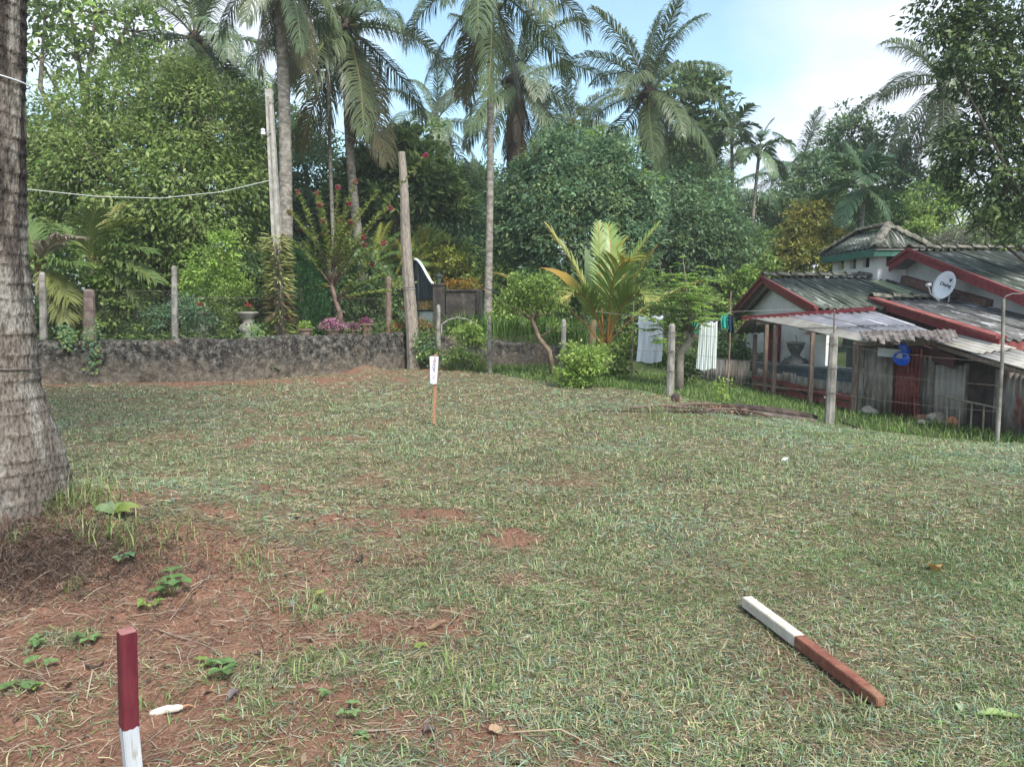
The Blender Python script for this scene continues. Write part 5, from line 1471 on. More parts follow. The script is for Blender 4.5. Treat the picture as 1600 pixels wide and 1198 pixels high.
def crown_arrays(rng, lobes, n, leaf, pal, clump_n=38, droop=.25, sig=.17, inner=.5, upfac=.35):
    vol = np.array([(l[3] * l[4]) ** .8 * l[5] ** .4 for l in lobes]); cnt = (n * vol / vol.sum()).astype(int)
    V = []; Fq = []; C = []; o = 0; tips = []
    pal = np.array(pal)
    for (cx, cy, cz, rx, ry, rz), k in zip(lobes, cnt):
        m = max(3, k // clump_n); dirs = rdirs(rng, m * 2)
        dirs = dirs[(dirs[:, 2] > -.55) | (rng.uniform(size=len(dirs)) < .4)][:m]; m = len(dirs)
        rr = rng.uniform(inner, 1.06, (m, 1)) ** .6
        cc = np.array([cx, cy, cz]) + dirs * rr * np.array([rx, ry, rz]) * (1 + .12 * rng.normal(size=(m, 1)))
        tips.append(cc[: 7])
        per = rng.poisson(k / m, m); j = np.repeat(np.arange(m), per); N = len(j)
        sg = np.clip(sig * (rx + ry + rz) / 3, .10, .55)
        # flattened sprays of leaves
        offs = rng.normal(size=(N, 3)) * sg * np.array([1, 1, .55]) * rng.uniform(.6, 1.25, (m, 1))[j]
        pos = cc[j] + offs
        outw = dirs[j]
        d = unit(outw * .5 + unit(offs) * .6 + rng.normal(size=(N, 3)) * .45 + np.array([0, 0, -droop]))
        nr = unit(outw * upfac + np.array([0, 0, .75]) + rng.normal(size=(N, 3)) * .45)
        ci = rng.integers(0, len(pal), m)[j]; swap = rng.uniform(size=N) < .3; ci = np.where(swap, rng.integers(0, len(pal), N), ci)
        col = pal[ci] * rng.uniform(.75, 1.25, (m, 1))[j] * rng.uniform(.8, 1.22, (N, 1))
        Ls = leaf[0] * rng.uniform(.5, 1.45, N)
        v, f, c = leaf_arrays(pos, d, nr, Ls, Ls * leaf[1], col)
        V.append(v); Fq.append(f + o); C.append(c); o += len(v)
    return np.concatenate(V), np.concatenate(Fq), np.concatenate(C), tips

def tree(name, label, cat, base, lobes, n, leaf, pal, r0, seed, group=None, fork=.35, droop=.25, sig=.17, inner=.5, bark=None, lm=None, clump_n=38, crown_name="crown"):
    rng = np.random.default_rng(seed); rnd = random.Random(seed)
    base = Vector(base); r = root(name, base, label, cat, group)
    V, Fq, C, tips = crown_arrays(rng, lobes, n, leaf, pal, clump_n, droop, sig, inner)
    zc = min(l[2] for l in lobes); cen = Vector((sum(l[0] for l in lobes) / len(lobes), sum(l[1] for l in lobes) / len(lobes), zc))
    fk = base.lerp(cen, .8 if fork is None else fork); fk = Vector((base.x * .7 + cen.x * .3, base.y * .7 + cen.y * .3, fk.z))
    m = MB(); m.tube([base - Vector((0, 0, .15)), base + (fk - base) * .08, base.lerp(fk, .5) + Vector((rnd.uniform(-1, 1), rnd.uniform(-1, 1), 0)) * r0 * .5, fk], [r0 * 1.5, r0 * 1.05, r0 * .85, r0 * .75], 9)
    for l, tp in zip(lobes, tips):
        c = Vector(l[:3]); a = fk; md = a.lerp(c, .5) + Vector((rnd.uniform(-.2, .2), rnd.uniform(-.2, .2), .12)) * (c - a).length * .6
        rl = r0 * .42 * min(1, max(.25, l[3] / 1.5))
        m.tube([a - Vector((0, 0, .05)), a.lerp(md, .55), md, c], [rl * 1.25, rl, rl * .8, rl * .45], 6)
        for q in tp:
            q = Vector(q); e = c.lerp(q, .5) + Vector((rnd.uniform(-.15, .15), rnd.uniform(-.15, .15), .1)) * (q - c).length
            m.tube([c, e, q], [rl * .4, rl * .25, rl * .08 + .003], 4, cap=False)
    obj("trunk", m.mesh("trunk", smooth=True), bark or BARK, r)
    obj(crown_name, np_mesh(crown_name, V, [Fq], C), lm or LEAF, r)
    return r

def LB(px, py, rp, d, asp=1.0, dd=0.0, deep=1.0):
    """crown lobe centred at a photo pixel, rp pixels in radius, at distance d"""
    c = P(px, py, d + dd); k = mpp(d) * rp
    return (c.x, c.y, c.z, k, k * deep, k * asp)

MIDG = [(0.138, 0.220, 0.057), (0.187, 0.284, 0.073), (0.105, 0.170, 0.048), (0.243, 0.325, 0.097)]
DKG = [(0.102, 0.170, 0.067), (0.136, 0.215, 0.079), (0.079, 0.136, 0.059), (0.181, 0.260, 0.102)]
BLG = [(0.108, 0.204, 0.113), (0.146, 0.254, 0.133), (0.088, 0.166, 0.094), (0.194, 0.292, 0.156)]
LTG = [(0.227, 0.357, 0.073), (0.292, 0.422, 0.097), (0.162, 0.276, 0.065), (0.357, 0.455, 0.130)]
YLG = [(.30, .29, .07), (.24, .26, .07), (.37, .33, .09), (.16, .20, .06)]
TREES = "trees beyond the lot"

tree("broad_tree", "huge leafy tree with glossy mid green leaves filling the upper left", "tree", base_at(230, 25.5),
     [LB(110, 225, 85, 25), LB(235, 175, 82, 25.5), LB(320, 205, 92, 25), LB(60, 270, 80, 24.5), LB(180, 285, 105, 24), LB(300, 310, 105, 24), LB(360, 300, 62, 24.5), LB(90, 350, 80, 24), LB(230, 380, 90, 23.8), LB(335, 400, 65, 24), LB(-20, 265, 80, 25), LB(372, 215, 45, 25.5), LB(285, 135, 38, 26)],
     74000, (.165, .40), MIDG + [(.21, .27, .085), (.27, .32, .13)], .34, 1, TREES, .3, .35, .14, .62)
tree("broad_tree", "tall open tree with sky showing through at the top left corner", "tree", base_at(150, 36),
     [LB(70, 30, 50, 36), LB(150, 20, 55, 36), LB(210, 50, 50, 36), LB(60, 90, 40, 36), LB(120, 90, 42, 36), LB(195, 110, 35, 35), LB(100, -40, 70, 36), LB(230, -10, 50, 37)],
     3900, (.30, .55), LTG + MIDG, .30, 2, TREES, .55, .2, .22, .4, clump_n=18)
tree("broad_tree", "dense dark tree behind the concrete pole and drooping palms", "tree", base_at(455, 33),
     [LB(430, 215, 55, 33), LB(480, 270, 60, 33), LB(410, 300, 60, 32), LB(500, 340, 60, 32), LB(450, 370, 70, 31.5), LB(365, 150, 38, 34), LB(470, 225, 35, 34)],
     28000, (.19, .42), DKG[1:] + MIDG + BLG, .28, 3, TREES, .35, .3, .16, .55)
tree("breadfruit_tree", "tree with large upright leaves behind the flowering shrub", "tree", base_at(635, 31),
     [LB(615, 255, 45, 31), LB(650, 235, 38, 31), LB(580, 280, 48, 31), LB(685, 290, 38, 31), LB(630, 300, 65, 30.5), LB(560, 320, 50, 31), LB(700, 320, 40, 31.5)],
     14000, (.27, .42), [(.12, .20, .065), (.16, .25, .08), (.09, .155, .055), (.23, .30, .10)], .26, 4, TREES, .45, .05, .17, .5)
tree("broad_tree", "rounded blue green tree standing behind the young coconut palm", "tree", base_at(895, 27),
     [LB(890, 285, 75, 27), LB(945, 275, 60, 27), LB(830, 320, 65, 26.8), LB(895, 345, 85, 26), LB(975, 330, 58, 26.8), LB(810, 375, 55, 26.5), LB(985, 385, 50, 26.5), LB(895, 405, 80, 26), LB(870, 250, 35, 27.5), LB(925, 248, 30, 27.5)],
     56000, (.155, .44), BLG + [(.20, .27, .11)], .28, 5, TREES, .3, .3, .12, .66)
tree("broad_tree", "added light green foliage standing in for the brighter top of the rounded blue green tree", "tree", base_at(905, 30),
     [LB(860, 250, 34, 30), LB(905, 235, 34, 30), LB(950, 255, 36, 30), LB(985, 290, 30, 30), LB(905, 290, 60, 30)], 7000, (.21, .42), LTG + MIDG, .2, 55, TREES, .5, .25, .16, .5)  # separate tree added for the round tree's brighter top leaves
tree("broad_tree", "tall open-branched tree behind the thick-trunked palm, against the sky", "tree", base_at(1085, 42),
     [LB(1070, 150, 38, 42), LB(1108, 172, 36, 42), LB(1060, 215, 40, 42), LB(1090, 228, 34, 42), LB(1050, 265, 45, 41), LB(1090, 130, 28, 42)],
     3600, (.38, .6), DKG + [(.09, .13, .06)], .26, 6, TREES, .6, .2, .22, .4, clump_n=16)
tree("broad_tree", "tall dark green tree filling the gap right of the round tree", "tree", base_at(1075, 34),
     [LB(1040, 330, 55, 34), LB(1090, 370, 60, 33), LB(1030, 400, 55, 33), LB(1140, 390, 55, 33), LB(1110, 320, 45, 35), LB(1060, 285, 40, 36)],
     24000, (.19, .42), DKG + BLG, .25, 7, TREES, .4, .3, .16, .55)
tree("broad_tree", "rounded yellow leaved tree left of the roof tower", "tree", base_at(1265, 31),
     [LB(1265, 355, 38, 31), LB(1240, 385, 32, 31), LB(1295, 380, 32, 31), LB(1265, 405, 42, 30.6), LB(1235, 420, 28, 30.8), LB(1300, 410, 26, 31), LB(1272, 335, 22, 31.2)],
     17000, (.14, .45), YLG, .17, 8, TREES, .4, .2, .15, .6)
tree("broad_tree", "dark spreading tree with open top between areca palm and right coconut palm", "tree", base_at(1330, 40),
     [LB(1330, 215, 40, 40), LB(1375, 225, 42, 40), LB(1300, 260, 45, 40), LB(1400, 270, 40, 40), LB(1350, 290, 55, 39), LB(1280, 310, 50, 39), LB(1420, 320, 45, 39), LB(1320, 350, 60, 38), LB(1395, 360, 55, 38), LB(1250, 330, 40, 39)],
     26000, (.22, .45), DKG + BLG, .30, 9, TREES, .45, .2, .16, .5)
tree("broad_tree", "light green tree glimpsed under the right overhanging branches", "tree", base_at(1480, 34),
     [LB(1450, 320, 40, 34), LB(1500, 350, 45, 34), LB(1440, 375, 35, 33), LB(1550, 370, 45, 34), LB(1600, 330, 50, 34), LB(1480, 300, 30, 35)],
     14000, (.18, .42), LTG + MIDG, .2, 10, TREES, .4, .25, .17, .5)
tree("overhanging_tree", "near tree overhanging from the right edge above the roof", "tree", Vector((14.5, 17.5, -.78)),
     [LB(1475, 40, 40, 17), LB(1530, 70, 55, 17), LB(1590, 30, 60, 17), LB(1500, 120, 35, 17), LB(1570, 140, 50, 17), LB(1620, 120, 60, 17), LB(1540, 220, 50, 17.3), LB(1600, 230, 60, 17), LB(1490, 230, 38, 17.6), LB(1570, 300, 50, 17), LB(1530, 300, 38, 17.4), LB(1620, 320, 55, 17), LB(1465, 275, 26, 17.8), LB(1590, 365, 26, 16.8), LB(1540, 355, 20, 17), LB(1500, -20, 60, 17)],
     15500, (.135, .46), [(.09, .14, .065), (.12, .18, .075), (.075, .115, .055), (.17, .24, .085)], .3, 11, TREES, .5, .35, .24, .3, clump_n=26)
# forest standing further back, tree by tree
far = [(60, 380, 60, 42, DKG), (250, 400, 70, 40, DKG), (420, 420, 60, 36, DKG), (520, 400, 70, 37, MIDG), (610, 400, 70, 36, DKG), (700, 380, 75, 38, BLG), (745, 330, 55, 44, DKG), (690, 440, 60, 32, MIDG), (800, 430, 60, 34, DKG),
       (1000, 430, 60, 36, DKG), (1160, 420, 55, 37, MIDG), (1190, 360, 50, 45, DKG), (1215, 440, 45, 34, MIDG), (1390, 400, 60, 36, DKG), (1560, 420, 70, 38, MIDG), (1100, 300, 40, 52, BLG), (735, 300, 40, 56, BLG), (560, 330, 60, 44, DKG)]
where = ["far left beside the big trunk", "behind the huge leafy tree", "behind the tall concrete pole", "behind the magenta flowering tree", "behind the golden cane palms", "behind the gate wall", "left of the tall straight palm", "low behind the gate lantern", "under the thick dark palm trunk",
         "behind the young coconut palm", "under the slim areca palms", "right of the slim areca palms", "left of the yellow tree", "behind the roof tower", "behind the main roof at the right", "far off below the open-branched tree", "far off between the tall straight palm and the spear-leaf palm", "behind the breadfruit tree"]
for k, (px, py, rp, d, pal) in enumerate(far):
    rr = random.Random(k)
    tree("forest_tree", ("dark" if pal is DKG else "mid green" if pal is MIDG else "blue green") + " background tree " + where[k], "tree", base_at(px, d),
         [LB(px, py, rp, d), LB(px - rp * .7, py + rp * .5, rp * .7, d), LB(px + rp * .7, py + rp * .45, rp * .75, d), LB(px + rp * .2, py - rp * .6, rp * .6, d), LB(px - rp * .1, py + rp * .9, rp * .9, d)],
         11500, (.235, .45), pal, .2, 60 + k, TREES, .4, .25, .2, .4)

# shrubs and small trees in front of them
SHR = "garden and bank shrubs"
def shrub(label, px, py, rp, d, pal, n, leaf, seed, extra=(), name="shrub", asp=1.0, droop=.15, sig=.2, inner=.35):
    b = base_at(px, d)
    return tree(name, label, "shrub", b, [LB(px, py, rp, d, asp)] + [LB(*e, d) for e in extra], n, leaf, pal, .035, seed, SHR, .25, droop, sig, inner, crown_name="foliage")
shrub("bright green shrub behind the left garden urn", 330, 420, 38, 19.2, LTG, 6000, (.09, .42), 201, [(350, 380, 26), (305, 450, 26), (365, 450, 30), (325, 480, 25)])
shrub("vine-smothered mound behind the thick stump post", 165, 445, 36, 18.6, MIDG, 6500, (.10, .6), 202, [(125, 455, 30), (200, 470, 30), (110, 495, 26), (170, 495, 34), (225, 500, 26)])
shrub("dark low shrub at the foot of the first slim post", 85, 490, 28, 17.9, DKG, 2500, (.10, .5), 203, [(50, 500, 20)])
shrub("leafy shrub between the urns and the slim post", 290, 490, 24, 18.3, BLG, 3000, (.08, .5), 204, [(250, 498, 22), (315, 500, 22)])
shrub("thin twiggy shrub just right of the second urn", 350, 470, 24, 18.6, MIDG, 1600, (.08, .4), 205, [(365, 500, 18)])
shrub("dense dark hedge behind the magenta flowering tree", 560, 430, 45, 24.0, DKG, 6000, (.13, .45), 206, [(520, 460, 40), (600, 470, 40), (570, 490, 36)])
shrub("dark shrub between the clipped cypress and the tall pole", 395, 455, 34, 20.8, DKG, 4500, (.12, .45), 207, [(390, 420, 30), (380, 490, 26)])
shrub("yellow green shrub behind the gate lantern", 705, 410, 28, 27, [(.24, .28, .05), (.16, .22, .05), (.30, .30, .06)], 3500, (.13, .42), 208, [(690, 385, 18), (730, 430, 30), (680, 440, 25)])
shrub("bushy undergrowth right of the gate wall", 775, 440, 34, 26, MIDG, 4500, (.14, .45), 209, [(800, 470, 34), (765, 480, 24), (840, 450, 30)])
shrub("orange flowering hedge along the top of the gate wall", 722, 447, 11, 23.0, [(.36, .12, .03), (.30, .24, .04), (.15, .18, .04), (.42, .20, .05)], 1500, (.06, .5), 210, [(705, 448, 9), (738, 447, 11)])
shrub("low clipped shrub with red tips at the foot of the old pole", 628, 512, 14, 20.7, [(.13, .20, .04), (.20, .26, .06), (.30, .10, .05)], 2200, (.06, .5), 211, [(655, 512, 14), (668, 514, 9)])
shrub("ivy-like leaves spilling over the wall by the old pole", 660, 540, 18, 20.15, BLG + MIDG, 1700, (.07, .6), 212, [(655, 525, 12), (675, 555, 12), (662, 560, 12)])
shrub("fresh green shrub before the low dark wall", 737, 525, 17, 19.9, LTG, 1700, (.085, .45), 213, [(725, 520, 11), (748, 535, 11)])
shrub("low leafy weeds at the foot of the low dark wall", 715, 555, 16, 19.6, MIDG, 1500, (.07, .5), 214, [(740, 565, 14), (700, 560, 10)])
shrub("rounded bright bush beside the concrete fence post", 908, 562, 27, 15.6, LTG, 5200, (.065, .5), 215, [(895, 575, 22), (925, 570, 22), (905, 592, 22), (925, 552, 14)], sig=.16, inner=.5)
shrub("tall weeds right of the young coconut palm", 965, 560, 24, 17.8, MIDG + LTG, 2200, (.10, .42), 216, [(985, 540, 22), (950, 585, 16)])
shrub("dark shrub behind the mint cloth", 1072, 570, 17, 18.6, DKG, 1600, (.085, .5), 217, [(1085, 560, 12)])
shrub("dense shrub behind the left gable of the house", 1165, 460, 32, 25.5, LTG + MIDG, 4200, (.13, .45), 218, [(1140, 480, 26), (1190, 430, 26), (1145, 440, 26), (1160, 520, 34)])
shrub("dark green shrub behind the corrugated fence", 1130, 540, 26, 22.5, DKG, 2600, (.11, .45), 219, [(1100, 540, 22), (1155, 560, 26)])
shrub("dense greenery behind the hanging white sheet", 1020, 480, 40, 23.5, MIDG, 5500, (.12, .45), 220, [(980, 500, 36), (1060, 490, 38), (1100, 470, 34), (1000, 440, 36), (1030, 530, 36)])
shrub("dark greenery on the bank behind the citrus tree", 860, 470, 36, 25, DKG + MIDG, 5000, (.13, .45), 221, [(890, 500, 34), (830, 500, 30), (905, 450, 30)])
shrub("loose pile of grey twiggy scrub behind the main roof ridge", 1500, 372, 22, 26, [(.20, .19, .16), (.14, .14, .11), (.26, .25, .21)], 2600, (.10, .2), 222, [(1470, 378, 18), (1535, 375, 18)])

# citrus tree with crooked stem
b = G(866, 580); b = Vector((P(866, 570, 18.0).x, 18.0, gh(P(866, 570, 18.0).x, 18.0)))
ct = root("citrus_tree", b, "small citrus tree with a crooked stem before the low dark wall", "tree")
st_ = [b - Vector((0, 0, .08)), P(858, 548, 18), P(842, 528, 18), P(836, 512, 18), P(832, 500, 18), P(838, 485, 18)]
m = MB(); m.tube(st_, [.07, .06, .055, .05, .045, .03], 8)
for q in ((800, 455), (815, 440), (850, 445), (870, 460), (795, 490), (860, 490), (875, 515), (780, 470)):
    e = P(q[0], q[1], 18 + random.Random(q[0]).uniform(-.4, .4)); s0 = st_[4] if q[1] < 500 else st_[2]
    m.tube([s0, s0.lerp(e, .5) + Vector((0, 0, .06)), e], [.025, .016, .006], 5)
obj("trunk", m.mesh("trunk", smooth=True), mat("citrus_bark", (.12, .085, .06), (.2, .15, .11), 8, .95, .3), ct)
V, Fq, C, _ = crown_arrays(np.random.default_rng(231), [LB(805, 455, 26, 18), LB(840, 450, 26, 18), LB(865, 475, 20, 18), LB(790, 485, 20, 18), LB(825, 480, 22, 18), LB(875, 510, 12, 18), LB(855, 440, 18, 18)], 3600, (.085, .42), MIDG + LTG[:2], 20, .2, .2, .2)
obj("crown", np_mesh("crown", V, [Fq], C), LEAF, ct)

# feathery shrub with layered sprays
b = Vector((P(1062, 590, 16.2).x, 16.2, gh(P(1062, 590, 16.2).x, 16.2)))
ft = root("feathery_tree", b, "feathery light green tree with layered sprays above the laundry", "tree")
st_ = [b - Vector((0, 0, .08)), P(1062, 575, 16.2), P(1064, 550, 16.2), P(1078, 530, 16.2), P(1076, 515, 16.2)]
m = MB(); m.tube(st_, [.10, .085, .08, .075, .05], 8)
rng = np.random.default_rng(240); rnd = random.Random(9); c_, d_, n_v, cl_ = [], [], [], []
ends = [(1060, 395), (1040, 420), (1085, 415), (1020, 440), (1100, 435), (1050, 455), (1010, 470), (1110, 465), (1075, 470), (990, 490), (1030, 500), (1120, 490), (1000, 515), (1055, 440), (1080, 445), (1095, 500), (1025, 415), (1010, 540), (1060, 520), (1040, 480)]
for q in ends:
    e = P(q[0] + 6, q[1], 16.2 + rnd.uniform(-.7, .7)); s0 = st_[3] if q[0] > 1030 else st_[2]
    md = s0.lerp(e, .55) + Vector((0, 0, .22)); m.tube([s0, md, e], [.022, .012, .004], 4)
    for j in range(14):       # flat pinnate sprays
        s = rnd.uniform(.35, 1.0); p = (s0.lerp(md, s / .55) if s < .55 else md.lerp(e, (s - .55) / .45)); an = rnd.uniform(0, 6.28); ln = rnd.uniform(.18, .42)
        ax = Vector((math.cos(an), math.sin(an), rnd.uniform(-.25, .15)))
        for i in range(16):
            t = (i + 1) / 16; sg = 1 if i % 2 else -1; sd_ = Vector((-ax.y, ax.x, 0)).normalized()
            c_.append(p + ax * ln * t); d_.append(ax * .5 + sd_ * sg + Vector((0, 0, rnd.uniform(-.3, .1)))); n_v.append((rnd.uniform(-.3, .3), rnd.uniform(-.3, .3), 1)); cl_.append(rnd.choice(LTG[:3] + [(.15, .24, .05)]))
obj("trunk", m.mesh("trunk", smooth=True), mat("pale_grey_bark", (.17, .15, .12), (.26, .23, .2), 8, .95, .3), ft)
cl_ = np.array(cl_) * rng.uniform(.75, 1.2, (len(cl_), 1))
v, f, c = leaf_arrays(np.array(c_), np.array(d_), np.array(n_v), rng.uniform(.06, .11, len(c_)), .042, cl_ * 1.15)
obj("crown", np_mesh("crown", v, [f], c), LEAF, ft)

# clipped cypress
b = base_at(475, 19.6); rng = np.random.default_rng(250)
cy = root("clipped_cypress", b, "dark green clipped cypress leaning like a teardrop in the garden", "shrub")
n = 16000; t = rng.uniform(0, 1, n); a = rng.uniform(0, 2 * np.pi, n)
h = P(460, 385, 19.6).z - b.z; rad = .72 * np.sin(np.pi * np.clip(t * .88 + .12, 0, 1)) ** .7 * np.sqrt(rng.uniform(.5, 1, n)) * (1 + .1 * np.sin(5 * a + 9 * t))
pos = np.stack([b.x - .25 * t + rad * np.cos(a), b.y + rad * np.sin(a), b.z + .05 + h * t], -1)
d = unit(np.stack([np.cos(a) * .6, np.sin(a) * .6, np.ones(n) * .9], -1) + rng.normal(size=(n, 3)) * .3)
col = np.array([(.06, .15, .062), (.085, .19, .08), (.048, .115, .05)])[rng.integers(0, 3, n)] * rng.uniform(.8, 1.3, (n, 1))
v, f, c = leaf_arrays(pos, d, rdirs(rng, n), rng.uniform(.07, .14, n), .022, col)
obj("foliage", np_mesh("foliage", v, [f], c), LEAF, cy)
obj("trunk", MB().tube([b - Vector((0, 0, .1)), b + Vector((-.1, 0, h * .7))], [.07, .03], 6).mesh("trunk"), BARK, cy)

# striped strap-leaved plant wrapped round the concrete pole
b = Vector((P(440, 512, 18.45).x, 18.45, gh(P(440, 512, 18.45).x, 18.45))); rng = np.random.default_rng(260)
sp_ = root("strap_leaf_plant", b, "cream striped strap-leaved plant climbing the foot of the tall pole", "plant")
n = 760; t = rng.uniform(0, 1, n) ** .8; a = rng.uniform(0, 2 * np.pi, n); top = P(432, 372, 18.45); h = top.z - b.z
pos = np.stack([b.x + (top.x - b.x) * t + .10 * np.cos(a), b.y + .12 * np.sin(a), b.z + .05 + h * t], -1)
d = np.stack([np.cos(a), np.sin(a), -.5 + .9 * rng.uniform(size=n)], -1)
col = np.array([(.17, .20, .06), (.36, .36, .16), (.10, .14, .045), (.20, .15, .09)])[np.where(t < .45, rng.choice([2, 3, 3, 0], n), rng.choice([0, 1, 1, 2], n))] * rng.uniform(.7, 1.2, (n, 1))
v, f, c = leaf_arrays(pos, d, np.tile((0, -.3, 1), (n, 1)) + rng.normal(size=(n, 3)) * .2, rng.uniform(.24, .40, n), .048, col * 1.3)
obj("foliage", np_mesh("foliage", v, [f], c), LEAF, sp_)
obj("stem", MB().tube([b - Vector((0, 0, .1)), b + Vector((-.03, -.05, h * .5)), top - Vector((0, 0, .15))], [.05, .04, .02], 6).mesh("stem"), BARK, sp_)

# magenta flowering tree: long leafy arching branches with flower heads at their tips
b = Vector((P(533, 500, 19.5).x, 19.5, gh(P(533, 500, 19.5).x, 19.5))); rnd = random.Random(12); rng = np.random.default_rng(270)
fl = root("flowering_tree", b, "slender tree with arching leafy branches tipped by magenta flower heads", "tree")
st_ = [b - Vector((0, 0, .1)), P(531, 488, 19.5), P(524, 470, 19.5), P(519, 448, 19.5), P(518, 425, 19.5)]
m = MB(); m.tube(st_, [.08, .065, .06, .05, .035], 8)
tips_ = [(665, 243), (555, 285), (528, 293), (495, 302), (465, 300), (452, 332), (440, 368), (473, 357), (505, 345), (507, 365), (530, 346), (547, 347), (568, 371), (570, 383), (600, 380), (610, 325), (582, 412), (545, 318), (475, 380), (500, 320), (600, 430), (590, 300), (610, 455), (480, 452), (560, 330)]
c_, d_, n_v, L_ = [], [], [], []
for k, q in enumerate(tips_):
    dd = rnd.uniform(-.9, .9); e = P(q[0], q[1], 19.5 + dd); s0 = st_[3 + k % 2] if q[1] < 400 else st_[2 + k % 2]
    md = s0.lerp(e, .5) + Vector((0, 0, .28 if q[1] < 400 else .1)); br_p = bez(s0, md, e, 26)
    m.tube([Vector(x) for x in br_p[::5]], [.026, .02, .015, .01, .006, .004][:len(br_p[::5])], 4)
    for i in range(6, 26):
        for j in range(10):
            an = rnd.uniform(0, 6.28); c_.append(br_p[i] + np.array([rnd.uniform(-.03, .03) for _ in range(3)])); ax = br_p[min(i + 1, 25)] - br_p[i - 1]; ax /= np.linalg.norm(ax)
            d_.append(ax * .4 + np.array([math.cos(an), math.sin(an), rnd.uniform(-.2, .7)])); n_v.append((rnd.uniform(-.4, .4), rnd.uniform(-.4, .4), 1)); L_.append(rnd.uniform(.07, .14))
    if k < 20:
        nn = 60; dr_ = rdirs(rng, nn); o3 = np.array(e) + dr_ * .028
        colp = np.array([(.42, .03, .12), (.55, .07, .20), (.33, .02, .10)])[rng.integers(0, 3, nn)]
        v, f, c = leaf_arrays(o3, dr_ + rng.normal(size=(nn, 3)) * .4, rdirs(rng, nn), rng.uniform(.035, .065, nn), .03, colp)
        obj("flower_head", np_mesh("flower_head", v, [f], c), LEAF, fl)
obj("trunk", m.mesh("trunk", smooth=True), mat("red_brown_bark", (.12, .08, .065), (.21, .15, .13), 8, .95, .3), fl)
cl_ = np.array([(.22, .30, .07), (.29, .37, .10), (.15, .22, .055), (.36, .40, .13)])[rng.integers(0, 4, len(c_))] * rng.uniform(.75, 1.2, (len(c_), 1))
v, f, c = leaf_arrays(np.array(c_), np.array(d_), np.array(n_v), np.array(L_), np.array(L_) * .38, cl_)
obj("foliage", np_mesh("foliage", v, [f], c), LEAF, fl)

# pink flower clump in pots
TERRA = mat("mossy_pot", (.15, .10, .075), (.22, .17, .13), 9, .95, .3)
def pot_plant(name, label, px, d, hpot, rpot, n, pal, wdt, hh, seed, cat="pot plant"):
    b = base_at(px, d); b.z += .05; r = root(name, b, label, cat, "potted flowers along the wall"); rg = np.random.default_rng(seed)
    obj("pot", MB().lathe([(rpot * .7, 0), (rpot * .95, hpot * .85), (rpot * 1.08, hpot * .86), (rpot * 1.08, hpot), (rpot * .9, hpot), (rpot * .85, hpot * .9)], b, 14).mesh("pot"), TERRA, r)
    dr_ = rdirs(rg, n); dr_[:, 2] = np.abs(dr_[:, 2]) - .25
    pos = np.array(b) + np.array([0, 0, hpot + hh * .3]) + dr_ * np.array([wdt, wdt * .7, hh]) * rg.uniform(.3, 1, (n, 1))
    col = np.array(pal)[rg.integers(0, len(pal), n)] * rg.uniform(.8, 1.15, (n, 1))
    v, f, c = leaf_arrays(pos, dr_ + rg.normal(size=(n, 3)) * .6, rdirs(rg, n), rg.uniform(.04, .08, n), .04, col)
    obj("flowers", np_mesh("flowers", v, [f], c), LEAF, r)
PINK = [(.55, .27, .42), (.62, .38, .50), (.48, .18, .33), (.12, .17, .05)]
pot_plant("flower_pot", "wide pot of massed pale pink flowers on the wall top", 518, 19.2, .22, .20, 900, PINK, .36, .26, 281)
pot_plant("flower_pot", "smaller pot of pink flowers right of the massed pink one", 548, 19.8, .18, .16, 420, PINK, .24, .18, 282)
pot_plant("flower_pot", "tall grey pot with a few deep pink flowers beside the weathered post", 570, 20.2, .34, .19, 260, [(.50, .10, .30), (.55, .22, .40), (.12, .17, .05)], .18, .14, 283)
pot_plant("flower_pot", "brown pot of green leaves beside the strap-leaved plant", 474, 18.6, .26, .18, 350, LTG, .20, .16, 284)
def vase(label, px, d, seed):
    b = base_at(px, d); b.z += .05; r = root("garden_urn", b, label, "urn", "cement urns behind the wall")
    obj("body", MB().lathe([(.20, 0), (.20, .05), (.13, .09), (.20, .18), (.24, .27), (.18, .36), (.12, .40), (.13, .52), (.24, .62), (.26, .66), (.22, .67), (.12, .60)], b, 18).mesh("body", smooth=True), mat("pale_cement", (.20, .195, .175), (.30, .29, .265), 9, .95, .3, c3=(.16, .15, .13), scale3=5, ramp3=(.5, .65)), r)
    rg = np.random.default_rng(seed); n = 120; dr_ = rdirs(rg, n); dr_[:, 2] = np.abs(dr_[:, 2])
    v, f, c = leaf_arrays(np.array(b) + [0, 0, .66] + dr_ * .1, dr_, rdirs(rg, n), rg.uniform(.06, .12, n), .04, np.array([(.10, .15, .05), (.15, .2, .06)])[rg.integers(0, 2, n)])
    obj("leaves", np_mesh("leaves", v, [f], c), LEAF, r)
    n = 24; dr_ = rdirs(rg, n); v, f, c = leaf_arrays(np.array(b) + [.02, -.05, .82] + dr_ * .03, dr_, rdirs(rg, n), np.full(n, .06), .05, np.tile((.55, .06, .04), (n, 1)))
    obj("flower", np_mesh("flower", v, [f], c), LEAF, r)
vase("pale cement urn half hidden behind the wall shrubs", 312, 18.5, 1)
vase("pale cement urn with a red flower left of the tall concrete pole", 386, 18.5, 2)

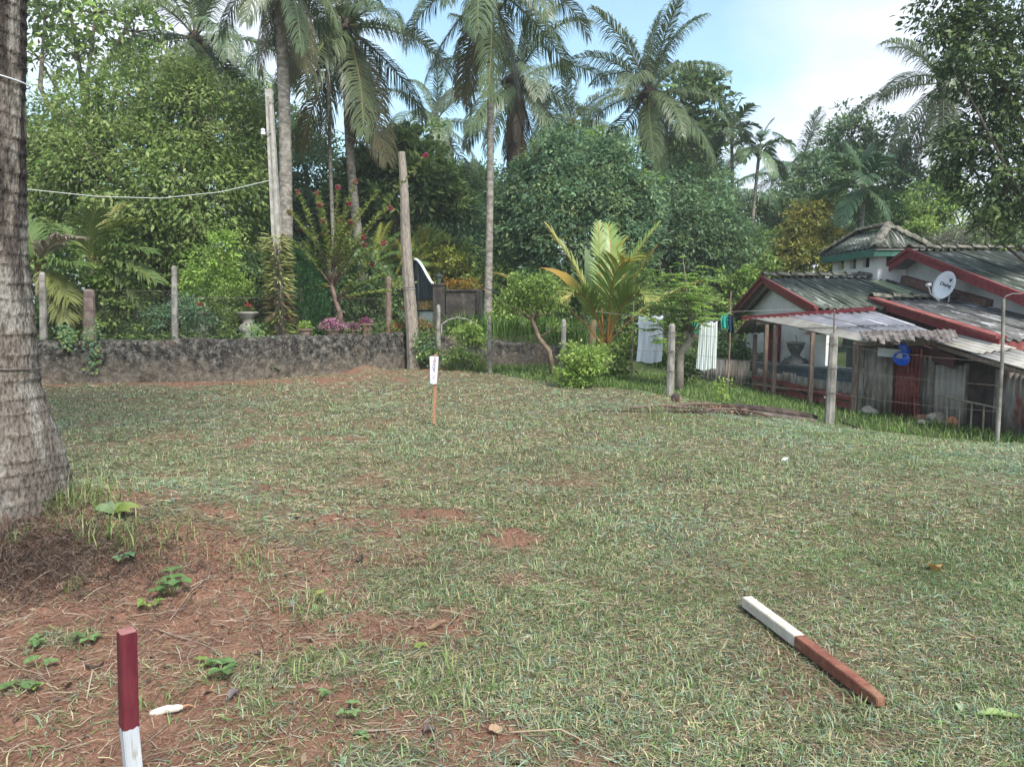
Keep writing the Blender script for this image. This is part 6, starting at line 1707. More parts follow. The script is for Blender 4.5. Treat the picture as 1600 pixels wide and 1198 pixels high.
# creepers hanging over the rubble wall
for k, (lb, pts_) in enumerate((("thin creeper trailing down the rubble wall below the thick stump post", ((140, 505), (143, 530), (147, 555), (148, 578))), ("short creeper spilling over the rubble wall left of the tall pole", ((392, 508), (398, 522), (408, 535))), ("low creeper at the rubble wall top near the big palm", ((95, 512), (108, 525), (112, 540))))):
    rg = np.random.default_rng(900 + k); V_ = []; st2 = []
    for px, py in pts_:
        q = P(px, py, 16.5); yy = float(np.interp(q.x, WX, WY)) - .06; q = P(px, py, yy); st2.append(q)
    st2[0].y += .25; st2[0].z = max(st2[0].z, .76)
    r = root("wall_creeper", st2[0], lb, "creeper", "creepers on the rubble wall")
    obj("stem", MB().tube(st2, .006, 4).mesh("stem"), TIMBER, r)
    n = 150; t2 = rg.uniform(0, len(st2) - 1.001, n); i0 = t2.astype(int); fr = (t2 - i0)[:, None]; A_ = np.array([tuple(s) for s in st2])
    pos = A_[i0] * (1 - fr) + A_[i0 + 1] * fr + rg.normal(size=(n, 3)) * [.09, .015, .07] + [0, -.03, 0]
    d = rg.normal(size=(n, 3)) * [1, .2, 1] + [0, -.3, -.3]
    v, f, c = leaf_arrays(pos, d, np.tile((0, -1., .5), (n, 1)) + rg.normal(size=(n, 3)) * .3, rg.uniform(.05, .10, n), .055, np.array(MIDG + BLG)[rg.integers(0, 8, n)])
    obj("leaves", np_mesh("leaves", v, [f], c), LEAF, r)

# low ground cover on the raised garden so that no bare soil shows
rng = np.random.default_rng(290); n = 30000
x = rng.uniform(-16, 3, n); y = rng.uniform(16, 34, n); k = y > np.interp(x, WX, WY) + .38; x, y = x[k], y[k]; n = len(x)
hh = rng.uniform(0, .35, n) * (.4 + .6 * sstep(17, 21, y))
pos = np.stack([x, y, hgt(x, y) + hh], -1); col = np.array(MIDG + DKG)[rng.integers(0, 8, n)] * rng.uniform(.8, 1.2, (n, 1))
v, f, c = leaf_arrays(pos, rng.normal(size=(n, 3)) * [1, 1, .4], np.tile((0, 0, 1.), (n, 1)) + rng.normal(size=(n, 3)) * .4, rng.uniform(.07, .16, n), .06, col)
gc = obj("ground_cover", np_mesh("ground_cover", v, [f], c), LEAF); tag(gc, "low leafy ground cover in the garden behind the rubble wall", "ground cover", kind="stuff")

# ================================================================== FOREGROUND
# big palm trunk at the left edge
prof = []
for px, py, r_ in ((33, 0, .178), (32, 300, .182), (35, 400, .19), (40, 450, .197), (45, 500, .206), (50, 550, .217), (54, 600, .235), (65, 640, .26), (78, 680, .287), (90, 720, .315), (98, 760, .34), (105, 795, .36)):
    e_ = P(px, py, 4.5); prof.insert(0, (e_.z, r_, e_.x - r_))
prof = [(-.25, .40, prof[0][2]), (.15, .385, prof[0][2])] + prof + [(5, .17, prof[-1][2]), (8, .16, -3.2), (11.5, .15, -3.5)]
zs = np.concatenate([np.arange(-.25, 4.2, .012), np.linspace(4.2, 11.5, 120)])
zr = [p[0] for p in prof]; cxs = np.interp(zs, zr, [p[2] for p in prof]); rs = np.interp(zs, zr, [p[1] for p in prof])
n = 72; A = np.linspace(0, 2 * np.pi, n, endpoint=False)
rg = np.random.default_rng(5); edges_ = [-.25]
while edges_[-1] < 12: edges_.append(edges_[-1] + rg.uniform(.055, .13) * (1.15 if edges_[-1] < 1.2 else 1))
edges_ = np.array(edges_); ZZ2, AA = np.meshgrid(zs, A, indexing='ij')
zw = ZZ2 + .018 * np.sin(AA + 1.0) + .03 * (fbm(AA * 1.6, ZZ2 * 1.2, 8, 3) - .5)
ki = np.searchsorted(edges_, zw) ; ki = np.clip(ki, 1, len(edges_) - 1); ph = (zw - edges_[ki - 1]) / (edges_[ki] - edges_[ki - 1])
ringp = np.interp(ph, [0, .10, .20, .9, 1], [.0, .009, .005, -.001, .0])
crk = np.minimum(0, vnoise(AA * 9, ZZ2 * 3.0, 12) - .22) * .035
rr = rs[:, None] + ringp + crk + .018 * (fbm(AA * 2.2, ZZ2 * 3, 4, 3) - .5) + .008 * (fbm(AA * 9, ZZ2 * 14, 21, 2) - .5)
rr *= 1 + .05 * np.sin(3 * AA + .5) * np.clip(1 - ZZ2 / .9, 0, 1)
Xt = cxs[:, None] + rr * np.cos(AA); Yt = 4.5 + rr * np.sin(AA)
idx = np.arange(len(zs) * n).reshape(len(zs), n)
q = np.stack([idx[:-1], np.roll(idx, -1, 1)[:-1], np.roll(idx, -1, 1)[1:], idx[1:]], -1).reshape(-1, 4)
tone = np.interp(ph, [0, .10, .22, .5, 1], [.70, 1.32, 1.02, .95, .88])
blot = fbm(AA * 1.5 + 3, ZZ2 * 2.3, 31, 5); hi = sstep(1.3, 2.3, ZZ2)
lich = sstep(.52, .62, fbm(AA * 3, ZZ2 * 4.2, 44, 4)); dark = sstep(.50 - .13 * hi, .58 - .11 * hi, blot) * (.35 + .6 * hi)
basec = np.stack([.18 * tone, .156 * tone, .138 * tone], -1)
basec = basec * (1 - .55 * lich[..., None]) + np.array([.33, .32, .30]) * (.55 * lich[..., None]) * tone[..., None]
basec = basec * (1 - dark[..., None]) + np.array([.050, .042, .040]) * dark[..., None]
red = sstep(.30, -.05, ZZ2 - .1 * (blot - .5))[..., None] * .5
basec = basec * (1 - red) + np.array([.17, .085, .06]) * red
big = root("coconut_palm", (-2.95, 4.5, .2), "big ringed coconut palm trunk at the left edge with a flared foot", "palm tree", "coconut palms")
def bark_attr():
    m = bpy.data.materials.new("ringed_palm_bark"); m.use_nodes = True; n_ = m.node_tree.nodes; L = m.node_tree.links; b = n_["Principled BSDF"]
    a = n_.new("ShaderNodeAttribute"); a.attribute_name = "Col"; t = n_.new("ShaderNodeTexCoord"); mp_ = n_.new("ShaderNodeMapping"); mp_.inputs["Scale"].default_value = (1, 1, .35)
    L.new(t.outputs["Object"], mp_.inputs[0]); no = n_.new("ShaderNodeTexNoise"); no.inputs["Scale"].default_value = 60; no.inputs["Detail"].default_value = 6; L.new(mp_.outputs[0], no.inputs["Vector"])
    r = n_.new("ShaderNodeValToRGB"); r.color_ramp.elements[0].position = .35; r.color_ramp.elements[0].color = (.35, .33, .31, 1); r.color_ramp.elements[1].position = .6; r.color_ramp.elements[1].color = (1.15, 1.15, 1.15, 1)
    L.new(no.outputs["Fac"], r.inputs[0]); x = n_.new("ShaderNodeMix"); x.data_type = 'RGBA'; x.blend_type = 'MULTIPLY'; x.inputs[0].default_value = .8
    L.new(a.outputs["Color"], x.inputs[6]); L.new(r.outputs[0], x.inputs[7]); L.new(x.outputs[2], b.inputs["Base Color"]); b.inputs["Roughness"].default_value = .95; b.inputs["Specular IOR Level"].default_value = .1
    bp = n_.new("ShaderNodeBump"); bp.inputs["Strength"].default_value = 1.0; bp.inputs["Distance"].default_value = .03; L.new(no.outputs["Fac"], bp.inputs["Height"]); L.new(bp.outputs[0], b.inputs["Normal"])
    return m
obj("trunk", np_mesh("trunk", np.stack([Xt, Yt, ZZ2], -1).reshape(-1, 3), [q], basec.reshape(-1, 3), smooth=True), bark_attr(), big)
for z_, m_, rad_ in ((P(20, 105, 4.3).z, DW, .004), (P(20, 572, 4.3).z, WIRE, .004)):
    r_ = float(np.interp(z_, zr, [p[1] for p in prof])) + .016; c_x = float(np.interp(z_, zr, [p[2] for p in prof]))
    obj("tied_wire", MB().tube([(c_x + r_ * math.cos(a), 4.5 + r_ * math.sin(a), z_ - .03 * math.cos(a)) for a in np.linspace(0, 2 * math.pi, 40)], rad_, 5).mesh("tied_wire"), m_, big)
rnd = random.Random(78); rt = MB()
for k in range(120):      # roots bursting from the foot of the trunk into the soil
    an = rnd.uniform(-2.9, .5); r_ = .36 + rnd.uniform(-.02, .03); z0 = rnd.uniform(.20, .34); dx, dy = math.cos(an), math.sin(an)
    p0 = Vector((prof[0][2] + dx * (r_ - .02), 4.5 + dy * (r_ - .02), z0)); q1 = p0 + Vector((dx * .05, dy * .05, -.03)); l_ = rnd.uniform(.06, .22); q2 = p0 + Vector((dx * l_ + rnd.uniform(-.04, .04), dy * l_, 0)); q2.z = gh(q2.x, q2.y) - .01
    if q2.z < q1.z: rt.tube([p0, q1, q2], [.007, .006, .003], 5)
ro = obj("roots", rt.mesh("roots"), mat("palm_roots", (.065, .043, .034), (.12, .082, .065), 20, .95, .3), big); ro["kind"] = "stuff"
rnd = random.Random(77)
for i in range(16):
    t = i / 15; e = 80 - 140 * t; k = min(range(len(FR_E)), key=lambda q_: abs(FR_E[q_] - e))
    o = obj("frond", FROND["coconut", k, rnd.randrange(3)], PALM, big, local=True); o.location = Vector((-.55, 0, 11.25)); o.rotation_euler.z = i * 2.4; o.color = (1, 1, 1, 1)

# marker stakes
WOODP = mat("bare_timber", (.30, .15, .085), (.38, .21, .13), 10, .8, .3, stretch=(2, 2, 8))
def square(name, m, a, b, w0, parent, label=None, w1=None, up=(0, 1, 0), nseg=1, twist=0):
    mb = MB(); mb.beam(a, b, w0, w0, up, w1, w1)
    me = mb.mesh(name); import bmesh as bm_
    bb_ = bm_.new(); bb_.from_mesh(me); bm_.ops.bevel(bb_, geom=bb_.edges[:], offset=.003, segments=2, affect='EDGES'); bb_.to_mesh(me); bb_.free()
    o = obj(name, me, m, parent)
    if label: o["label"] = label
    return o
PMAR = mat("maroon_stake_paint", (.088, .012, .022), (.120, .022, .031), 22, .5, .5, stretch=(1.5, 1.5, .35), c3=(.17, .07, .065), scale3=26, ramp3=(.66, .72), bscale=90, bdist=.003)
PWHT = mat("white_stake_paint", (.37, .40, .45), (.47, .50, .55), 20, .65, .5, stretch=(2, 2, .25), c3=(.28, .25, .22), scale3=24, ramp3=(.64, .72), bscale=90, bdist=.003)
PTOP = mat("pink_cut_end", (.24, .10, .10), (.30, .14, .14), 25, .8, .2)
dS = 1.98
t = P(198, 986, dS); bt = Vector((P(204, 1190, dS).x + .012, dS + .01, 0)); bt.z = gh(bt.x, bt.y)
sk = root("marker_stake", bt, "square boundary stake painted maroon above white in the left foreground", "stake")
md = P(201.5, 1131, dS)
ax = (t - bt).normalized(); rotup = (.656, -.755, 0)
square("white_band", PWHT, bt - ax * .12, md, .0405, sk, up=rotup)
square("maroon_band", PMAR, md, t, .0420, sk, up=rotup)
rnd = random.Random(3); s1 = ax.cross(Vector(rotup)).normalized(); s2 = s1.cross(ax).normalized(); lip = MB(); ring = []
for (c0, c1) in (((-1, -1), (1, -1)), ((1, -1), (1, 1)), ((1, 1), (-1, 1)), ((-1, 1), (-1, -1))):
    for i in range(7):
        ring.append((c0[0] + (c1[0] - c0[0]) * i / 7, c0[1] + (c1[1] - c0[1]) * i / 7))
nr = len(ring); lo_ = [md + s1 * a_ * .0209 + s2 * b_ * .0209 - ax * rnd.uniform(.000, .0075) for a_, b_ in ring]; hi_ = [md + s1 * a_ * .0209 + s2 * b_ * .0209 + ax * .004 for a_, b_ in ring]
obj("paint_edge", lip.add(lo_ + hi_, [(i, (i + 1) % nr, nr + (i + 1) % nr, nr + i) for i in range(nr)]).mesh("paint_edge"), PMAR, sk)
square("cut_end", PTOP, t, t + ax * .003, .0395, sk, up=rotup)

# stake lying on the grass
a, b = G(1166, 956), G(1376, 1112); a.z = gh(a.x, a.y) + .045; b.z = gh(b.x, b.y) + .038
ls = root("fallen_stake", (a + b) / 2, "stake lying on the grass, half whitewashed and half brown", "stake")
md = a.lerp(b, .46); ls.location.z = gh(ls.location.x, ls.location.y)
WHT2 = mat("chalky_white_paint", (.47, .43, .37), (.56, .52, .46), 16, .8, .3, c3=(.40, .33, .26), scale3=9, ramp3=(.6, .72))
RBR = mat("red_brown_timber", (.17, .062, .042), (.23, .095, .065), 10, .7, .4, stretch=(2, 2, 2), c3=(.30, .16, .11), scale3=7, ramp3=(.58, .7))
square("white_half", WHT2, a, md, .052, ls, up=(0, 0, 1))
b2 = a.lerp(b, .91)
square("brown_half", RBR, md + (b - a).normalized() * .0005, b2, .051, ls, up=(0, 0, 1), w1=.048)
square("pointed_end", mat("muddy_point", (.19, .085, .055), (.26, .14, .09), 20, .95, .5), b2, b, .047, ls, up=(0, 0, 1), w1=.036)

# stake carrying a paper notice
g0 = G(678, 664)
nt_ = root("notice_stake", g0, "thin brown stake carrying a white paper notice in mid lawn", "stake")
tt = P(681, 553, g0.y)
square("stick", WOODP, g0 - Vector((0, 0, .08)), tt, .042, nt_)
pc = [P(671.2, 556.5, g0.y - .035), P(685.5, 557, g0.y - .035), P(682.5, 600.5, g0.y - .04), P(672.6, 599.3, g0.y - .04)]
PAPER = mat("white_paper", (.58, .60, .65), (.54, .56, .61), 5, .8)
pv = []; pf = []
for lay in (0, .002):
    for j in range(9):
        for i in range(5):
            u_, v_ = i / 4, j / 8
            p = pc[0].lerp(pc[1], u_).lerp(pc[3].lerp(pc[2], u_), v_); p = p + Vector((0, lay + .012 * math.sin(u_ * 3 + v_ * 4) - .012 * abs(u_ - .6), .006 * math.sin(u_ * 9) * (v_ > .95)))
            pv.append(p)
for lay in (0, 45):
    for j in range(8):
        for i in range(4):
            f_ = (lay + j * 5 + i, lay + j * 5 + i + 1, lay + j * 5 + i + 6, lay + j * 5 + i + 5); pf.append(f_ if lay == 0 else f_[::-1])
nb = [i for i in range(5)] + [9 + 5 * 0 + 0] * 0
paper = obj("paper_notice", MB().add(pv, pf).mesh("paper_notice", smooth=True), PAPER, nt_)
def on_paper(u_, v_):
    p = pc[0].lerp(pc[1], u_).lerp(pc[3].lerp(pc[2], u_), v_); return p + Vector((0, .012 * math.sin(u_ * 3 + v_ * 4) - .012 * abs(u_ - .6) - .005, 0))
REDINK = mat("red_marker_ink", (.42, .10, .16), None, rough=.7); BLUINK = mat("dark_marker_ink", (.10, .07, .13), None, rough=.7); FAINT = mat("faint_red_ink", (.60, .42, .50), None, rough=.7)
def stroke(pts, m_, w_=.0035):
    obj("pen_stroke", MB().tube([on_paper(*p) for p in pts], w_, 4).mesh("pen_stroke"), m_, paper)
stroke([(.44, .245), (.46, .16), (.56, .07), (.66, .16), (.66, .25)], REDINK); stroke([(.45, .18), (.65, .18)], REDINK)
stroke([(.53, .085), (.6, .085), (.62, .11)], BLUINK, .005)
stroke([(.52, .27), (.40, .31), (.38, .38), (.42, .44), (.54, .46), (.62, .40), (.62, .32), (.54, .27)], BLUINK)
stroke([(.44, .48), (.56, .47), (.60, .50), (.58, .55)], BLUINK, .0045)
stroke([(.46, .66), (.44, .74), (.44, .80)], FAINT, .004); stroke([(.60, .66), (.62, .74), (.62, .79)], FAINT, .004); stroke([(.46, .70), (.60, .70)], FAINT, .003)
obj("nail_head", MB().lathe([(.008, -.002), (.008, .003)], on_paper(.62, .02), 8).mesh("nail_head"), GALV, nt_)

# small things on the ground
g = G(258, 1122); BONE = mat("chalky_white_bark", (.48, .44, .37), (.57, .53, .47), 14, .8, .3, c3=(.35, .25, .16), scale3=10, ramp3=(.6, .7))
r = root("white_stick", g, "short chalky white stick on the soil beside the maroon stake", "stick")
a_, b_ = g + Vector((-.052, -.01, .012)), g + Vector((.052, .035, .016))
obj("stick_body", MB().tube([a_, a_.lerp(b_, .15), a_.lerp(b_, .5) + Vector((0, 0, .004)), a_.lerp(b_, .85), b_], [.010, .015, .016, .014, .007], 8).mesh("stick_body", smooth=True), BONE, r)
obj("torn_end", MB().tube([b_, b_ + Vector((.02, .004, .006)), b_ + Vector((.05, .006, -.006))], [.007, .004, .001], 5).mesh("torn_end"), WOODP, r)

def fallen_leaf(label, px, py, L, W, col, rot, seed, curl=.3):
    g = G(px, py); rg = random.Random(seed); V = []; C = []
    for i in range(9):
        q = i / 8; w_ = W * math.sin(math.pi * min(1, q * .96 + .04)) ** .8
        for s in (-1, -.4, 0, .4, 1):
            V.append((L * (q - .5), s * w_ / 2, .012 + curl * W * s * s + .25 * curl * L * (q - .5) ** 2 + rg.uniform(-.002, .002) + .010 * math.sin(5 * q + seed))); C.append(np.array(col) * rg.uniform(.75, 1.2))
    idx = np.arange(45).reshape(9, 5); f = np.stack([idx[:-1, :-1], idx[:-1, 1:], idx[1:, 1:], idx[1:, :-1]], -1).reshape(-1, 4)
    o = obj("fallen_leaf", np_mesh("fallen_leaf", V, [f], np.array(C), smooth=True), LEAF); o.location = g; o.rotation_euler = (rg.uniform(-.2, .2), rg.uniform(-.2, .2), rot)
    return tag(o, label, "leaf", "fallen leaves")
for k, (lb, px, py, L_, W_, c, ro) in enumerate((
    ("curled purple grey fallen leaf at the bottom middle", 671, 1148, .055, .04, (.16, .12, .12), .8), ("pale tan crumpled leaf right of the purple grey one", 778, 1150, .055, .045, (.48, .33, .22), .2),
    ("yellow brown fallen leaf on the grass near the right edge", 1462, 893, .12, .06, (.36, .20, .06), .4), ("small dark leaf on the grass behind the soil band", 562, 879, .06, .05, (.07, .05, .04), 1.0),
    ("tan dry leaf at the end of the soil band", 684, 987, .10, .05, (.34, .22, .15), .2), ("grey dry leaf standing among straw left of centre", 461, 950, .12, .04, (.28, .25, .25), 1.5),
    ("fresh pale green leaf near the lower right corner", 1560, 1128, .15, .04, (.30, .42, .14), -.15), ("brown leaf left of the maroon stake", 105, 1078, .06, .035, (.14, .09, .07), 1.9),
    ("dark crumpled leaf just left of the maroon stake", 150, 1050, .07, .04, (.10, .07, .06), .3), ("reddish leaf in front of the trifoliate weed", 308, 975, .05, .03, (.30, .15, .11), 2.2),
    ("small white scrap of leaf far right on the lawn", 1227, 722, .10, .07, (.60, .62, .58), .5), ("grey leaf among weeds right of the white stick", 365, 1092, .06, .04, (.20, .17, .17), .9),
    ("pale leaf scrap on the grass beside the fallen stake's point", 1505, 1113, .05, .04, (.42, .50, .32), 1.0))):
    fallen_leaf(lb, px, py, L_, W_, c, ro, k)

# weeds: trifoliate creepers and seedlings on the soil
def weed(label, px, py, n, size, pal, seed, h=.05, spread=.08, asp=.75):
    g = G(px, py); rg = random.Random(seed); r = root("weed", g, label, "weed", "small weeds on the soil"); m = MB()
    for k in range(n):
        an = rg.uniform(0, 6.28); sp = spread * rg.uniform(.25, 1); e = g + Vector((math.cos(an) * sp, math.sin(an) * sp, 0)); e.z = gh(e.x, e.y) + h * rg.uniform(.5, 1.2)
        m.tube([g + Vector((0, 0, -.005)), g.lerp(e, .5) + Vector((0, 0, h * .3)), e], [.0022, .0018, .0015], 4)
        c_ = np.array(pal[rg.randrange(len(pal))]); V = []; F_ = []; C = []
        for j, da in enumerate((-1.5, 0, 1.5)):
            a2 = an + da; d = np.array([math.cos(a2), math.sin(a2), rg.uniform(-.1, .25)]); s_ = np.array([-math.sin(a2), math.cos(a2), rg.uniform(-.2, .2)]); L_ = size * rg.uniform(.75, 1.15); o = len(V)
            for t_, w_, dz in ((0, 0, 0), (.25, .34, .04), (.5, .5, .05), (.78, .36, .0), (1, 0, -.10)):
                p = np.array(e) + d * L_ * t_ + np.array([0, 0, dz * L_]); up_ = np.array([0, 0, .12 * L_ * (w_ > 0)])
                V += [p - s_ * w_ * L_ * asp + up_, p, p + s_ * w_ * L_ * asp + up_]; C += [c_ * rg.uniform(.85, 1.15)] * 3
            for i in range(4):
                F_ += [(o + 3 * i, o + 3 * i + 1, o + 3 * i + 4, o + 3 * i + 3), (o + 3 * i + 1, o + 3 * i + 2, o + 3 * i + 5, o + 3 * i + 4)]
        obj("leaf", np_mesh("leaf", np.array(V), [np.array(F_)], np.array(C), smooth=True), LEAF, r)
    obj("stem", m.mesh("stem"), mat("weed_stem", (.20, .22, .09), None, rough=.7), r)
WG = [(.16, .27, .10), (.20, .32, .13), (.13, .23, .08)]; WY_ = [(.27, .36, .09), (.20, .30, .08)]
for k, (lb, px, py, n_, sz, pal, hh, sp) in enumerate((
    ("largest trifoliate weed on the soil above the maroon stake", 270, 930, 6, .068, WG, .07, .12), ("yellow green seedling just below the largest trifoliate weed", 232, 955, 3, .04, WY_, .04, .05),
    ("pale trifoliate weed right of the maroon stake", 345, 1060, 4, .055, WG, .04, .07), ("tiny yellow weed beside the pale trifoliate one", 310, 1045, 2, .035, WY_, .03, .04),
    ("two-leaved weed left of the maroon stake", 60, 1052, 2, .045, WG, .05, .05), ("flat weed at the left edge low down", 28, 1085, 3, .04, WG, .03, .05),
    ("weed pair upper left of the maroon stake", 65, 1008, 3, .04, WG, .03, .05), ("small weed against the left side of the maroon stake", 132, 1010, 3, .045, WG, .04, .05),
    ("leafy weed high on the hump behind the maroon stake", 190, 885, 3, .045, BLG, .05, .06), ("seedling in the middle of the bottom soil", 550, 1125, 3, .03, WG, .05, .04),
    ("seedling with two leaves left of the bottom soil patch", 495, 1100, 2, .03, WG, .06, .03), ("round-leaved seedling by the soil band's lower edge", 655, 1015, 2, .03, WY_, .02, .02),
    ("weed below the white stick", 565, 1165, 2, .03, WG, .02, .03), ("yellow leaf weed left near the frame edge", 55, 1082, 1, .03, WY_, .03, .02), ("bright shoot among straw left of centre", 505, 945, 2, .03, WY_, .05, .02))):
    weed(lb, px, py, n_, sz, pal, 400 + k, hh, sp)
# broad-leaved seedling at the palm foot
g = G(178, 812); r = root("seedling", g, "broad-leaved seedling growing beside the palm foot", "weed")
for k, (an, L_, c) in enumerate(((2.4, .14, ((.20, .27, .15), (.24, .32, .2))), (.3, .15, ((.17, .24, .06), (.22, .28, .08))), (-.4, .14, ((.15, .21, .05), (.2, .26, .07))), (1.3, .12, ((.18, .25, .07), (.22, .3, .1))), (3.4, .11, ((.15, .22, .1), (.2, .28, .14))))):
    e = g + Vector((math.cos(an) * L_, math.sin(an) * L_, .05)); paddle(r, g + Vector((0, 0, .03)), g.lerp(e, .5) + Vector((0, 0, .07)), e, .028, c, 70 + k)
obj("stem", MB().tube([g - Vector((0, 0, .01)), g + Vector((0, 0, .05))], .004, 5).mesh("stem"), TIMBER, r)
# grass tufts
def tuft(label, px, py, n, H, pal, seed, spread=.06):
    g = G(px, py); rg = np.random.default_rng(seed); x = g.x + rg.normal(0, spread, n); y = g.y + rg.normal(0, spread * .8, n)
    V, Fc, C = merge_ribbons([tall_grass(seed, (x, y), (H * .5, H), (.004, .008), pal, .55)]); o = obj("grass_tuft", np_mesh("grass_tuft", V, Fc, C), LEAF); tag(o, label, "grass tuft", "grass tufts", "stuff")
TG = [(.20, .28, .09), (.27, .33, .13), (.14, .21, .07), (.33, .33, .2)]
for k, (lb, px, py, n_, H_, sp) in enumerate((("tall pale grass tuft right behind the palm foot", 135, 782, 130, .22, .10), ("grey green grass tuft against the palm foot", 92, 800, 90, .17, .06), ("spreading grass tuft on the hump right of the palm foot", 175, 845, 160, .17, .13),
    ("low grass tuft on the hump farther right", 265, 850, 120, .13, .14), ("single-bladed green tuft on the hump front", 118, 925, 14, .16, .03), ("narrow tuft on the dark root mat", 22, 850, 16, .13, .02), ("bluish tuft behind the bottom soil patch", 720, 1075, 150, .11, .12), ("grass tuft left of the bare soil band", 470, 955, 70, .12, .09),
    ("green tuft low at the left of the stick", 235, 1110, 24, .10, .05), ("green tuft at the right end of the hump", 390, 880, 90, .12, .10), ("tuft rising before the dry frond heap", 1022, 652, 120, .30, .14), ("light tuft among straw low in the middle", 480, 1040, 60, .10, .07))):
    tuft(lb, px, py, n_, H_, TG, 500 + k, sp)
# twigs and runners on the hump
TW = mat("dry_twig", (.20, .14, .11), (.30, .23, .19), 20, .9, .2)
for k, (lb, pts, rad_) in enumerate((("long thin root crossing the hump below the palm foot", ((112, 815), (100, 835), (60, 868), (20, 900), (-20, 930)), .006), ("thin twig lying on the soil behind the maroon stake", ((325, 905), (300, 925), (265, 975)), .004),
    ("forked twig right of the maroon stake", ((370, 1040), (320, 1010), (240, 985)), .004), ("pale straight twig on the bare soil band", ((465, 998), (500, 997), (548, 994)), .005), ("thin dark twig on the grass left of centre", ((545, 897), (575, 902), (600, 906)), .004),
    ("long thin twig beside the purple grey leaf", ((570, 1147), (620, 1144), (655, 1140), (675, 1120)), .004), ("thin twig below the purple grey leaf", ((645, 1160), (670, 1164), (692, 1164)), .003))):
    pp = []
    for px, py in pts:
        g = G(px, py); pp.append(g + Vector((0, 0, rad_ * 1.2)))
    o = obj("twig", MB().tube(pp, [rad_ * (1 - .5 * i / len(pp)) for i in range(len(pp))], 5).mesh("twig"), TW); tag(o, lb, "twig", "twigs on the soil")

# heap of dry fronds and a dark log before the sheds
LOG = mat("charred_log", (.035, .025, .022), (.08, .058, .05), 8, .95, .5, stretch=(1, 1, 1))
a, b = G(1130, 640), G(1275, 657)
lg = root("old_log", (a + b) / 2, "dark rotten log lying before the stout fence post", "log")
obj("bole", MB().tube([a + Vector((0, 0, .05)), a.lerp(b, .3) + Vector((0, .02, .06)), a.lerp(b, .7) + Vector((0, 0, .06)), b + Vector((0, 0, .05))], [.06, .085, .09, .05], 9).mesh("bole"), LOG, lg)
obj("split_slab", MB().beam(a.lerp(b, .25) + Vector((.05, -.20, .03)), b + Vector((-.1, -.18, .03)), .13, .05).mesh("split_slab"), mat("grey_bark_slab", (.12, .10, .09), (.2, .17, .15), 8, .95, .5), lg)
for k, (lb, p0, p1, rad_) in enumerate((("long thin black stick left of the dry frond heap", (918, 643), (1035, 646), .014), ("thick dark stick across the dry frond heap", (1020, 646), (1170, 650), .028), ("brown stick right of the stout fence post", (1290, 652), (1345, 672), .02))):
    a, b = G(*p0), G(*p1); o = obj("stick", MB().tube([a + Vector((0, 0, rad_)), a.lerp(b, .5) + Vector((0, 0, rad_ * 1.5)), b + Vector((0, 0, rad_))], [rad_ * .6, rad_, rad_ * .8], 6).mesh("stick"), LOG); tag(o, lb, "stick", "sticks before the sheds")
for k, (lb, p0, p1) in enumerate((("dry frond at the left of the heap", (985, 642), (1100, 648)), ("uppermost dry frond in the middle of the heap", (1040, 640), (1165, 643)), ("dry frond at the right of the heap, over the log", (1100, 645), (1200, 655)))):
    a, b = G(*p0), G(*p1); r = root("dry_frond", a, lb, "dry frond", "heap of dry palm fronds")
    v, f, c = frond_data(bez(a + Vector((0, 0, .04)), a.lerp(b, .5) + Vector((0, .1, .16)), b + Vector((0, 0, .05))), 40, .35, .022, .9, .1, .1, np.random.default_rng(600 + k), .025, ((.20, .13, .10), (.34, .25, .19)), None, (30, 70), (.16, .11, .09))
    fl_ = hgt(v[:, 0], v[:, 1]) + .012; v[:, 2] = np.maximum(v[:, 2], fl_); obj("blade", np_mesh("blade", v, f, c), PALM, r)
g = G(1056, 628); o = rock("chopped_stump", "small chopped stump with an orange cut end beside the leaning post", (g.x, g.y), .11, mat("cut_stump", (.06, .045, .04), (.30, .17, .10), 5, .95, .4, ramp=(.5, .58)), 9, sq=(.8, .8, 1.1)); o["category"] = "stump"
g = G(1127, 640); r = root("sapling", g, "young leafy sapling growing behind the dry frond heap", "sapling"); rg = np.random.default_rng(9); n = 130
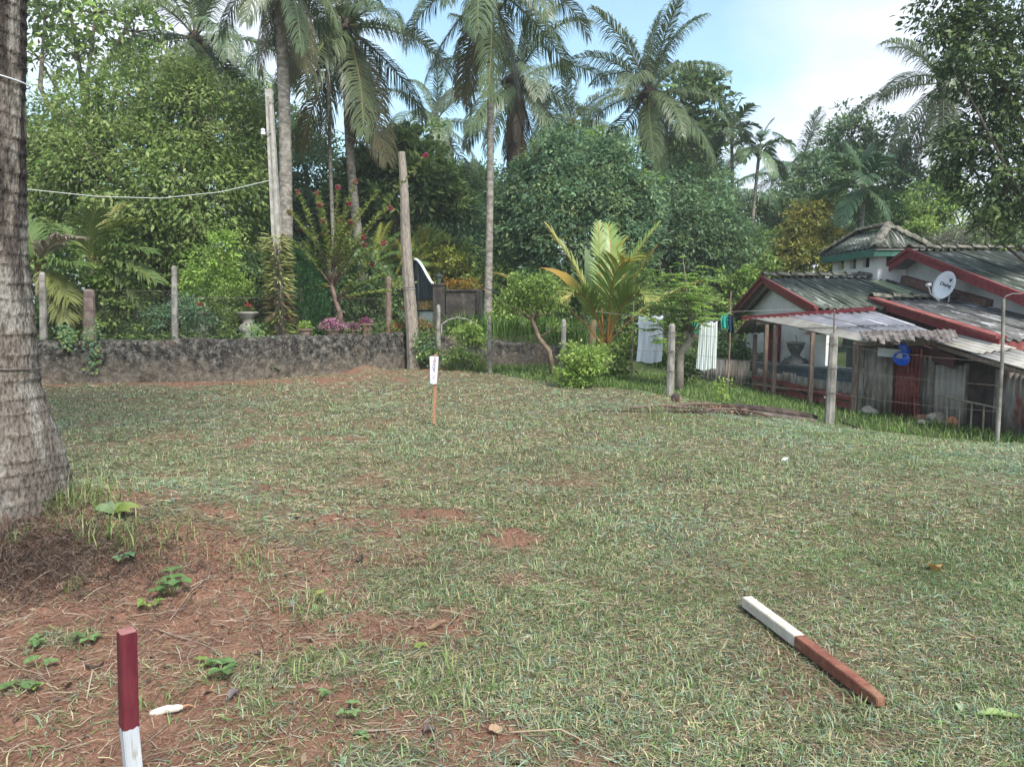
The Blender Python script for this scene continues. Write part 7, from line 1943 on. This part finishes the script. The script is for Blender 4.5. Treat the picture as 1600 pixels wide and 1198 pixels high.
pos = np.array(g) + np.stack([rg.normal(0, .06, n), rg.normal(0, .06, n), rg.uniform(.15, .55, n)], -1); v, f, c = leaf_arrays(pos, rg.normal(size=(n, 3)) + [0, 0, .3], np.tile((0, 0, 1.), (n, 1)) + rg.normal(size=(n, 3)) * .4, rg.uniform(.05, .1, n), .035, np.array(LTG)[rg.integers(0, 4, n)])
obj("foliage", np_mesh("foliage", v, [f], c), LEAF, r); obj("stem", MB().tube([g - Vector((0, 0, .02)), g + Vector((.01, 0, .25)), g + Vector((0, 0, .5))], [.01, .008, .004], 5).mesh("stem"), TIMBER, r)
# cut green sprig under the wall
g = G(412, 590); r = root("cut_sprig", g, "fresh green cut leaf sprig lying under the rubble wall", "sprig")
a = g + Vector((-.30, 0, .02)); b = g + Vector((.32, .06, .10))
v, f, c = frond_data(bez(a, (a + b) / 2 + Vector((0, 0, .10)), b), 9, .20, .07, .3, .4, .1, np.random.default_rng(8), .01, ((.18, .32, .14), (.30, .42, .24)), None, (35, 60), (.2, .25, .1)); v[:, 2] = np.maximum(v[:, 2], hgt(v[:, 0], v[:, 1]) + .012)
obj("leaves", np_mesh("leaves", v, f, c), LEAF, r)

# ================================================================== HAZE
hz = obj("haze", MB().box((-760, -62, -4), (760, 1450, 24)).mesh("haze"))  # haze volume added to lift dark gaps and soften the far trees
hm = bpy.data.materials.new("added_thin_haze"); hm.use_nodes = True; hn = hm.node_tree; hn.nodes.clear()
ho = hn.nodes.new("ShaderNodeOutputMaterial"); hv = hn.nodes.new("ShaderNodeVolumePrincipled")
hv.inputs["Color"].default_value = (.86, .93, 1.0, 1); hv.inputs["Density"].default_value = .0009; hv.inputs["Anisotropy"].default_value = 0.0
hn.links.new(hv.outputs[0], ho.inputs["Volume"]); hz.data.materials.append(hm)
tag(hz, "thin haze added over the lot and trees to lift their dark gaps", "haze", kind="stuff")

# walls, pillars and the like are things here, not setting
for o in COL.objects:
    if o.parent is None and "category" in o and "kind" not in o:
        o["kind"] = "thing"
